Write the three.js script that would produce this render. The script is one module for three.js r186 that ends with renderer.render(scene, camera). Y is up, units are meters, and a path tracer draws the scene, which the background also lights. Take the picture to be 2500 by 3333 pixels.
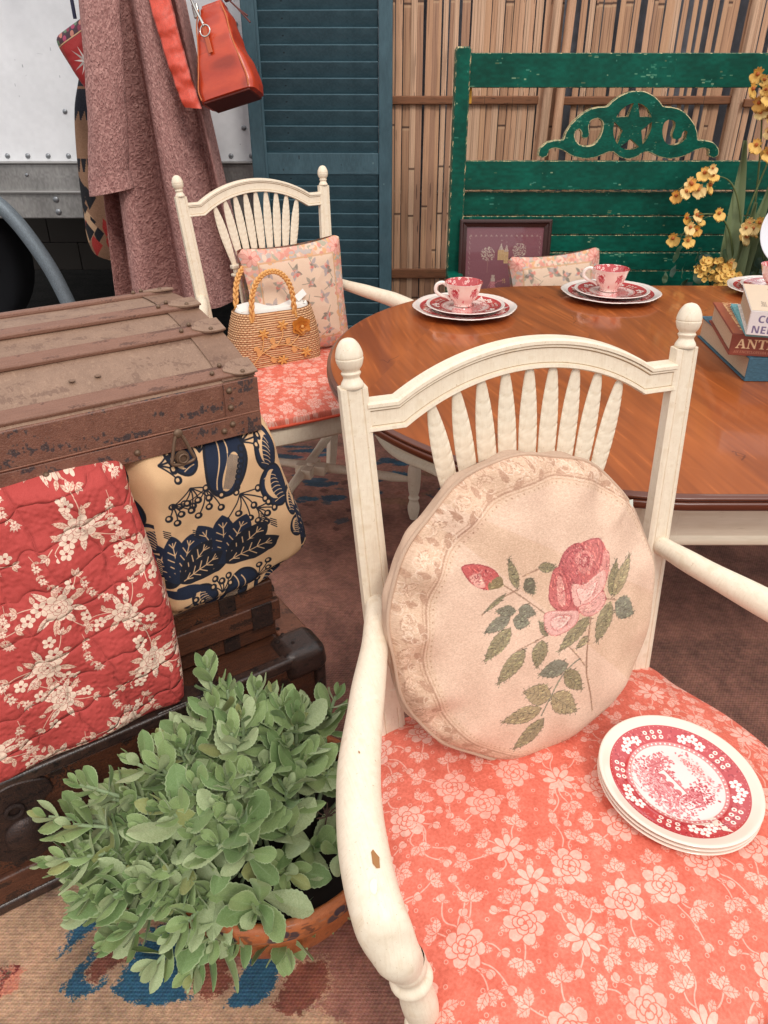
import * as THREE from 'three';
import { mergeGeometries, toCreasedNormals, mergeVertices } from 'three/addons/utils/BufferGeometryUtils.js';
import { RoundedBoxGeometry } from 'three/addons/geometries/RoundedBoxGeometry.js';
import { ImprovedNoise } from 'three/addons/math/ImprovedNoise.js';

// ---------------------------------------------------------------- camera, sky, sun, exposure
const scene = new THREE.Scene();
const camera = new THREE.PerspectiveCamera(67.5, 768 / 1024, 0.05, 400);
camera.position.set(0, 1.32, 0);
camera.rotation.set(THREE.MathUtils.degToRad(-30.2), 0, 0);
scene.add(camera);
const renderer = new THREE.WebGLRenderer({ antialias: true });
renderer.setSize(768, 1024);
renderer.toneMapping = THREE.LinearToneMapping;
renderer.toneMappingExposure = 1.2;
renderer.shadowMap.enabled = true;
{ // overcast sky: an even bright cloud deck, a little brighter overhead
  const w = 64, h = 32, d = new Float32Array(w * h * 4);
  for (let j = 0; j < h; j++) for (let i = 0; i < w; i++) {
    const el = ((j + 0.5) / h - 0.5) * Math.PI, s = Math.sin(el);
    const L = s > 0 ? 0.86 + 0.40 * s : 0.34;
    const k = (j * w + i) * 4; d[k] = L * 1.0; d[k + 1] = L * 0.985; d[k + 2] = L * 0.985; d[k + 3] = 1;
  }
  const t = new THREE.DataTexture(d, w, h, THREE.RGBAFormat, THREE.FloatType);
  t.mapping = THREE.EquirectangularReflectionMapping; t.magFilter = THREE.LinearFilter; t.minFilter = THREE.LinearFilter; t.needsUpdate = true;
  scene.background = t; scene.environment = t;
}
const sun = new THREE.DirectionalLight(new THREE.Color(1, 0.95, 0.87), 1.15);
sun.position.set(2.2, 6, 3.4); sun.target.position.set(0.2, 0.4, -1.4);
sun.castShadow = true; sun.shadow.radius = 26; sun.shadow.mapSize.set(2048, 2048);
Object.assign(sun.shadow.camera, { left: -4, right: 4, top: 4, bottom: -4, near: 0.5, far: 16 });
scene.add(sun, sun.target);

// ---------------------------------------------------------------- helpers
const PI = Math.PI, R = THREE.MathUtils.degToRad, V = (x, y, z) => new THREE.Vector3(x, y, z);
function rng(seed) { let a = seed >>> 0; return () => { a |= 0; a = a + 0x6D2B79F5 | 0; let t = Math.imul(a ^ a >>> 15, 1 | a); t = t + Math.imul(t ^ t >>> 7, 61 | t) ^ t; return ((t ^ t >>> 14) >>> 0) / 4294967296; }; }
const pn = new ImprovedNoise();
const nz = (x, y, z = 0) => pn.noise(x + 31.7, y + 17.3, z + 5.1);
const fbm = (x, y, z = 0, o = 4) => { let s = 0, a = 0.5; for (let i = 0; i < o; i++) { s += a * nz(x, y, z); x *= 2.03; y *= 2.03; z *= 2.03; a *= 0.5; } return s; };
const lerp = (a, b, t) => a + (b - a) * t, clamp = (x, a = 0, b = 1) => Math.min(b, Math.max(a, x));
const smooth = (a, b, x) => { const t = clamp((x - a) / (b - a)); return t * t * (3 - 2 * t); };
const taken = {};
const numbered = (n) => { const k = taken[n] = (taken[n] ?? -1) + 1; return k ? n + '_' + String(k).padStart(3, '0') : n; };
function shadowed(o) { o.castShadow = true; o.receiveShadow = true; return o; }
function tag(o, label, category, group, kind) { if (label) o.userData.label = label; if (category) o.userData.category = category; if (group) o.userData.group = group; if (kind) o.userData.kind = kind; return o; }
function thing(name, label, category, pos = [0, 0, 0], turn = 0, group) {
  const o = new THREE.Group(); o.name = numbered(name); o.position.set(...pos); o.rotation.y = turn; scene.add(o); return tag(o, label, category, group);
}
function part(name, geo, mat, parent) { const m = shadowed(new THREE.Mesh(geo, mat)); m.name = name; parent.add(m); return m; }
function solo(name, geo, mat, label, category, pos = [0, 0, 0], turn = 0, group) { const m = shadowed(new THREE.Mesh(geo, mat)); m.name = numbered(name); m.position.set(...pos); m.rotation.y = turn; scene.add(m); return tag(m, label, category, group); }
function struct(name, geo, mat) { const m = shadowed(new THREE.Mesh(geo, mat)); m.name = name; m.userData.kind = 'structure'; scene.add(m); return m; }
function copyOf(o, label) { const c = o.clone(); c.name = numbered(o.name.replace(/_\d{3}$/, '')); c.userData = { ...o.userData }; if (label) c.userData.label = label; scene.add(c); return c; }
const clean = (g) => { const o = new THREE.BufferGeometry(); for (const k of ['position', 'normal', 'uv', 'color']) if (g.attributes[k]) o.setAttribute(k, g.attributes[k]); if (g.index) o.setIndex(g.index); return o; };
function merge(list) {
  const hasC = list.some((g) => g.attributes.color);
  return mergeGeometries(list.map((g) => { let q = g.index ? g.toNonIndexed() : g; q = clean(q);
    if (!q.attributes.uv) q.setAttribute('uv', new THREE.BufferAttribute(new Float32Array(q.attributes.position.count * 2), 2));
    if (hasC && !q.attributes.color) q.setAttribute('color', new THREE.BufferAttribute(new Float32Array(q.attributes.position.count * 3).fill(1), 3));
    if (!hasC) q.deleteAttribute('color'); return q; }));
}
function paintGeo(g, r, gg, b) { const n = g.attributes.position.count, a = new Float32Array(n * 3); for (let i = 0; i < n; i++) { a[i * 3] = r; a[i * 3 + 1] = gg; a[i * 3 + 2] = b; } g.setAttribute('color', new THREE.BufferAttribute(a, 3)); return g; }
const crease = (g, deg = 35) => toCreasedNormals(g, R(deg));
const box = (w, h, d, r = 0.004, seg = 2) => new RoundedBoxGeometry(w, h, d, seg, Math.min(r, w / 2.01, h / 2.01, d / 2.01));
const at = (g, x, y, z) => g.translate(x, y, z);
// box-projected uv in metres
function boxUV(g, s = 1, ox = 0, oy = 0) {
  if (g.index) g = g.toNonIndexed(); const p = g.attributes.position, n = g.attributes.normal, uv = new Float32Array(p.count * 2);
  for (let i = 0; i < p.count; i += 3) {
    const ax = Math.abs(n.getX(i) + n.getX(i + 1) + n.getX(i + 2)), ay = Math.abs(n.getY(i) + n.getY(i + 1) + n.getY(i + 2)), az = Math.abs(n.getZ(i) + n.getZ(i + 1) + n.getZ(i + 2));
    for (let k = i; k < i + 3; k++) { const x = p.getX(k), y = p.getY(k), z = p.getZ(k);
      const [a, b] = ay >= ax && ay >= az ? [x, -z] : az >= ax ? [x, y] : [z, y]; uv[k * 2] = a / s + ox; uv[k * 2 + 1] = b / s + oy; }
  }
  g.setAttribute('uv', new THREE.BufferAttribute(uv, 2)); return g;
}
function grid(nu, nv, f, closeU = false) { // f(u,v) -> [x,y,z,(uvx,uvy)]
  const pos = [], uv = [], idx = [];
  for (let j = 0; j <= nv; j++) for (let i = 0; i <= nu; i++) { const q = f(i / nu, j / nv); pos.push(q[0], q[1], q[2]); uv.push(q[3] ?? i / nu, q[4] ?? j / nv); }
  for (let j = 0; j < nv; j++) for (let i = 0; i < nu; i++) { const a = j * (nu + 1) + i, b = a + 1, c = a + nu + 1, d = c + 1; idx.push(a, b, d, a, d, c); }
  const g = new THREE.BufferGeometry(); g.setAttribute('position', new THREE.Float32BufferAttribute(pos, 3)); g.setAttribute('uv', new THREE.Float32BufferAttribute(uv, 2)); g.setIndex(idx); g.computeVertexNormals();
  if (closeU) { const n = g.attributes.normal; for (let j = 0; j <= nv; j++) { const a = j * (nu + 1), b = a + nu; const x = n.getX(a) + n.getX(b), y = n.getY(a) + n.getY(b), z = n.getZ(a) + n.getZ(b), l = Math.hypot(x, y, z) || 1; n.setXYZ(a, x / l, y / l, z / l); n.setXYZ(b, x / l, y / l, z / l); } }
  return g;
}
// tube along points with a radius per point (elliptic: ry = k * rx in the local "up" sense)
function limb(pts, radii, seg = 10, rad = 10, ky = 1, cap = true) {
  const c = new THREE.CatmullRomCurve3(pts.map((p) => V(...p)), false, 'centripetal'), n = seg * (pts.length - 1), fr = c.computeFrenetFrames(n, false);
  const P = c.getPoints(n), rr = (t) => { const x = t * (radii.length - 1), i = Math.min(radii.length - 2, Math.floor(x)), f = x - i; const s = f * f * (3 - 2 * f); return lerp(radii[i], radii[i + 1], s); };
  const pos = []; const rows = [];
  const rowsN = cap ? n + 3 : n + 1;
  let L = 0;
  return grid(rad, rowsN - 1, (u, v) => {
    const row = Math.round(v * (rowsN - 1)); let i = cap ? clamp(row - 1, 0, n) : row; const sc = cap && (row === 0 || row === rowsN - 1) ? 0.001 : 1;
    const a = u * 2 * PI, r = rr(i / n) * sc, N = fr.normals[i], B = fr.binormals[i], p = P[i];
    const cx = Math.cos(a) * r, cy = Math.sin(a) * r * ky;
    return [p.x + N.x * cx + B.x * cy, p.y + N.y * cx + B.y * cy, p.z + N.z * cx + B.z * cy, u * 2 * PI * 0.02, (i / n)];
  }, true);
}
const lathe = (pts, seg = 24) => new THREE.LatheGeometry(pts.map((p) => new THREE.Vector2(Math.max(0.0001, p[0]), p[1])), seg);
function smoothPts(pts, n = 6) { const c = new THREE.CatmullRomCurve3(pts.map((p) => V(p[0], p[1], 0)), false, 'centripetal'); return c.getPoints((pts.length - 1) * n).map((p) => [p.x, p.y]); }
// profile [v,d] swept along a plane path [x,y] (normal to the path in the plane = v, out of the plane = d)
function sweep(path, prof, closed = true) {
  const n = path.length, pos = [], idx = [], uv = [], m = prof.length; let L = 0;
  for (let i = 0; i < n; i++) {
    const a = path[Math.max(0, i - 1)], b = path[i], c = path[Math.min(n - 1, i + 1)];
    let d0 = [b[0] - a[0], b[1] - a[1]], d1 = [c[0] - b[0], c[1] - b[1]]; const l0 = Math.hypot(...d0), l1 = Math.hypot(...d1);
    if (l0 < 1e-9) d0 = d1; if (l1 < 1e-9) d1 = d0; const u0 = d0.map((q) => q / (Math.hypot(...d0) || 1)), u1 = d1.map((q) => q / (Math.hypot(...d1) || 1));
    let t = [u0[0] + u1[0], u0[1] + u1[1]]; const tl = Math.hypot(...t); t = t.map((q) => q / tl); const k = 1 / Math.max(0.5, t[0] * u0[0] + t[1] * u0[1]);
    const N = [-t[1], t[0]]; L += l0;
    for (const [v, d] of prof) { pos.push(b[0] + N[0] * v * k, b[1] + N[1] * v * k, d); uv.push(L, v); }
  }
  for (let i = 0; i < n - 1; i++) for (let j = 0; j < (closed ? m : m - 1); j++) { const a = i * m + j, b = i * m + (j + 1) % m, c = a + m, d = b + m; idx.push(a, c, d, a, d, b); }
  const caps = THREE.ShapeUtils.triangulateShape(prof.map((p) => new THREE.Vector2(...p)), []);
  for (const [a, b, c] of caps) { idx.push(a, b, c); const o = (n - 1) * m; idx.push(o + a, o + c, o + b); }
  const g = new THREE.BufferGeometry(); g.setAttribute('position', new THREE.Float32BufferAttribute(pos, 3)); g.setAttribute('uv', new THREE.Float32BufferAttribute(uv, 2)); g.setIndex(idx);
  const q = g.toNonIndexed(); q.computeVertexNormals(); return crease(q, 40);
}
function ring(path, sections) { return sections; }
function shapeOf(pts) { const s = new THREE.Shape(); pts.forEach((p, i) => i ? s.lineTo(p[0], p[1]) : s.moveTo(p[0], p[1])); s.closePath(); return s; }
function extrude(shape, depth, bevel = 0.002, seg = 1, curve = 12) { const g = new THREE.ExtrudeGeometry(shape, { depth, bevelEnabled: bevel > 0, bevelThickness: bevel, bevelSize: bevel, bevelOffset: -bevel, bevelSegments: seg, curveSegments: curve }); return g; }
// a soft slab: closed outline fn(theta)->[x,y], front and back heights by s (0 centre .. 1 edge)
function puffy(outline, rings, segs, front, back, uvf, noise) {
  const side = (h, flip) => { const g = grid(segs, rings, (u, v) => { const s = Math.pow(v, 0.8), o = outline(u), x = o[0] * s, y = o[1] * s; const e = noise ? noise(x, y, s, flip) : 0; const t = uvf(x, y); return [x, y, h(s, x, y) + e * (flip ? -1 : 1), t[0], t[1]]; }, true);
    if (flip) { const ix = g.index.array; for (let i = 0; i < ix.length; i += 3) { const q = ix[i + 1]; ix[i + 1] = ix[i + 2]; ix[i + 2] = q; } }
    return g; };
  const a = side(front, true), b = side(back, false);
  // outward orientation: front looks to +z
  const fix = (g, sgn) => { g.computeVertexNormals(); const n = g.attributes.normal; let s = 0; for (let i = 0; i < n.count; i++) s += n.getZ(i); if (s * sgn < 0) { const ix = g.index.array; for (let i = 0; i < ix.length; i += 3) { const q = ix[i + 1]; ix[i + 1] = ix[i + 2]; ix[i + 2] = q; } g.computeVertexNormals(); } const nn = g.attributes.normal; for (let j = 0; j <= rings; j++) { const p = j * (segs + 1), q = p + segs; const x = nn.getX(p) + nn.getX(q), y = nn.getY(p) + nn.getY(q), z = nn.getZ(p) + nn.getZ(q), l = Math.hypot(x, y, z) || 1; nn.setXYZ(p, x / l, y / l, z / l); nn.setXYZ(q, x / l, y / l, z / l); } for (let i = 0; i <= segs; i++) nn.setXYZ(i, 0, 0, sgn); return g; };
  return merge([fix(a, 1), fix(b, -1)]);
}
function polyOutline(pts, tension = 0.5, n = 200) { // closed smooth outline sampled by u
  const c = new THREE.CatmullRomCurve3(pts.map((p) => V(p[0], p[1], 0)), true, 'catmullrom', tension); const P = c.getSpacedPoints(n); return (u) => { const x = u * n, i = Math.min(n - 1, Math.floor(x)), f = x - i; return [lerp(P[i].x, P[i + 1].x, f), lerp(P[i].y, P[i + 1].y, f)]; };
}
function roundRect(w, h, r, sag = 0) { const pts = []; const c = [[w / 2 - r, h / 2 - r, 0], [-w / 2 + r, h / 2 - r, 90], [-w / 2 + r, -h / 2 + r, 180], [w / 2 - r, -h / 2 + r, 270]];
  for (const [x, y, a] of c) for (let i = 0; i <= 4; i++) { const t = R(a + i * 22.5); pts.push([x + r * Math.cos(t), y + r * Math.sin(t)]); }
  const s = []; for (let i = 0; i < pts.length; i++) { const a = pts[i], b = pts[(i + 1) % pts.length], L = Math.hypot(b[0] - a[0], b[1] - a[1]), k = Math.max(1, Math.round(L / 0.01)); for (let j = 0; j < k; j++) { const t = j / k, bow = sag * 4 * t * (1 - t) * (L > 0.05 ? 1 : 0), nx = (b[1] - a[1]) / L, ny = -(b[0] - a[0]) / L; s.push([lerp(a[0], b[0], t) - nx * bow, lerp(a[1], b[1], t) - ny * bow]); } }
  const n = s.length; return (u) => { const x = (u % 1) * n, i = Math.floor(x) % n, f = x - Math.floor(x), a = s[i], b = s[(i + 1) % n]; return [lerp(a[0], b[0], f), lerp(a[1], b[1], f)]; };
}
// ---------------------------------------------------------------- textures
function canvas(w, h) { const c = document.createElement('canvas'); c.width = w; c.height = h; return [c, c.getContext('2d')]; }
function ctex(c, { srgb = true, rep = [1, 1], wrap = true } = {}) { const t = new THREE.CanvasTexture(c); if (srgb) t.colorSpace = THREE.SRGBColorSpace; t.wrapS = t.wrapT = wrap ? THREE.RepeatWrapping : THREE.ClampToEdgeWrapping; t.repeat.set(...rep); t.anisotropy = 8; return t; }
function pixels(w, h, f) { const [c, x] = canvas(w, h), d = x.createImageData(w, h); for (let j = 0; j < h; j++) for (let i = 0; i < w; i++) { const q = f(i, j), k = (j * w + i) * 4; d.data[k] = q[0]; d.data[k + 1] = q[1]; d.data[k + 2] = q[2]; d.data[k + 3] = q[3] ?? 255; } x.putImageData(d, 0, 0); return [c, x]; }
function grain(x, w, h, amt, seed = 1, f) { const d = x.getImageData(0, 0, w, h), r = rng(seed); for (let k = 0, n = w * h; k < n; k++) { const e = (f ? f(k % w, Math.floor(k / w), r) : (r() - 0.5)) * amt; for (let c = 0; c < 3; c++) d.data[k * 4 + c] = clamp(d.data[k * 4 + c] + e, 0, 255); } x.putImageData(d, 0, 0); }
// periodic value noise so tiles do not show seams
function tileNoise(seed, per) { const r = rng(seed), g = Array.from({ length: per * per }, () => r()); const G = (i, j) => g[((j % per) + per) % per * per + ((i % per) + per) % per];
  return (x, y) => { const i = Math.floor(x), j = Math.floor(y); let u = x - i, v = y - j; u = u * u * (3 - 2 * u); v = v * v * (3 - 2 * v); return lerp(lerp(G(i, j), G(i + 1, j), u), lerp(G(i, j + 1), G(i + 1, j + 1), u), v); }; }
const mix3 = (a, b, t) => [lerp(a[0], b[0], t), lerp(a[1], b[1], t), lerp(a[2], b[2], t)];
const rgb = (a) => `rgb(${a[0] | 0},${a[1] | 0},${a[2] | 0})`;
const mat = (o) => new THREE.MeshPhysicalMaterial(o);

// ---- floral drawing
function leafPath(x, len, w, serr = 0, r = Math.random) { x.beginPath(); x.moveTo(0, 0); const n = 7; for (let i = 1; i <= n; i++) { const t = i / n, ww = w * Math.sin(PI * Math.pow(t, 0.8)); x.lineTo(len * t - (serr ? len * 0.03 : 0), -ww * 0.5); if (serr && i < n) x.lineTo(len * t - len * 0.04, -ww * 0.5 + w * serr * 0.5); } for (let i = n - 1; i >= 0; i--) { const t = i / n, ww = w * Math.sin(PI * Math.pow(t, 0.8)); if (serr && i) x.lineTo(len * t + len * 0.0, ww * 0.5 - w * serr * 0.5); x.lineTo(len * t, ww * 0.5); } x.closePath(); }
function leaf(x, px, py, ang, len, w, fill, line, lw = 1, serr = 0.12, veins = 4) { x.save(); x.translate(px, py); x.rotate(ang); leafPath(x, len, w, serr); x.fillStyle = fill; x.fill(); if (line) { x.strokeStyle = line; x.lineWidth = lw; x.stroke(); x.beginPath(); x.moveTo(0, 0); x.lineTo(len * 0.9, 0); for (let i = 1; i <= veins; i++) { const t = i / (veins + 1); const ww = w * 0.36 * Math.sin(PI * t); x.moveTo(len * t, 0); x.lineTo(len * (t + 0.13), -ww); x.moveTo(len * t, 0); x.lineTo(len * (t + 0.13), ww); } x.stroke(); } x.restore(); }
function petal(x, px, py, ang, len, w, fill, line, lw = 1) { x.save(); x.translate(px, py); x.rotate(ang); x.beginPath(); x.moveTo(0, 0); x.bezierCurveTo(len * 0.2, -w * 0.7, len * 0.85, -w * 0.75, len, -w * 0.12); x.quadraticCurveTo(len * 0.93, 0, len, w * 0.12); x.bezierCurveTo(len * 0.85, w * 0.75, len * 0.2, w * 0.7, 0, 0); x.fillStyle = fill; x.fill(); if (line) { x.strokeStyle = line; x.lineWidth = lw; x.stroke(); } x.restore(); }
function rose(x, px, py, r, fill, line, lw, rn) { const a0 = rn() * 6.28; for (let i = 0; i < 7; i++) petal(x, px + Math.cos(a0 + i * 0.9) * r * 0.12, py + Math.sin(a0 + i * 0.9) * r * 0.12, a0 + i * 0.898, r * (0.85 + rn() * 0.2), r * 0.62, fill, line, lw); for (let i = 0; i < 5; i++) petal(x, px, py, a0 + 0.4 + i * 1.256, r * 0.62, r * 0.5, fill, line, lw); for (let i = 0; i < 4; i++) petal(x, px, py, a0 + 0.9 + i * 1.57, r * 0.38, r * 0.36, fill, line, lw); x.beginPath(); x.arc(px, py, r * 0.1, 0, 7); x.fillStyle = line || fill; x.fill(); }
function daisy(x, px, py, r, n, fill, line, lw, mid) { for (let i = 0; i < n; i++) petal(x, px, py, i * 6.283 / n + 0.3, r, r * 3.2 / n, fill, line, lw); x.beginPath(); x.arc(px, py, r * 0.2, 0, 7); x.fillStyle = mid || line; x.fill(); }
function stem(x, pts, col, lw) { x.strokeStyle = col; x.lineWidth = lw; x.lineCap = 'round'; x.beginPath(); x.moveTo(pts[0][0], pts[0][1]); for (let i = 1; i < pts.length - 1; i++) { const mx = (pts[i][0] + pts[i + 1][0]) / 2, my = (pts[i][1] + pts[i + 1][1]) / 2; x.quadraticCurveTo(pts[i][0], pts[i][1], i === pts.length - 2 ? pts[i + 1][0] : mx, i === pts.length - 2 ? pts[i + 1][1] : my); } if (pts.length === 2) x.lineTo(pts[1][0], pts[1][1]); x.stroke(); }
function tiled(x, S, f) { for (const dx of [-S, 0, S]) for (const dy of [-S, 0, S]) { x.save(); x.translate(dx, dy); f(x); x.restore(); } }
// ---------------------------------------------------------------- shared materials
// cream paint: fine speckle, faint brush relief, small worn spots showing a greyer primer
function creamMaps() {
  const n1 = tileNoise(3, 64), n2 = tileNoise(4, 16), n3 = tileNoise(5, 128), r = rng(6);
  const [c] = pixels(512, 512, (i, j) => { const a = n1(i / 8, j / 8), b = n2(i / 32, j / 32), s = n3(i / 4, j / 4); let q = mix3([226, 208, 184], [236, 222, 200], a * 0.5 + b * 0.5); q = mix3(q, [214, 192, 162], smooth(0.78, 1, b) * 0.5); if (s > 0.972) q = mix3(q, [170, 138, 104], 0.75); q = mix3(q, [206, 186, 158], smooth(0.55, 0.9, n1(i / 3, j / 40)) * 0.2); const e = (r() - 0.5) * 8; return [q[0] + e, q[1] + e, q[2] + e]; });
  const [b] = pixels(512, 512, (i, j) => { const v = 120 + 110 * (n1(i / 3, j / 40) - 0.5) + 50 * (n3(i / 4, j / 4) - 0.5); return [v, v, v]; });
  return [ctex(c, { rep: [5, 5] }), ctex(b, { srgb: false, rep: [5, 5] })];
}
const [creamC, creamB] = creamMaps();
const M = {};
M.cream = mat({ map: creamC, bumpMap: creamB, bumpScale: 0.0002, roughness: 0.46, clearcoat: 0.12, clearcoatRoughness: 0.4 });
M.glaze = mat({ color: '#a88b64', roughness: 0.7 });
M.chip = mat({ color: '#9a6a3c', roughness: 0.8 }); M.worn = mat({ color: '#e0d8cb', roughness: 0.7 });
// coral damask: peonies, three-leaf sprigs and buds on a wandering vine, small rings between
function coral(S, base, fl, hi, seed) {
  const [c, x] = canvas(S, S), k = S / 1024, q = rng(seed + 9); x.fillStyle = base; x.fillRect(0, 0, S, S);
  const tor = (d) => d - 1024 * Math.round(d / 1024), items = [];
  const put = (n, r, f) => { let g = 0, m = 0; while (m < n && g++ < 5000) { const X = q() * 1024, Y = q() * 1024; if (items.every((o) => Math.hypot(tor(o[0] - X), tor(o[1] - Y)) > (o[2] + r) * f)) { items.push([X, Y, r, n, q() * 6.28]); m++; } } };
  put(15, 80, 0.98); put(36, 54, 0.80); put(26, 26, 0.9);
  const flowers = items.filter((o) => o[2] === 80), sprigs = items.filter((o) => o[2] === 54), buds = items.filter((o) => o[2] === 26);
  const link = (o) => { let best = null, bd = 1e9; for (const f of flowers) { const dx = tor(f[0] - o[0]), dy = tor(f[1] - o[1]), d = Math.hypot(dx, dy); if (d < bd) { bd = d; best = [o[0] + dx, o[1] + dy]; } } return best; };
  tiled(x, S, (x) => { const rn = rng(seed + 1); x.strokeStyle = fl; for (let i = 0; i < 14; i++) for (let j = 0; j < 14; j++) { const X = (i + 0.5 * (j % 2) + 0.2 + (rn() - .5) * 0.4) * 73.1, Y = (j + 0.3 + (rn() - .5) * 0.4) * 73.1; x.lineWidth = 3 * k; x.beginPath(); x.arc(X * k, Y * k, 7 * k, 0, 7); x.stroke(); } });
  tiled(x, S, (x) => { const rn = rng(seed);
    for (const o of [...sprigs, ...buds]) { const t = link(o), nx = -(t[1] - o[1]), ny = t[0] - o[0], w = (rn() - .5) * 0.7; stem(x, [[o[0] * k, o[1] * k], [lerp(o[0], t[0], .33) * k + nx * w * k, lerp(o[1], t[1], .33) * k + ny * w * k], [lerp(o[0], t[0], .66) * k - nx * w * 0.6 * k, lerp(o[1], t[1], .66) * k - ny * w * 0.6 * k], [t[0] * k, t[1] * k]], fl, 5.5 * k); }
    for (const o of sprigs) { const t = link(o), a0 = Math.atan2(o[1] - t[1], o[0] - t[0]); for (let i = 0; i < 3; i++) leaf(x, (o[0] - Math.cos(a0) * 18) * k, (o[1] - Math.sin(a0) * 18) * k, a0 - 1.0 + i * 1.0 + (rn() - .5) * 0.3, (60 + rn() * 14) * k, (40 + rn() * 8) * k, rn() < 0.5 ? fl : hi, base, 2 * k, 0.2, 3); }
    for (const o of buds) { const t = link(o), a0 = Math.atan2(o[1] - t[1], o[0] - t[0]); petal(x, o[0] * k, o[1] * k, a0 - 0.3, 34 * k, 22 * k, hi, base, 2 * k); petal(x, o[0] * k, o[1] * k, a0 + 0.3, 34 * k, 22 * k, fl, base, 2 * k); leaf(x, o[0] * k, o[1] * k, a0 + 2.0, 30 * k, 16 * k, fl, base, 1.5 * k, 0.15, 2); }
    flowers.forEach(([px, py, r], i) => { const a0 = rn() * 6.28; for (let n = 0; n < 4; n++) leaf(x, (px + Math.cos(a0 + n * 1.6) * 52) * k, (py + Math.sin(a0 + n * 1.6) * 52) * k, a0 + n * 1.6, 56 * k, 36 * k, fl, base, 2 * k, 0.2, 3); if (i % 4 === 1) { daisy(x, px * k, py * k, 72 * k, 8, hi, base, 3.5 * k, base); } else rose(x, px * k, py * k, 76 * k, i % 2 ? fl : hi, base, 4 * k, rn); });
  });
  return [c, x];
}
{
  const [c, x] = coral(1024, 'rgb(217,108,87)', 'rgb(227,163,146)', 'rgb(230,173,156)', 21); { const f1 = tileNoise(33, 16), f2 = tileNoise(34, 128); grain(x, 1024, 1024, 26, 3, (i, j, r) => (r() - 0.5) * 0.8 + ((i + j * 3) % 4 === 0 ? -0.4 : 0.15) + (f1(i / 64, j / 64) - 0.5) * 0.7 + (f2(i / 8, j / 8) - 0.5) * 0.8); }
  const [b] = pixels(256, 256, (i, j) => { const v = 128 + 60 * Math.sin(i * PI / 2) * Math.sin((j + i) * PI / 2); return [v, v, v]; });
  M.coral = mat({ map: ctex(c, { rep: [1 / 0.30, 1 / 0.30] }), bumpMap: ctex(b, { srgb: false, rep: [5, 5] }), bumpScale: 0.0003, roughness: 0.72, sheen: 0.3, sheenRoughness: 0.5, sheenColor: new THREE.Color(0.5, 0.35, 0.3) });
  M.coralPlain = mat({ color: '#d4553a', roughness: 0.8 });
}
// table veneer
{
  const W = 2048, H = 1024, n1 = tileNoise(11, 256), n2 = tileNoise(12, 32), n3 = tileNoise(13, 64);
  const [c] = pixels(W, H, (i, j) => { // metres: 2.3 x 1.4 ; grain runs on the slant, in leaves
    const X = i / W * 2.3, Y = j / H * 1.4, leaf = Math.floor((X + Y * 0.35) / 0.42), a = (leaf % 2 ? 0.30 : 0.16) , u = X * Math.cos(a) - Y * Math.sin(a) + leaf * 3.1, v = X * Math.sin(a) + Y * Math.cos(a);
    const warp = n2(u * 4, v * 2.2) * 0.05, g = n1((u + warp) * 160, v * 9 + leaf * 9), g2 = n3((u + warp) * 26, v * 2 + leaf * 5), blotch = n2(X * 6 + 3, Y * 6 + 7);
    let q = mix3([124, 61, 27], [187, 101, 46], clamp(g * 0.35 + g2 * 0.5 + blotch * 0.3 - 0.08)); q = mix3(q, [92, 40, 20], smooth(0.62, 0.95, g2) * 0.45); if (g > 0.9) q = mix3(q, [200, 112, 58], 0.35);
    return q; });
  const rr = rng(99), x = c.getContext('2d'); x.lineWidth = 1; for (let i = 0; i < 70; i++) { x.strokeStyle = `rgba(${200},${130},${80},${0.15 + rr() * 0.3})`; const px = rr() * W, py = rr() * H; x.beginPath(); x.moveTo(px, py); x.quadraticCurveTo(px + (rr() - .5) * 40, py + (rr() - .5) * 40, px + (rr() - .5) * 90, py + (rr() - .5) * 60); x.stroke(); }
  for (let i = 0; i < 26; i++) { x.strokeStyle = 'rgba(70,28,12,0.55)'; x.lineWidth = 1.6; const px = rr() * W, py = rr() * H; x.beginPath(); x.moveTo(px, py); let qx = px, qy = py; for (let k = 0; k < 6; k++) { qx += (rr() - .5) * 26; qy += (rr() - .5) * 30; x.lineTo(qx, qy); } x.stroke(); }
  const t = ctex(c);
  const [rg] = pixels(512, 256, (i, j) => { const v = 90 + 60 * n2(i / 16, j / 16) + 30 * n3(i / 5, j / 5); return [v, v, v]; });
  M.table = mat({ map: t, roughness: 0.4, clearcoat: 0.7, clearcoatRoughness: 0.10, specularIntensity: 0.5 });
  M.tableEdge = mat({ color: '#5e2c18', roughness: 0.32, clearcoat: 0.3, clearcoatRoughness: 0.2 });
}
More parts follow.
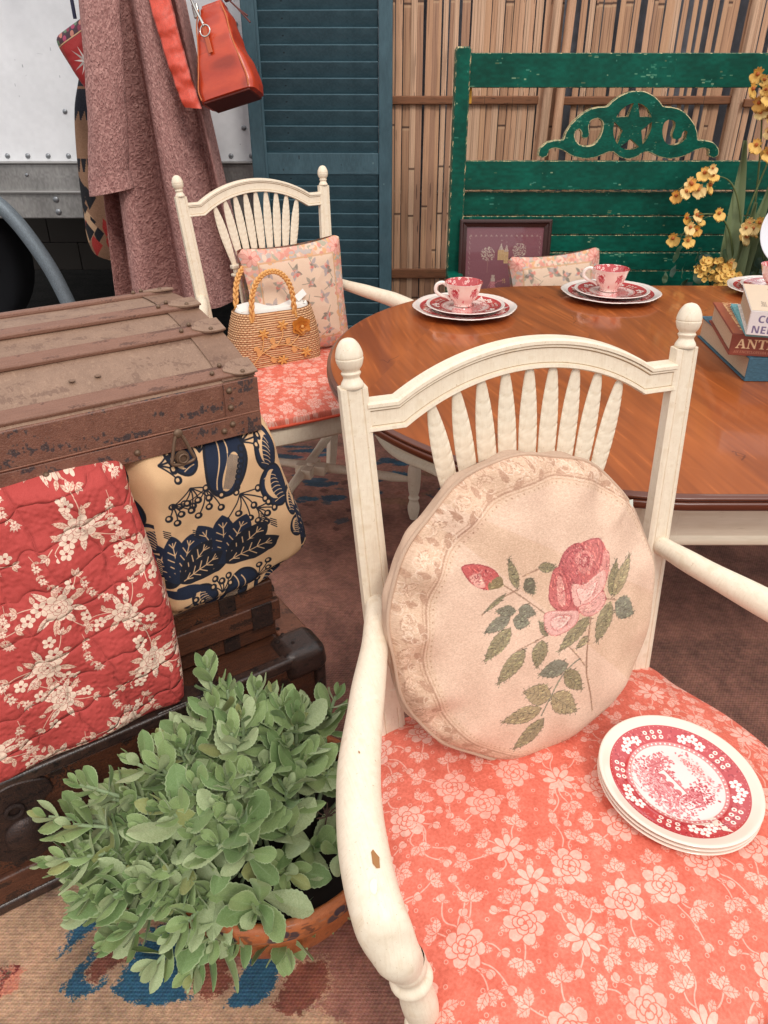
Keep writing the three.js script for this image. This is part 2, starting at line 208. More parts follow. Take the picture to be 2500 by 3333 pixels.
// ---------------------------------------------------------------- ground and rug
{
  const n = tileNoise(41, 128), n2 = tileNoise(42, 16), r = rng(8);
  const [c] = pixels(512, 512, (i, j) => { const v = 38 + 26 * n(i / 4, j / 4) + 14 * n2(i / 32, j / 32) + (r() - .5) * 14; return [v, v * 0.98, v * 0.95]; });
  const g = new THREE.PlaneGeometry(240, 240, 1, 1).rotateX(-PI / 2); const uv = g.attributes.uv; for (let i = 0; i < uv.count; i++) uv.setXY(i, uv.getX(i) * 240, uv.getY(i) * 240);
  struct('ground', g, mat({ map: ctex(c), roughness: 0.95 })).position.y = -0.02;
}
{ // worn wool rug: brown field, tan border with blue leaf scrolls along its left and front
  const W = 2048, H = 2048, X0 = -1.6, X1 = 1.9, Z0 = -3.0, Z1 = 0.1, [c, x] = canvas(W, H), r = rng(77);
  const px = (X) => (X - X0) / (X1 - X0) * W, pz = (Z) => (Z - Z0) / (Z1 - Z0) * H, k = W / (X1 - X0);
  x.fillStyle = 'rgb(164,112,96)'; x.fillRect(0, 0, W, H);
  const poly = (pts, f) => { x.beginPath(); pts.forEach((p, i) => i ? x.lineTo(px(p[0]), pz(p[1])) : x.moveTo(px(p[0]), pz(p[1]))); x.closePath(); x.fillStyle = f; x.fill(); };
  const blob = (pts, f, o) => { x.beginPath(); const n = pts.length; for (let i = 0; i < n; i++) i ? x.lineTo(px(pts[i][0]), pz(pts[i][1])) : x.moveTo(px(pts[i][0]), pz(pts[i][1])); x.closePath(); x.fillStyle = f; x.fill(); if (o) { x.strokeStyle = o; x.lineWidth = 0.006 * k; x.stroke(); } };
  // tan border band across the front-left, lower guard stripe
  poly([[-1.6, -1.42], [-0.06, -0.64], [-0.06, 0.1], [-1.6, 0.1]], 'rgb(196,156,126)');
  const BL = 'rgb(46,94,122)', BD = 'rgb(40,74,98)', BR = 'rgb(138,80,64)', TN = 'rgb(200,160,130)';
  blob([[-0.50, -0.93], [-0.42, -0.91], [-0.44, -0.86], [-0.52, -0.78], [-0.56, -0.74], [-0.55, -0.82]], BL, TN);
  blob([[-0.53, -0.69], [-0.50, -0.78], [-0.46, -0.80], [-0.445, -0.75], [-0.46, -0.70], [-0.50, -0.675]], BL, TN);
  blob([[-0.45, -0.69], [-0.42, -0.80], [-0.37, -0.82], [-0.33, -0.73], [-0.315, -0.675], [-0.38, -0.67]], BL, TN);
  blob([[-0.47, -0.84], [-0.43, -0.86], [-0.44, -0.74], [-0.48, -0.70], [-0.50, -0.72]], BR, TN);
  blob([[-0.34, -0.84], [-0.27, -0.78], [-0.25, -0.71], [-0.29, -0.67], [-0.33, -0.72]], BR, TN);
  blob([[-0.26, -0.665], [-0.23, -0.75], [-0.17, -0.80], [-0.13, -0.80], [-0.16, -0.73], [-0.20, -0.67]], BL, TN);
  blob([[-0.19, -0.66], [-0.15, -0.74], [-0.10, -0.75], [-0.09, -0.70], [-0.13, -0.655]], BR, TN);
  blob([[-0.70, -0.64], [-0.64, -0.66], [-0.60, -0.63], [-0.62, -0.60], [-0.70, -0.60]], BL);
  // small motifs of the guard stripe
  for (const [X, Z, f] of [[-0.60, -0.595, BL], [-0.27, -0.60, BD], [-0.18, -0.605, BD], [-0.12, -0.61, BL], [0.05, -0.58, BD]]) { for (let i = 0; i < 6; i++) { x.fillStyle = f; const w = (0.008 + r() * 0.014) * k, h = (0.014 + r() * 0.03) * k; x.fillRect(px(X + (r() - .5) * 0.06), pz(Z + (r() - .5) * 0.03), w, h); } }
  for (const [X, Z] of [[-0.42, -0.60], [-0.66, -0.73], [0.0, -0.56]]) { x.fillStyle = 'rgb(206,128,104)'; x.fillRect(px(X), pz(Z), 0.05 * k, 0.05 * k); x.strokeStyle = 'rgb(120,44,40)'; x.lineWidth = 0.006 * k; x.beginPath(); x.moveTo(px(X + 0.025), pz(Z + 0.05)); x.lineTo(px(X + 0.025), pz(Z + 0.02)); x.lineTo(px(X + 0.01), pz(Z)); x.moveTo(px(X + 0.025), pz(Z + 0.02)); x.lineTo(px(X + 0.04), pz(Z)); x.stroke(); }
  for (let i = 0; i < 6; i++) { x.fillStyle = 'rgb(110,92,74)'; x.fillRect(px(-0.70 + i * 0.012), pz(-0.73), 0.005 * k, 0.03 * k); }
  // far border by the back legs: blue and rose scrolls
  for (let i = 0; i < 190; i++) { const X = -0.9 + r() * 2.6, Z = -2.95 + r() * 0.62 + (X > 0.2 ? -0.1 : 0); x.save(); x.translate(px(X), pz(Z)); x.rotate((r() - .5) * 0.8); x.fillStyle = [BL, BD, 'rgb(160,96,84)', 'rgb(150,108,84)', BD][Math.floor(r() * 5)]; x.globalAlpha = 0.85; const w = (0.02 + r() * 0.07) * k, h = (0.008 + r() * 0.02) * k; x.beginPath(); x.ellipse(0, 0, w, h, 0, 0, 7); x.fill(); x.restore(); }
  for (let i = 0; i < 60; i++) { const X = -0.5 + r() * 0.9, Z = -2.5 + r() * 0.35; x.fillStyle = [BD, 'rgb(80,48,44)', 'rgb(140,84,70)'][i % 3]; x.globalAlpha = 0.55; x.beginPath(); x.ellipse(px(X), pz(Z), (0.008 + r() * 0.02) * k, (0.006 + r() * 0.012) * k, r() * 3, 0, 7); x.fill(); } x.globalAlpha = 1;
  // wear: blotches of worn pile, pale abrasion, dark lint, weave
  const n1 = tileNoise(51, 32), n2 = tileNoise(52, 128), n3 = tileNoise(53, 512), d = x.getImageData(0, 0, W, H), D = d.data, SRC = new Uint8ClampedArray(D);
  for (let j = 0; j < H; j++) for (let i = 0; i < W; i++) { const q = (j * W + i) * 4, a = n1(i / 64, j / 64), b = n2(i / 16, j / 22), e = n3(i / 4, j / 4), wv = ((j % 4 < 2) ? -11 : 8) + ((i + (j >> 1)) % 4 < 2 ? 6 : -6); const f = 0.80 + 0.26 * a + 0.2 * (b - 0.5) + 0.2 * (e - 0.5); const wr = smooth(0.66, 0.95, a * 0.5 + b * 0.5) * 0.35; const si = clamp(Math.round(i + (n2(i / 16 + 7, j / 16) - .5) * 5 + (n3(i / 4, j / 4 + 9) - .5) * 8 + (r() - .5) * 5), 0, W - 1), sj = clamp(Math.round(j + (n2(i / 16, j / 16 + 5) - .5) * 5 + (n3(i / 4 + 3, j / 4) - .5) * 6 + (r() - .5) * 4), 0, H - 1), sq = (sj * W + si) * 4; for (let ch = 0; ch < 3; ch++) D[q + ch] = clamp(lerp(SRC[sq + ch] * f, [168, 118, 96][ch], wr) + wv + (r() - .5) * 12, 0, 255); }
  x.putImageData(d, 0, 0);
  x.lineWidth = 1; for (let i = 0; i < 420; i++) { x.strokeStyle = r() < 0.5 ? 'rgba(40,24,22,0.4)' : 'rgba(205,165,140,0.35)'; const X = r() * W, Y = r() * H; x.beginPath(); x.moveTo(X, Y); x.lineTo(X + (r() - .5) * 24, Y + (r() - .5) * 14); x.stroke(); }
  const [b] = pixels(512, 512, (i, j) => { const v = 110 + (j % 4 < 2 ? 40 : -20) * (0.6 + 0.4 * n2(i / 8, j / 8)) + 70 * (n3(i / 3, j / 3) - .5); return [v, v, v]; });
  const t = ctex(c, { wrap: false }); t.flipY = true;
  const g = grid(140, 124, (u, v) => { const X = lerp(X0, X1, u), Z = lerp(Z0, Z1, v); let y = 0.004 + 0.004 * Math.max(0, fbm(X * 3, Z * 3)); const dd = Math.abs((Z + 1.49) + (X + 0.1) * 0.55); if (X < 0.05 && X > -0.5) y += 0.008 * Math.exp(-dd * dd / 0.0004) * smooth(-0.5, -0.2, X); const d2 = Math.abs((Z + 1.72) - (X + 0.1) * 0.4); y += 0.006 * Math.exp(-d2 * d2 / 0.0006) * smooth(0.3, -0.1, X); return [X, y, Z, u, 1 - v]; });
  { const ix = g.index.array; for (let i = 0; i < ix.length; i += 3) { const q = ix[i + 1]; ix[i + 1] = ix[i + 2]; ix[i + 2] = q; } g.computeVertexNormals(); }
  solo('rug', g, mat({ map: t, bumpMap: ctex(b, { srgb: false, rep: [14, 12] }), bumpScale: 0.004, roughness: 0.95, sheen: 0.3, sheenRoughness: 0.8, sheenColor: new THREE.Color(0.3, 0.2, 0.17) }), 'large worn brown wool rug with tan and blue leaf border under the chairs', 'rug', [0, 0, 0]);
}

// ---------------------------------------------------------------- box truck behind
{
  const t = thing('box_truck', 'white riveted box truck body with aluminium lower rail parked behind the coats', 'truck', [-1.0, 0, -3.52]);
  const n = tileNoise(61, 64), n2 = tileNoise(62, 16), r = rng(62);
  const [c, x] = pixels(1024, 1024, (i, j) => { const v = 226 + 8 * n2(i / 64, j / 64) + 6 * (n(i / 16, j / 16) - .5) + (r() - .5) * 6; return [v, v + 1, v + 4]; });
  for (let i = 0; i < 46; i++) { x.fillStyle = `rgba(70,72,80,${0.25 + r() * 0.45})`; x.fillRect(r() * 1024, r() * 1024, 1 + r() * 3, 3 + r() * 9); }
  for (let i = 0; i < 26; i++) { x.strokeStyle = 'rgba(120,120,125,0.4)'; const a = r() * 1024, b = r() * 1024; x.beginPath(); x.moveTo(a, b); x.lineTo(a + (r() - .5) * 60, b + (r() - .5) * 12); x.stroke(); }
  const white = mat({ map: ctex(c), roughness: 0.42, clearcoat: 0.2, clearcoatRoughness: 0.3 });
  const [al] = pixels(512, 128, (i, j) => { const v = 132 + 26 * n(i / 3, j * 0.9) + 22 * n2(i / 40, j / 24) + (r() - .5) * 10; return [v * 1.0, v * 0.985, v * 0.97]; });
  const alu = mat({ map: ctex(al), metalness: 0.55, roughness: 0.42 }), dark = mat({ color: '#77736d', roughness: 0.8 });
  part('body_panel', boxUV(at(box(4.4, 2.2, 0.06, 0.01), 0, 0.965 + 1.1, -0.03)), white, t);
  part('body_panel', boxUV(at(box(4.4, 2.2, 0.06, 0.01), 0, 0.965 + 1.1, -2.33)), white, t);
  part('roof', boxUV(at(box(4.4, 0.05, 2.38, 0.01), 0, 3.20, -1.18)), white, t);
  part('floor_deck', at(box(4.4, 0.10, 2.30, 0.01), 0, 0.90, -1.18), dark, t);
  for (const s of [-1, 1]) part('end_wall', boxUV(at(box(0.05, 2.2, 2.24, 0.01), s * 2.16, 2.06, -1.18)), white, t);
  const rail = (y0, y1, z) => boxUV(at(box(4.42, y1 - y0, 0.05, 0.006), 0, (y0 + y1) / 2, z));
  part('trim_rail', rail(0.86, 0.968, 0.0), alu, t); part('trim_rail', rail(0.752, 0.856, 0.008), alu, t); part('trim_lip', at(box(4.43, 0.012, 0.07, 0.004), 0, 0.859, 0.012), alu, t);
  part('trim_lip', at(box(4.43, 0.008, 0.064, 0.003), 0, 0.972, 0.008), alu, t);
  for (const z of [-0.7, -1.7]) part('chassis_beam', at(box(4.4, 0.16, 0.1, 0.01), 0, 0.74, z), dark, t);
  for (let i = 0; i < 7; i++) part('cross_member', at(box(0.08, 0.10, 2.2, 0.008), -2 + i * 0.66, 0.79, -1.2), dark, t);
  const wheelPos = [[-1.35, -0.75], [1.5, -0.75]];
  for (const [wx, wz] of wheelPos) { const w = part('wheel', at(lathe(smoothPts([[0.14, -0.12], [0.30, -0.13], [0.40, -0.11], [0.42, 0], [0.40, 0.11], [0.30, 0.13], [0.14, 0.12]], 4), 40).rotateX(PI / 2), wx, 0.40, wz), mat({ color: '#26262a', roughness: 0.9 }), t); part('rim', at(lathe([[0, 0.08], [0.1, 0.08], [0.16, 0.03], [0.26, 0.06], [0.30, 0.12], [0.31, 0.13]], 32).rotateX(PI / 2), wx, 0.40, wz), mat({ color: '#3a3a3c', roughness: 0.5, metalness: 0.6 }), w); }
  const rv = new THREE.SphereGeometry(0.0105, 14, 8).scale(1, 1, 0.55), rivetM = mat({ color: '#8f9296', metalness: 0.7, roughness: 0.4 });
  const rivet = (X, Y, s = 1, z = 0) => { const m = part('rivet', rv, rivetM, t); m.position.set(X + 1.0, Y, z + 0.001); m.scale.setScalar(s); };
  for (let i = 0; i < 24; i++) { const X = -1.66 + i * 0.085; if (X < 0.5) rivet(X, 0.995); }
  for (const [X, Y] of [[-1.64, 1.19], [-1.61, 1.10], [-1.66, 1.30], [-1.655, 1.05], [-1.30, 1.16]]) rivet(X, Y, 0.95);
  for (let i = 0; i < 7; i++) rivet(-0.577, 1.10 + i * 0.12);
  for (let i = 0; i < 2; i++) rivet(-1.395, 0.83 - i * 0.05, 1.25, 0.034); rivet(-1.50, 0.925, 0.7, 0.026); rivet(-0.70, 0.925, 0.7, 0.026);
}
{ // unseen dark wall, added to block far-side daylight so the truck underside stays dark
  const w = thing('added_shade_wall', 'added unseen dark block wall keeping daylight out from under the truck', 'wall', [-1.0, -0.02, -6.05]); const cm = mat({ color: '#4a443f', roughness: 0.9 }), g = boxUV(box(0.398, 0.198, 0.19, 0.006)); for (let j = 0; j < 7; j++) for (let i = 0; i < 20; i++) { const m = part('block', g, cm, w); m.position.set(-3.9 + i * 0.402 + (j % 2) * 0.2, 0.1 + j * 0.201, 0); }
  part('shade_wall_top', at(box(8.2, 2.2, 0.18, 0.01), 0, 1.41 + 1.1, 0), cm, w);
}
// bent grey pipe at the left, before the truck
{
  const n = tileNoise(63, 64), r = rng(5); const [c] = pixels(256, 256, (i, j) => { const v = 104 + 40 * n(i / 4, j / 4) + (r() - .5) * 20; return [v * 0.92, v, v * 1.06]; });
  const m = mat({ map: ctex(c, { rep: [40, 6] }), roughness: 0.55, metalness: 0.35 });
  const t = thing('bent_pipe_stand', 'bent grey galvanised pipe curving down to the ground before the truck', 'pipe', [-1.62, 0, -3.2]);
  part('pipe', limb([[-0.62, 0, 0.05], [-0.60, 0.5, 0.04], [-0.52, 0.84, 0.03], [-0.34, 0.95, 0.02], [-0.10, 0.945, 0.01], [0.10, 0.86, 0], [0.235, 0.66, 0], [0.31, 0.44, 0], [0.40, 0.0, 0]], [0.03, 0.03], 12, 18), m, t);
  part('base_plate', at(box(0.16, 0.012, 0.16), 0.40, 0.006, 0), m, t); part('base_plate', at(box(0.16, 0.012, 0.16), -0.62, 0.006, 0.05), m, t);
}
// ---------------------------------------------------------------- louvred shutter
{
  const n = tileNoise(71, 64), n2 = tileNoise(72, 16), r = rng(71);
  const [c, x] = pixels(512, 1024, (i, j) => { const a = n(i / 4, j / 16), b = n2(i / 32, j / 64); const q = mix3([46, 73, 83], [67, 97, 108], a * 0.5 + b * 0.5); const e = (r() - .5) * 10; return [q[0] + e, q[1] + e, q[2] + e]; });
  for (let i = 0; i < 26; i++) { x.fillStyle = ['rgba(20,30,36,0.7)', 'rgba(120,146,150,0.6)'][i % 2]; x.fillRect(r() * 512, r() * 1024, 1 + r() * 4, 3 + r() * 12); }
  const paint = mat({ map: ctex(c, { rep: [2, 1] }), roughness: 0.5, clearcoat: 0.1 }), slatM = mat({ map: ctex(c, { rep: [1.4, 3] }), roughness: 0.55 });
  const t = thing('louvred_shutter', 'tall dark teal louvred wooden shutter leaning upright against the truck', 'shutter', [-0.245, 0, -3.33], R(-2.4));
  const W = 0.555, Hh = 2.15, st = 0.052, D = 0.036;
  for (const s of [-1, 1]) part('stile', boxUV(at(box(st, Hh, D, 0.004), s * (W / 2 - st / 2), Hh / 2, 0)), paint, t);
  for (const [y, h] of [[0.06, 0.12], [0.985, 0.078], [2.09, 0.11]]) part('rail', boxUV(at(box(W - 2 * st - 0.001, h, D - 0.006, 0.003), 0, y, 0)), paint, t);
  part('bead', at(box(0.012, Hh - 0.3, 0.012, 0.004), -(W / 2 - st - 0.004), Hh / 2, 0.014), paint, t);
  const sl = boxUV(box(W - 2 * st - 0.004, 0.060, 0.008, 0.003));
  for (const [a, b] of [[0.128, 0.955], [1.012, 2.035]]) { const k = Math.round((b - a) / 0.0525); for (let i = 0; i < k; i++) { const m = part('louvre', sl, slatM, t); m.position.set(0, a + (i + 0.5) * (b - a) / k, 0); m.rotation.x = R(24 + (r() - .5) * 2); m.rotation.z = (r() - .5) * 0.004; } }
  const chip = part('paint_flake', extrude(shapeOf([[0, 0], [0.008, 0.012], [0.006, 0.03], [-0.002, 0.02]]), 0.001, 0), paint, t); chip.position.set(W / 2 - 0.05, 1.09, 0.02); chip.rotation.y = 0.6;
}
// ---------------------------------------------------------------- bamboo screen and the grey sheet behind it
{
  const n = tileNoise(81, 64), r = rng(80);
  const [g0] = pixels(256, 256, (i, j) => { const v = 108 + 20 * n(i / 6, j / 6) + (r() - .5) * 8; return [v, v * 1.01, v * 1.08]; });
  const gs = thing('grey_panel', 'grey blue painted sheet panel showing through gaps of the bamboo screen', 'panel', [1.2, 0, -3.49]);
  for (let i = 0; i < 3; i++) part('sheet', boxUV(at(box(0.79, 2.4, 0.02, 0.004), -0.79 + i * 0.795, 1.21, 0)), mat({ map: ctex(g0), roughness: 0.7 }), gs);
  const tints = [[218, 170, 136], [204, 156, 122], [224, 182, 150], [190, 144, 112], [212, 164, 128], [182, 138, 110]];
  const mats = tints.map((tn, k) => { const q = tileNoise(90 + k, 64), q2 = tileNoise(100 + k, 16), rr = rng(k + 5); const [c, x] = pixels(128, 1024, (i, j) => { const a = q(i / 2, j / 32), b = q2(i / 16, j / 64), e = (rr() - .5) * 16; let v = mix3(tn, [tn[0] * 0.7, tn[1] * 0.68, tn[2] * 0.66], clamp(a * 0.7 - 0.1)); v = mix3(v, [92, 66, 50], smooth(0.6, 1, b) * 0.4); v = mix3(v, [208, 172, 132], smooth(0.72, 0.98, q2(i / 24 + 7, j / 90)) * 0.35); return [v[0] + e, v[1] + e, v[2] + e]; });
    for (let i = 0; i < 3; i++) { const y = rr() * 1024; x.fillStyle = 'rgba(66,44,32,0.8)'; x.fillRect(0, y, 128, 3); x.fillStyle = 'rgba(205,172,136,0.5)'; x.fillRect(0, y + 4, 128, 3); }
    for (let i = 0; i < 5; i++) { x.fillStyle = 'rgba(50,34,26,0.6)'; x.beginPath(); x.ellipse(rr() * 128, rr() * 1024, 3 + rr() * 6, 4 + rr() * 12, 0, 0, 7); x.fill(); }
    return mat({ map: ctex(c), roughness: 0.7, bumpMap: null }); });
  const slatG = []; for (let k = 0; k < 4; k++) { const g = grid(6, 24, (u, v) => { const a = (u - 0.5) * 1.5; return [Math.sin(a) / 1.364 * (1 + 0.03 * nz(v * 6, k * 5)), v * 2.3, 0.006 * Math.cos(a) + 0.0016 * nz(v * 9, k), u, v]; }); slatG.push(g); }
  const screen = thing('bamboo_screen', 'weathered split bamboo screen of upright slats with cross battens behind the green bench', 'screen', [0, 0, -3.40]);
  let X = 0.012, i = 0; const gaps = [[0.705, 0.03], [0.93, 0.035], [1.115, 0.03], [1.185, 0.02], [1.30, 0.03], [1.42, 0.016]];
  while (X < 1.95) { const w = 0.017 + r() * 0.014; let gap = 0.0006 + r() * 0.0014; for (const [gx, gw] of gaps) if (X < gx && X + w >= gx) gap = gw; const m = part('slat', slatG[i % 4], mats[Math.floor(r() * 6)], screen); m.position.set(X + w / 2, 0.02 + r() * 0.01, (r() - .5) * 0.006); m.scale.x = w; m.rotation.z = (r() - .5) * 0.012 + (X > 1.2 ? -0.012 : 0); X += w + gap; i++; }
  const bat = mat({ map: mats[3].map, roughness: 0.75, color: '#b9a08c' });
  const batten = (x0, x1, y, h = 0.030) => { const g = box(x1 - x0, h, 0.014, 0.005); const uv = g.attributes.uv; for (let q = 0; q < uv.count; q++) { const a = uv.getX(q); uv.setXY(q, uv.getY(q), a); } return part('batten', at(g, (x0 + x1) / 2, y, 0.018), bat, screen); };
  batten(0.0, 0.60, 1.205); batten(0.685, 1.36, 1.20).rotation.z = 0.004; batten(1.40, 1.95, 1.195); batten(0.0, 0.62, 0.545, 0.04); batten(0.66, 1.9, 0.55);
  // round bamboo canes
  const cane = (x0, x1, rad) => { const pr = []; for (let k = 0; k <= 46; k++) { const y = k / 46; const nd = Math.exp(-Math.pow(((y * 6 + 0.3) % 1 - 0.5) / 0.05, 2)); pr.push([x0 + (x1 - x0) * y, 0.01 + y * 2.25, rad * (1 + 0.16 * nd)]); } return grid(12, 46, (u, v) => { const p = pr[Math.round(v * 46)], a = u * 2 * PI; return [p[0] + Math.cos(a) * p[2], p[1], 0.03 + Math.sin(a) * p[2], u, v]; }, true); };
  part('cane', cane(0.605, 0.655, 0.017), mats[2], screen); part('cane', cane(0.648, 0.71, 0.017), mats[0], screen); part('cane', cane(1.352, 1.372, 0.016), mats[2], screen);
}
// ---------------------------------------------------------------- oval dining table
{
  const zc = -1.74, b = 0.68, a = 0.65, xl = -0.134, xr = 2.15, N = 64;
  const oval = (off) => { const pts = []; const A = a - off, B = b - off; for (let i = 0; i <= N; i++) { const t = PI / 2 + PI * i / N; pts.push([xl + a + Math.cos(t) * A, Math.sin(t) * B]); } for (let i = 0; i <= N; i++) { const t = -PI / 2 + PI * i / N; pts.push([xr - a + Math.cos(t) * A, Math.sin(t) * B]); } return pts; };
  const t = thing('dining_table', 'large oval dining table with glossy brown wooden top and cream scalloped apron', 'table', [0, 0, zc]);
  // top: flat veneer field
  const top = new THREE.ShapeGeometry(shapeOf(oval(0.010)), 4); { const p = top.attributes.position, uv = top.attributes.uv; for (let i = 0; i < p.count; i++) { const X = p.getX(i), Y = p.getY(i); uv.setXY(i, (X - xl) / 2.3, (Y + 0.7) / 1.4); } }
  top.rotateX(-PI / 2).translate(0, 0.7305, 0); part('tabletop', top, M.table, t);
  // moulded rim: rings stacked from profile (inset, y)
  const prof = [[0.0105, 0.7304], [0.008, 0.7300], [0.007, 0.7275], [0.003, 0.7265], [0.001, 0.7235], [0.003, 0.7205], [0.007, 0.7195], [0.007, 0.7185], [0.002, 0.7175], [0.000, 0.714], [0.001, 0.705], [0.008, 0.700], [0.02, 0.697], [0.05, 0.6965], [0.30, 0.6965]];
  const rings = prof.map(([o, y]) => [oval(o), y]); const L = rings[0][0].length;
  const rim = grid(L, prof.length - 1, (u, v) => { const j = Math.round(v * (prof.length - 1)), i = Math.round(u * L) % L, p = rings[j][0][i]; return [p[0], rings[j][1], -p[1], u * 4, v]; }, true);
  part('rim_moulding', rim, mat({ color: '#5e2c18', roughness: 0.32, clearcoat: 0.3, clearcoatRoughness: 0.2, side: THREE.DoubleSide }), t);
  part('underside', at(new THREE.ShapeGeometry(shapeOf(oval(0.04))).rotateX(PI / 2), 0, 0.691, 0), mat({ color: '#6b4a32', roughness: 0.8 }), t);
  // apron with scalloped lower edge at the ends, straight along the sides with a bead
  const ap = oval(0.085), ain = oval(0.11), n = ap.length;
  const low = (p) => { const d = Math.abs(p[1]) / (b - 0.085), end = p[0] < xl + a ? 1 : 0; const s = end * (1 - smooth(0.55, 0.98, d)); return 0.585 + 0.075 * s * (0.65 + 0.35 * Math.cos(d * 7)); };
  const outer = grid(n, 6, (u, v) => { const i = Math.round(u * n) % n, p = ap[i], q = ain[i], l = low(p); const P = [[p, 0.690], [p, l + 0.022], [p, l + 0.018, -0.003], [p, l + 0.014, 0.004], [p, l + 0.004, 0.004], [p, l, 0], [q, l, 0]][Math.round(v * 6)]; const c = P[0], cx = c[0] - (xl + a), k = (P[2] || 0) / Math.hypot(c[0] - 1, c[1]); return [c[0] + (c[0] - 1) * k, P[1], -(c[1] + c[1] * k), u * 5, P[1]]; }, true);
  part('apron', outer, mat({ map: creamC, bumpMap: creamB, bumpScale: 0.0004, roughness: 0.5, side: THREE.DoubleSide }), t);
  const legG = boxUV(merge([at(box(0.075, 0.13, 0.075, 0.006), 0, 0.625, 0), at(lathe(smoothPts([[0.028, 0.56], [0.034, 0.545], [0.026, 0.53], [0.036, 0.50], [0.030, 0.40], [0.021, 0.16], [0.026, 0.13], [0.018, 0.115], [0.026, 0.07], [0.018, 0.0]], 5), 20), 0, 0, 0)]));
  for (const [x, z] of [[0.45, 0.40], [0.45, -0.40], [1.6, 0.40], [1.6, -0.40]]) { const m = part('leg', legG, M.cream, t); m.position.set(x, 0.004, z); }
}
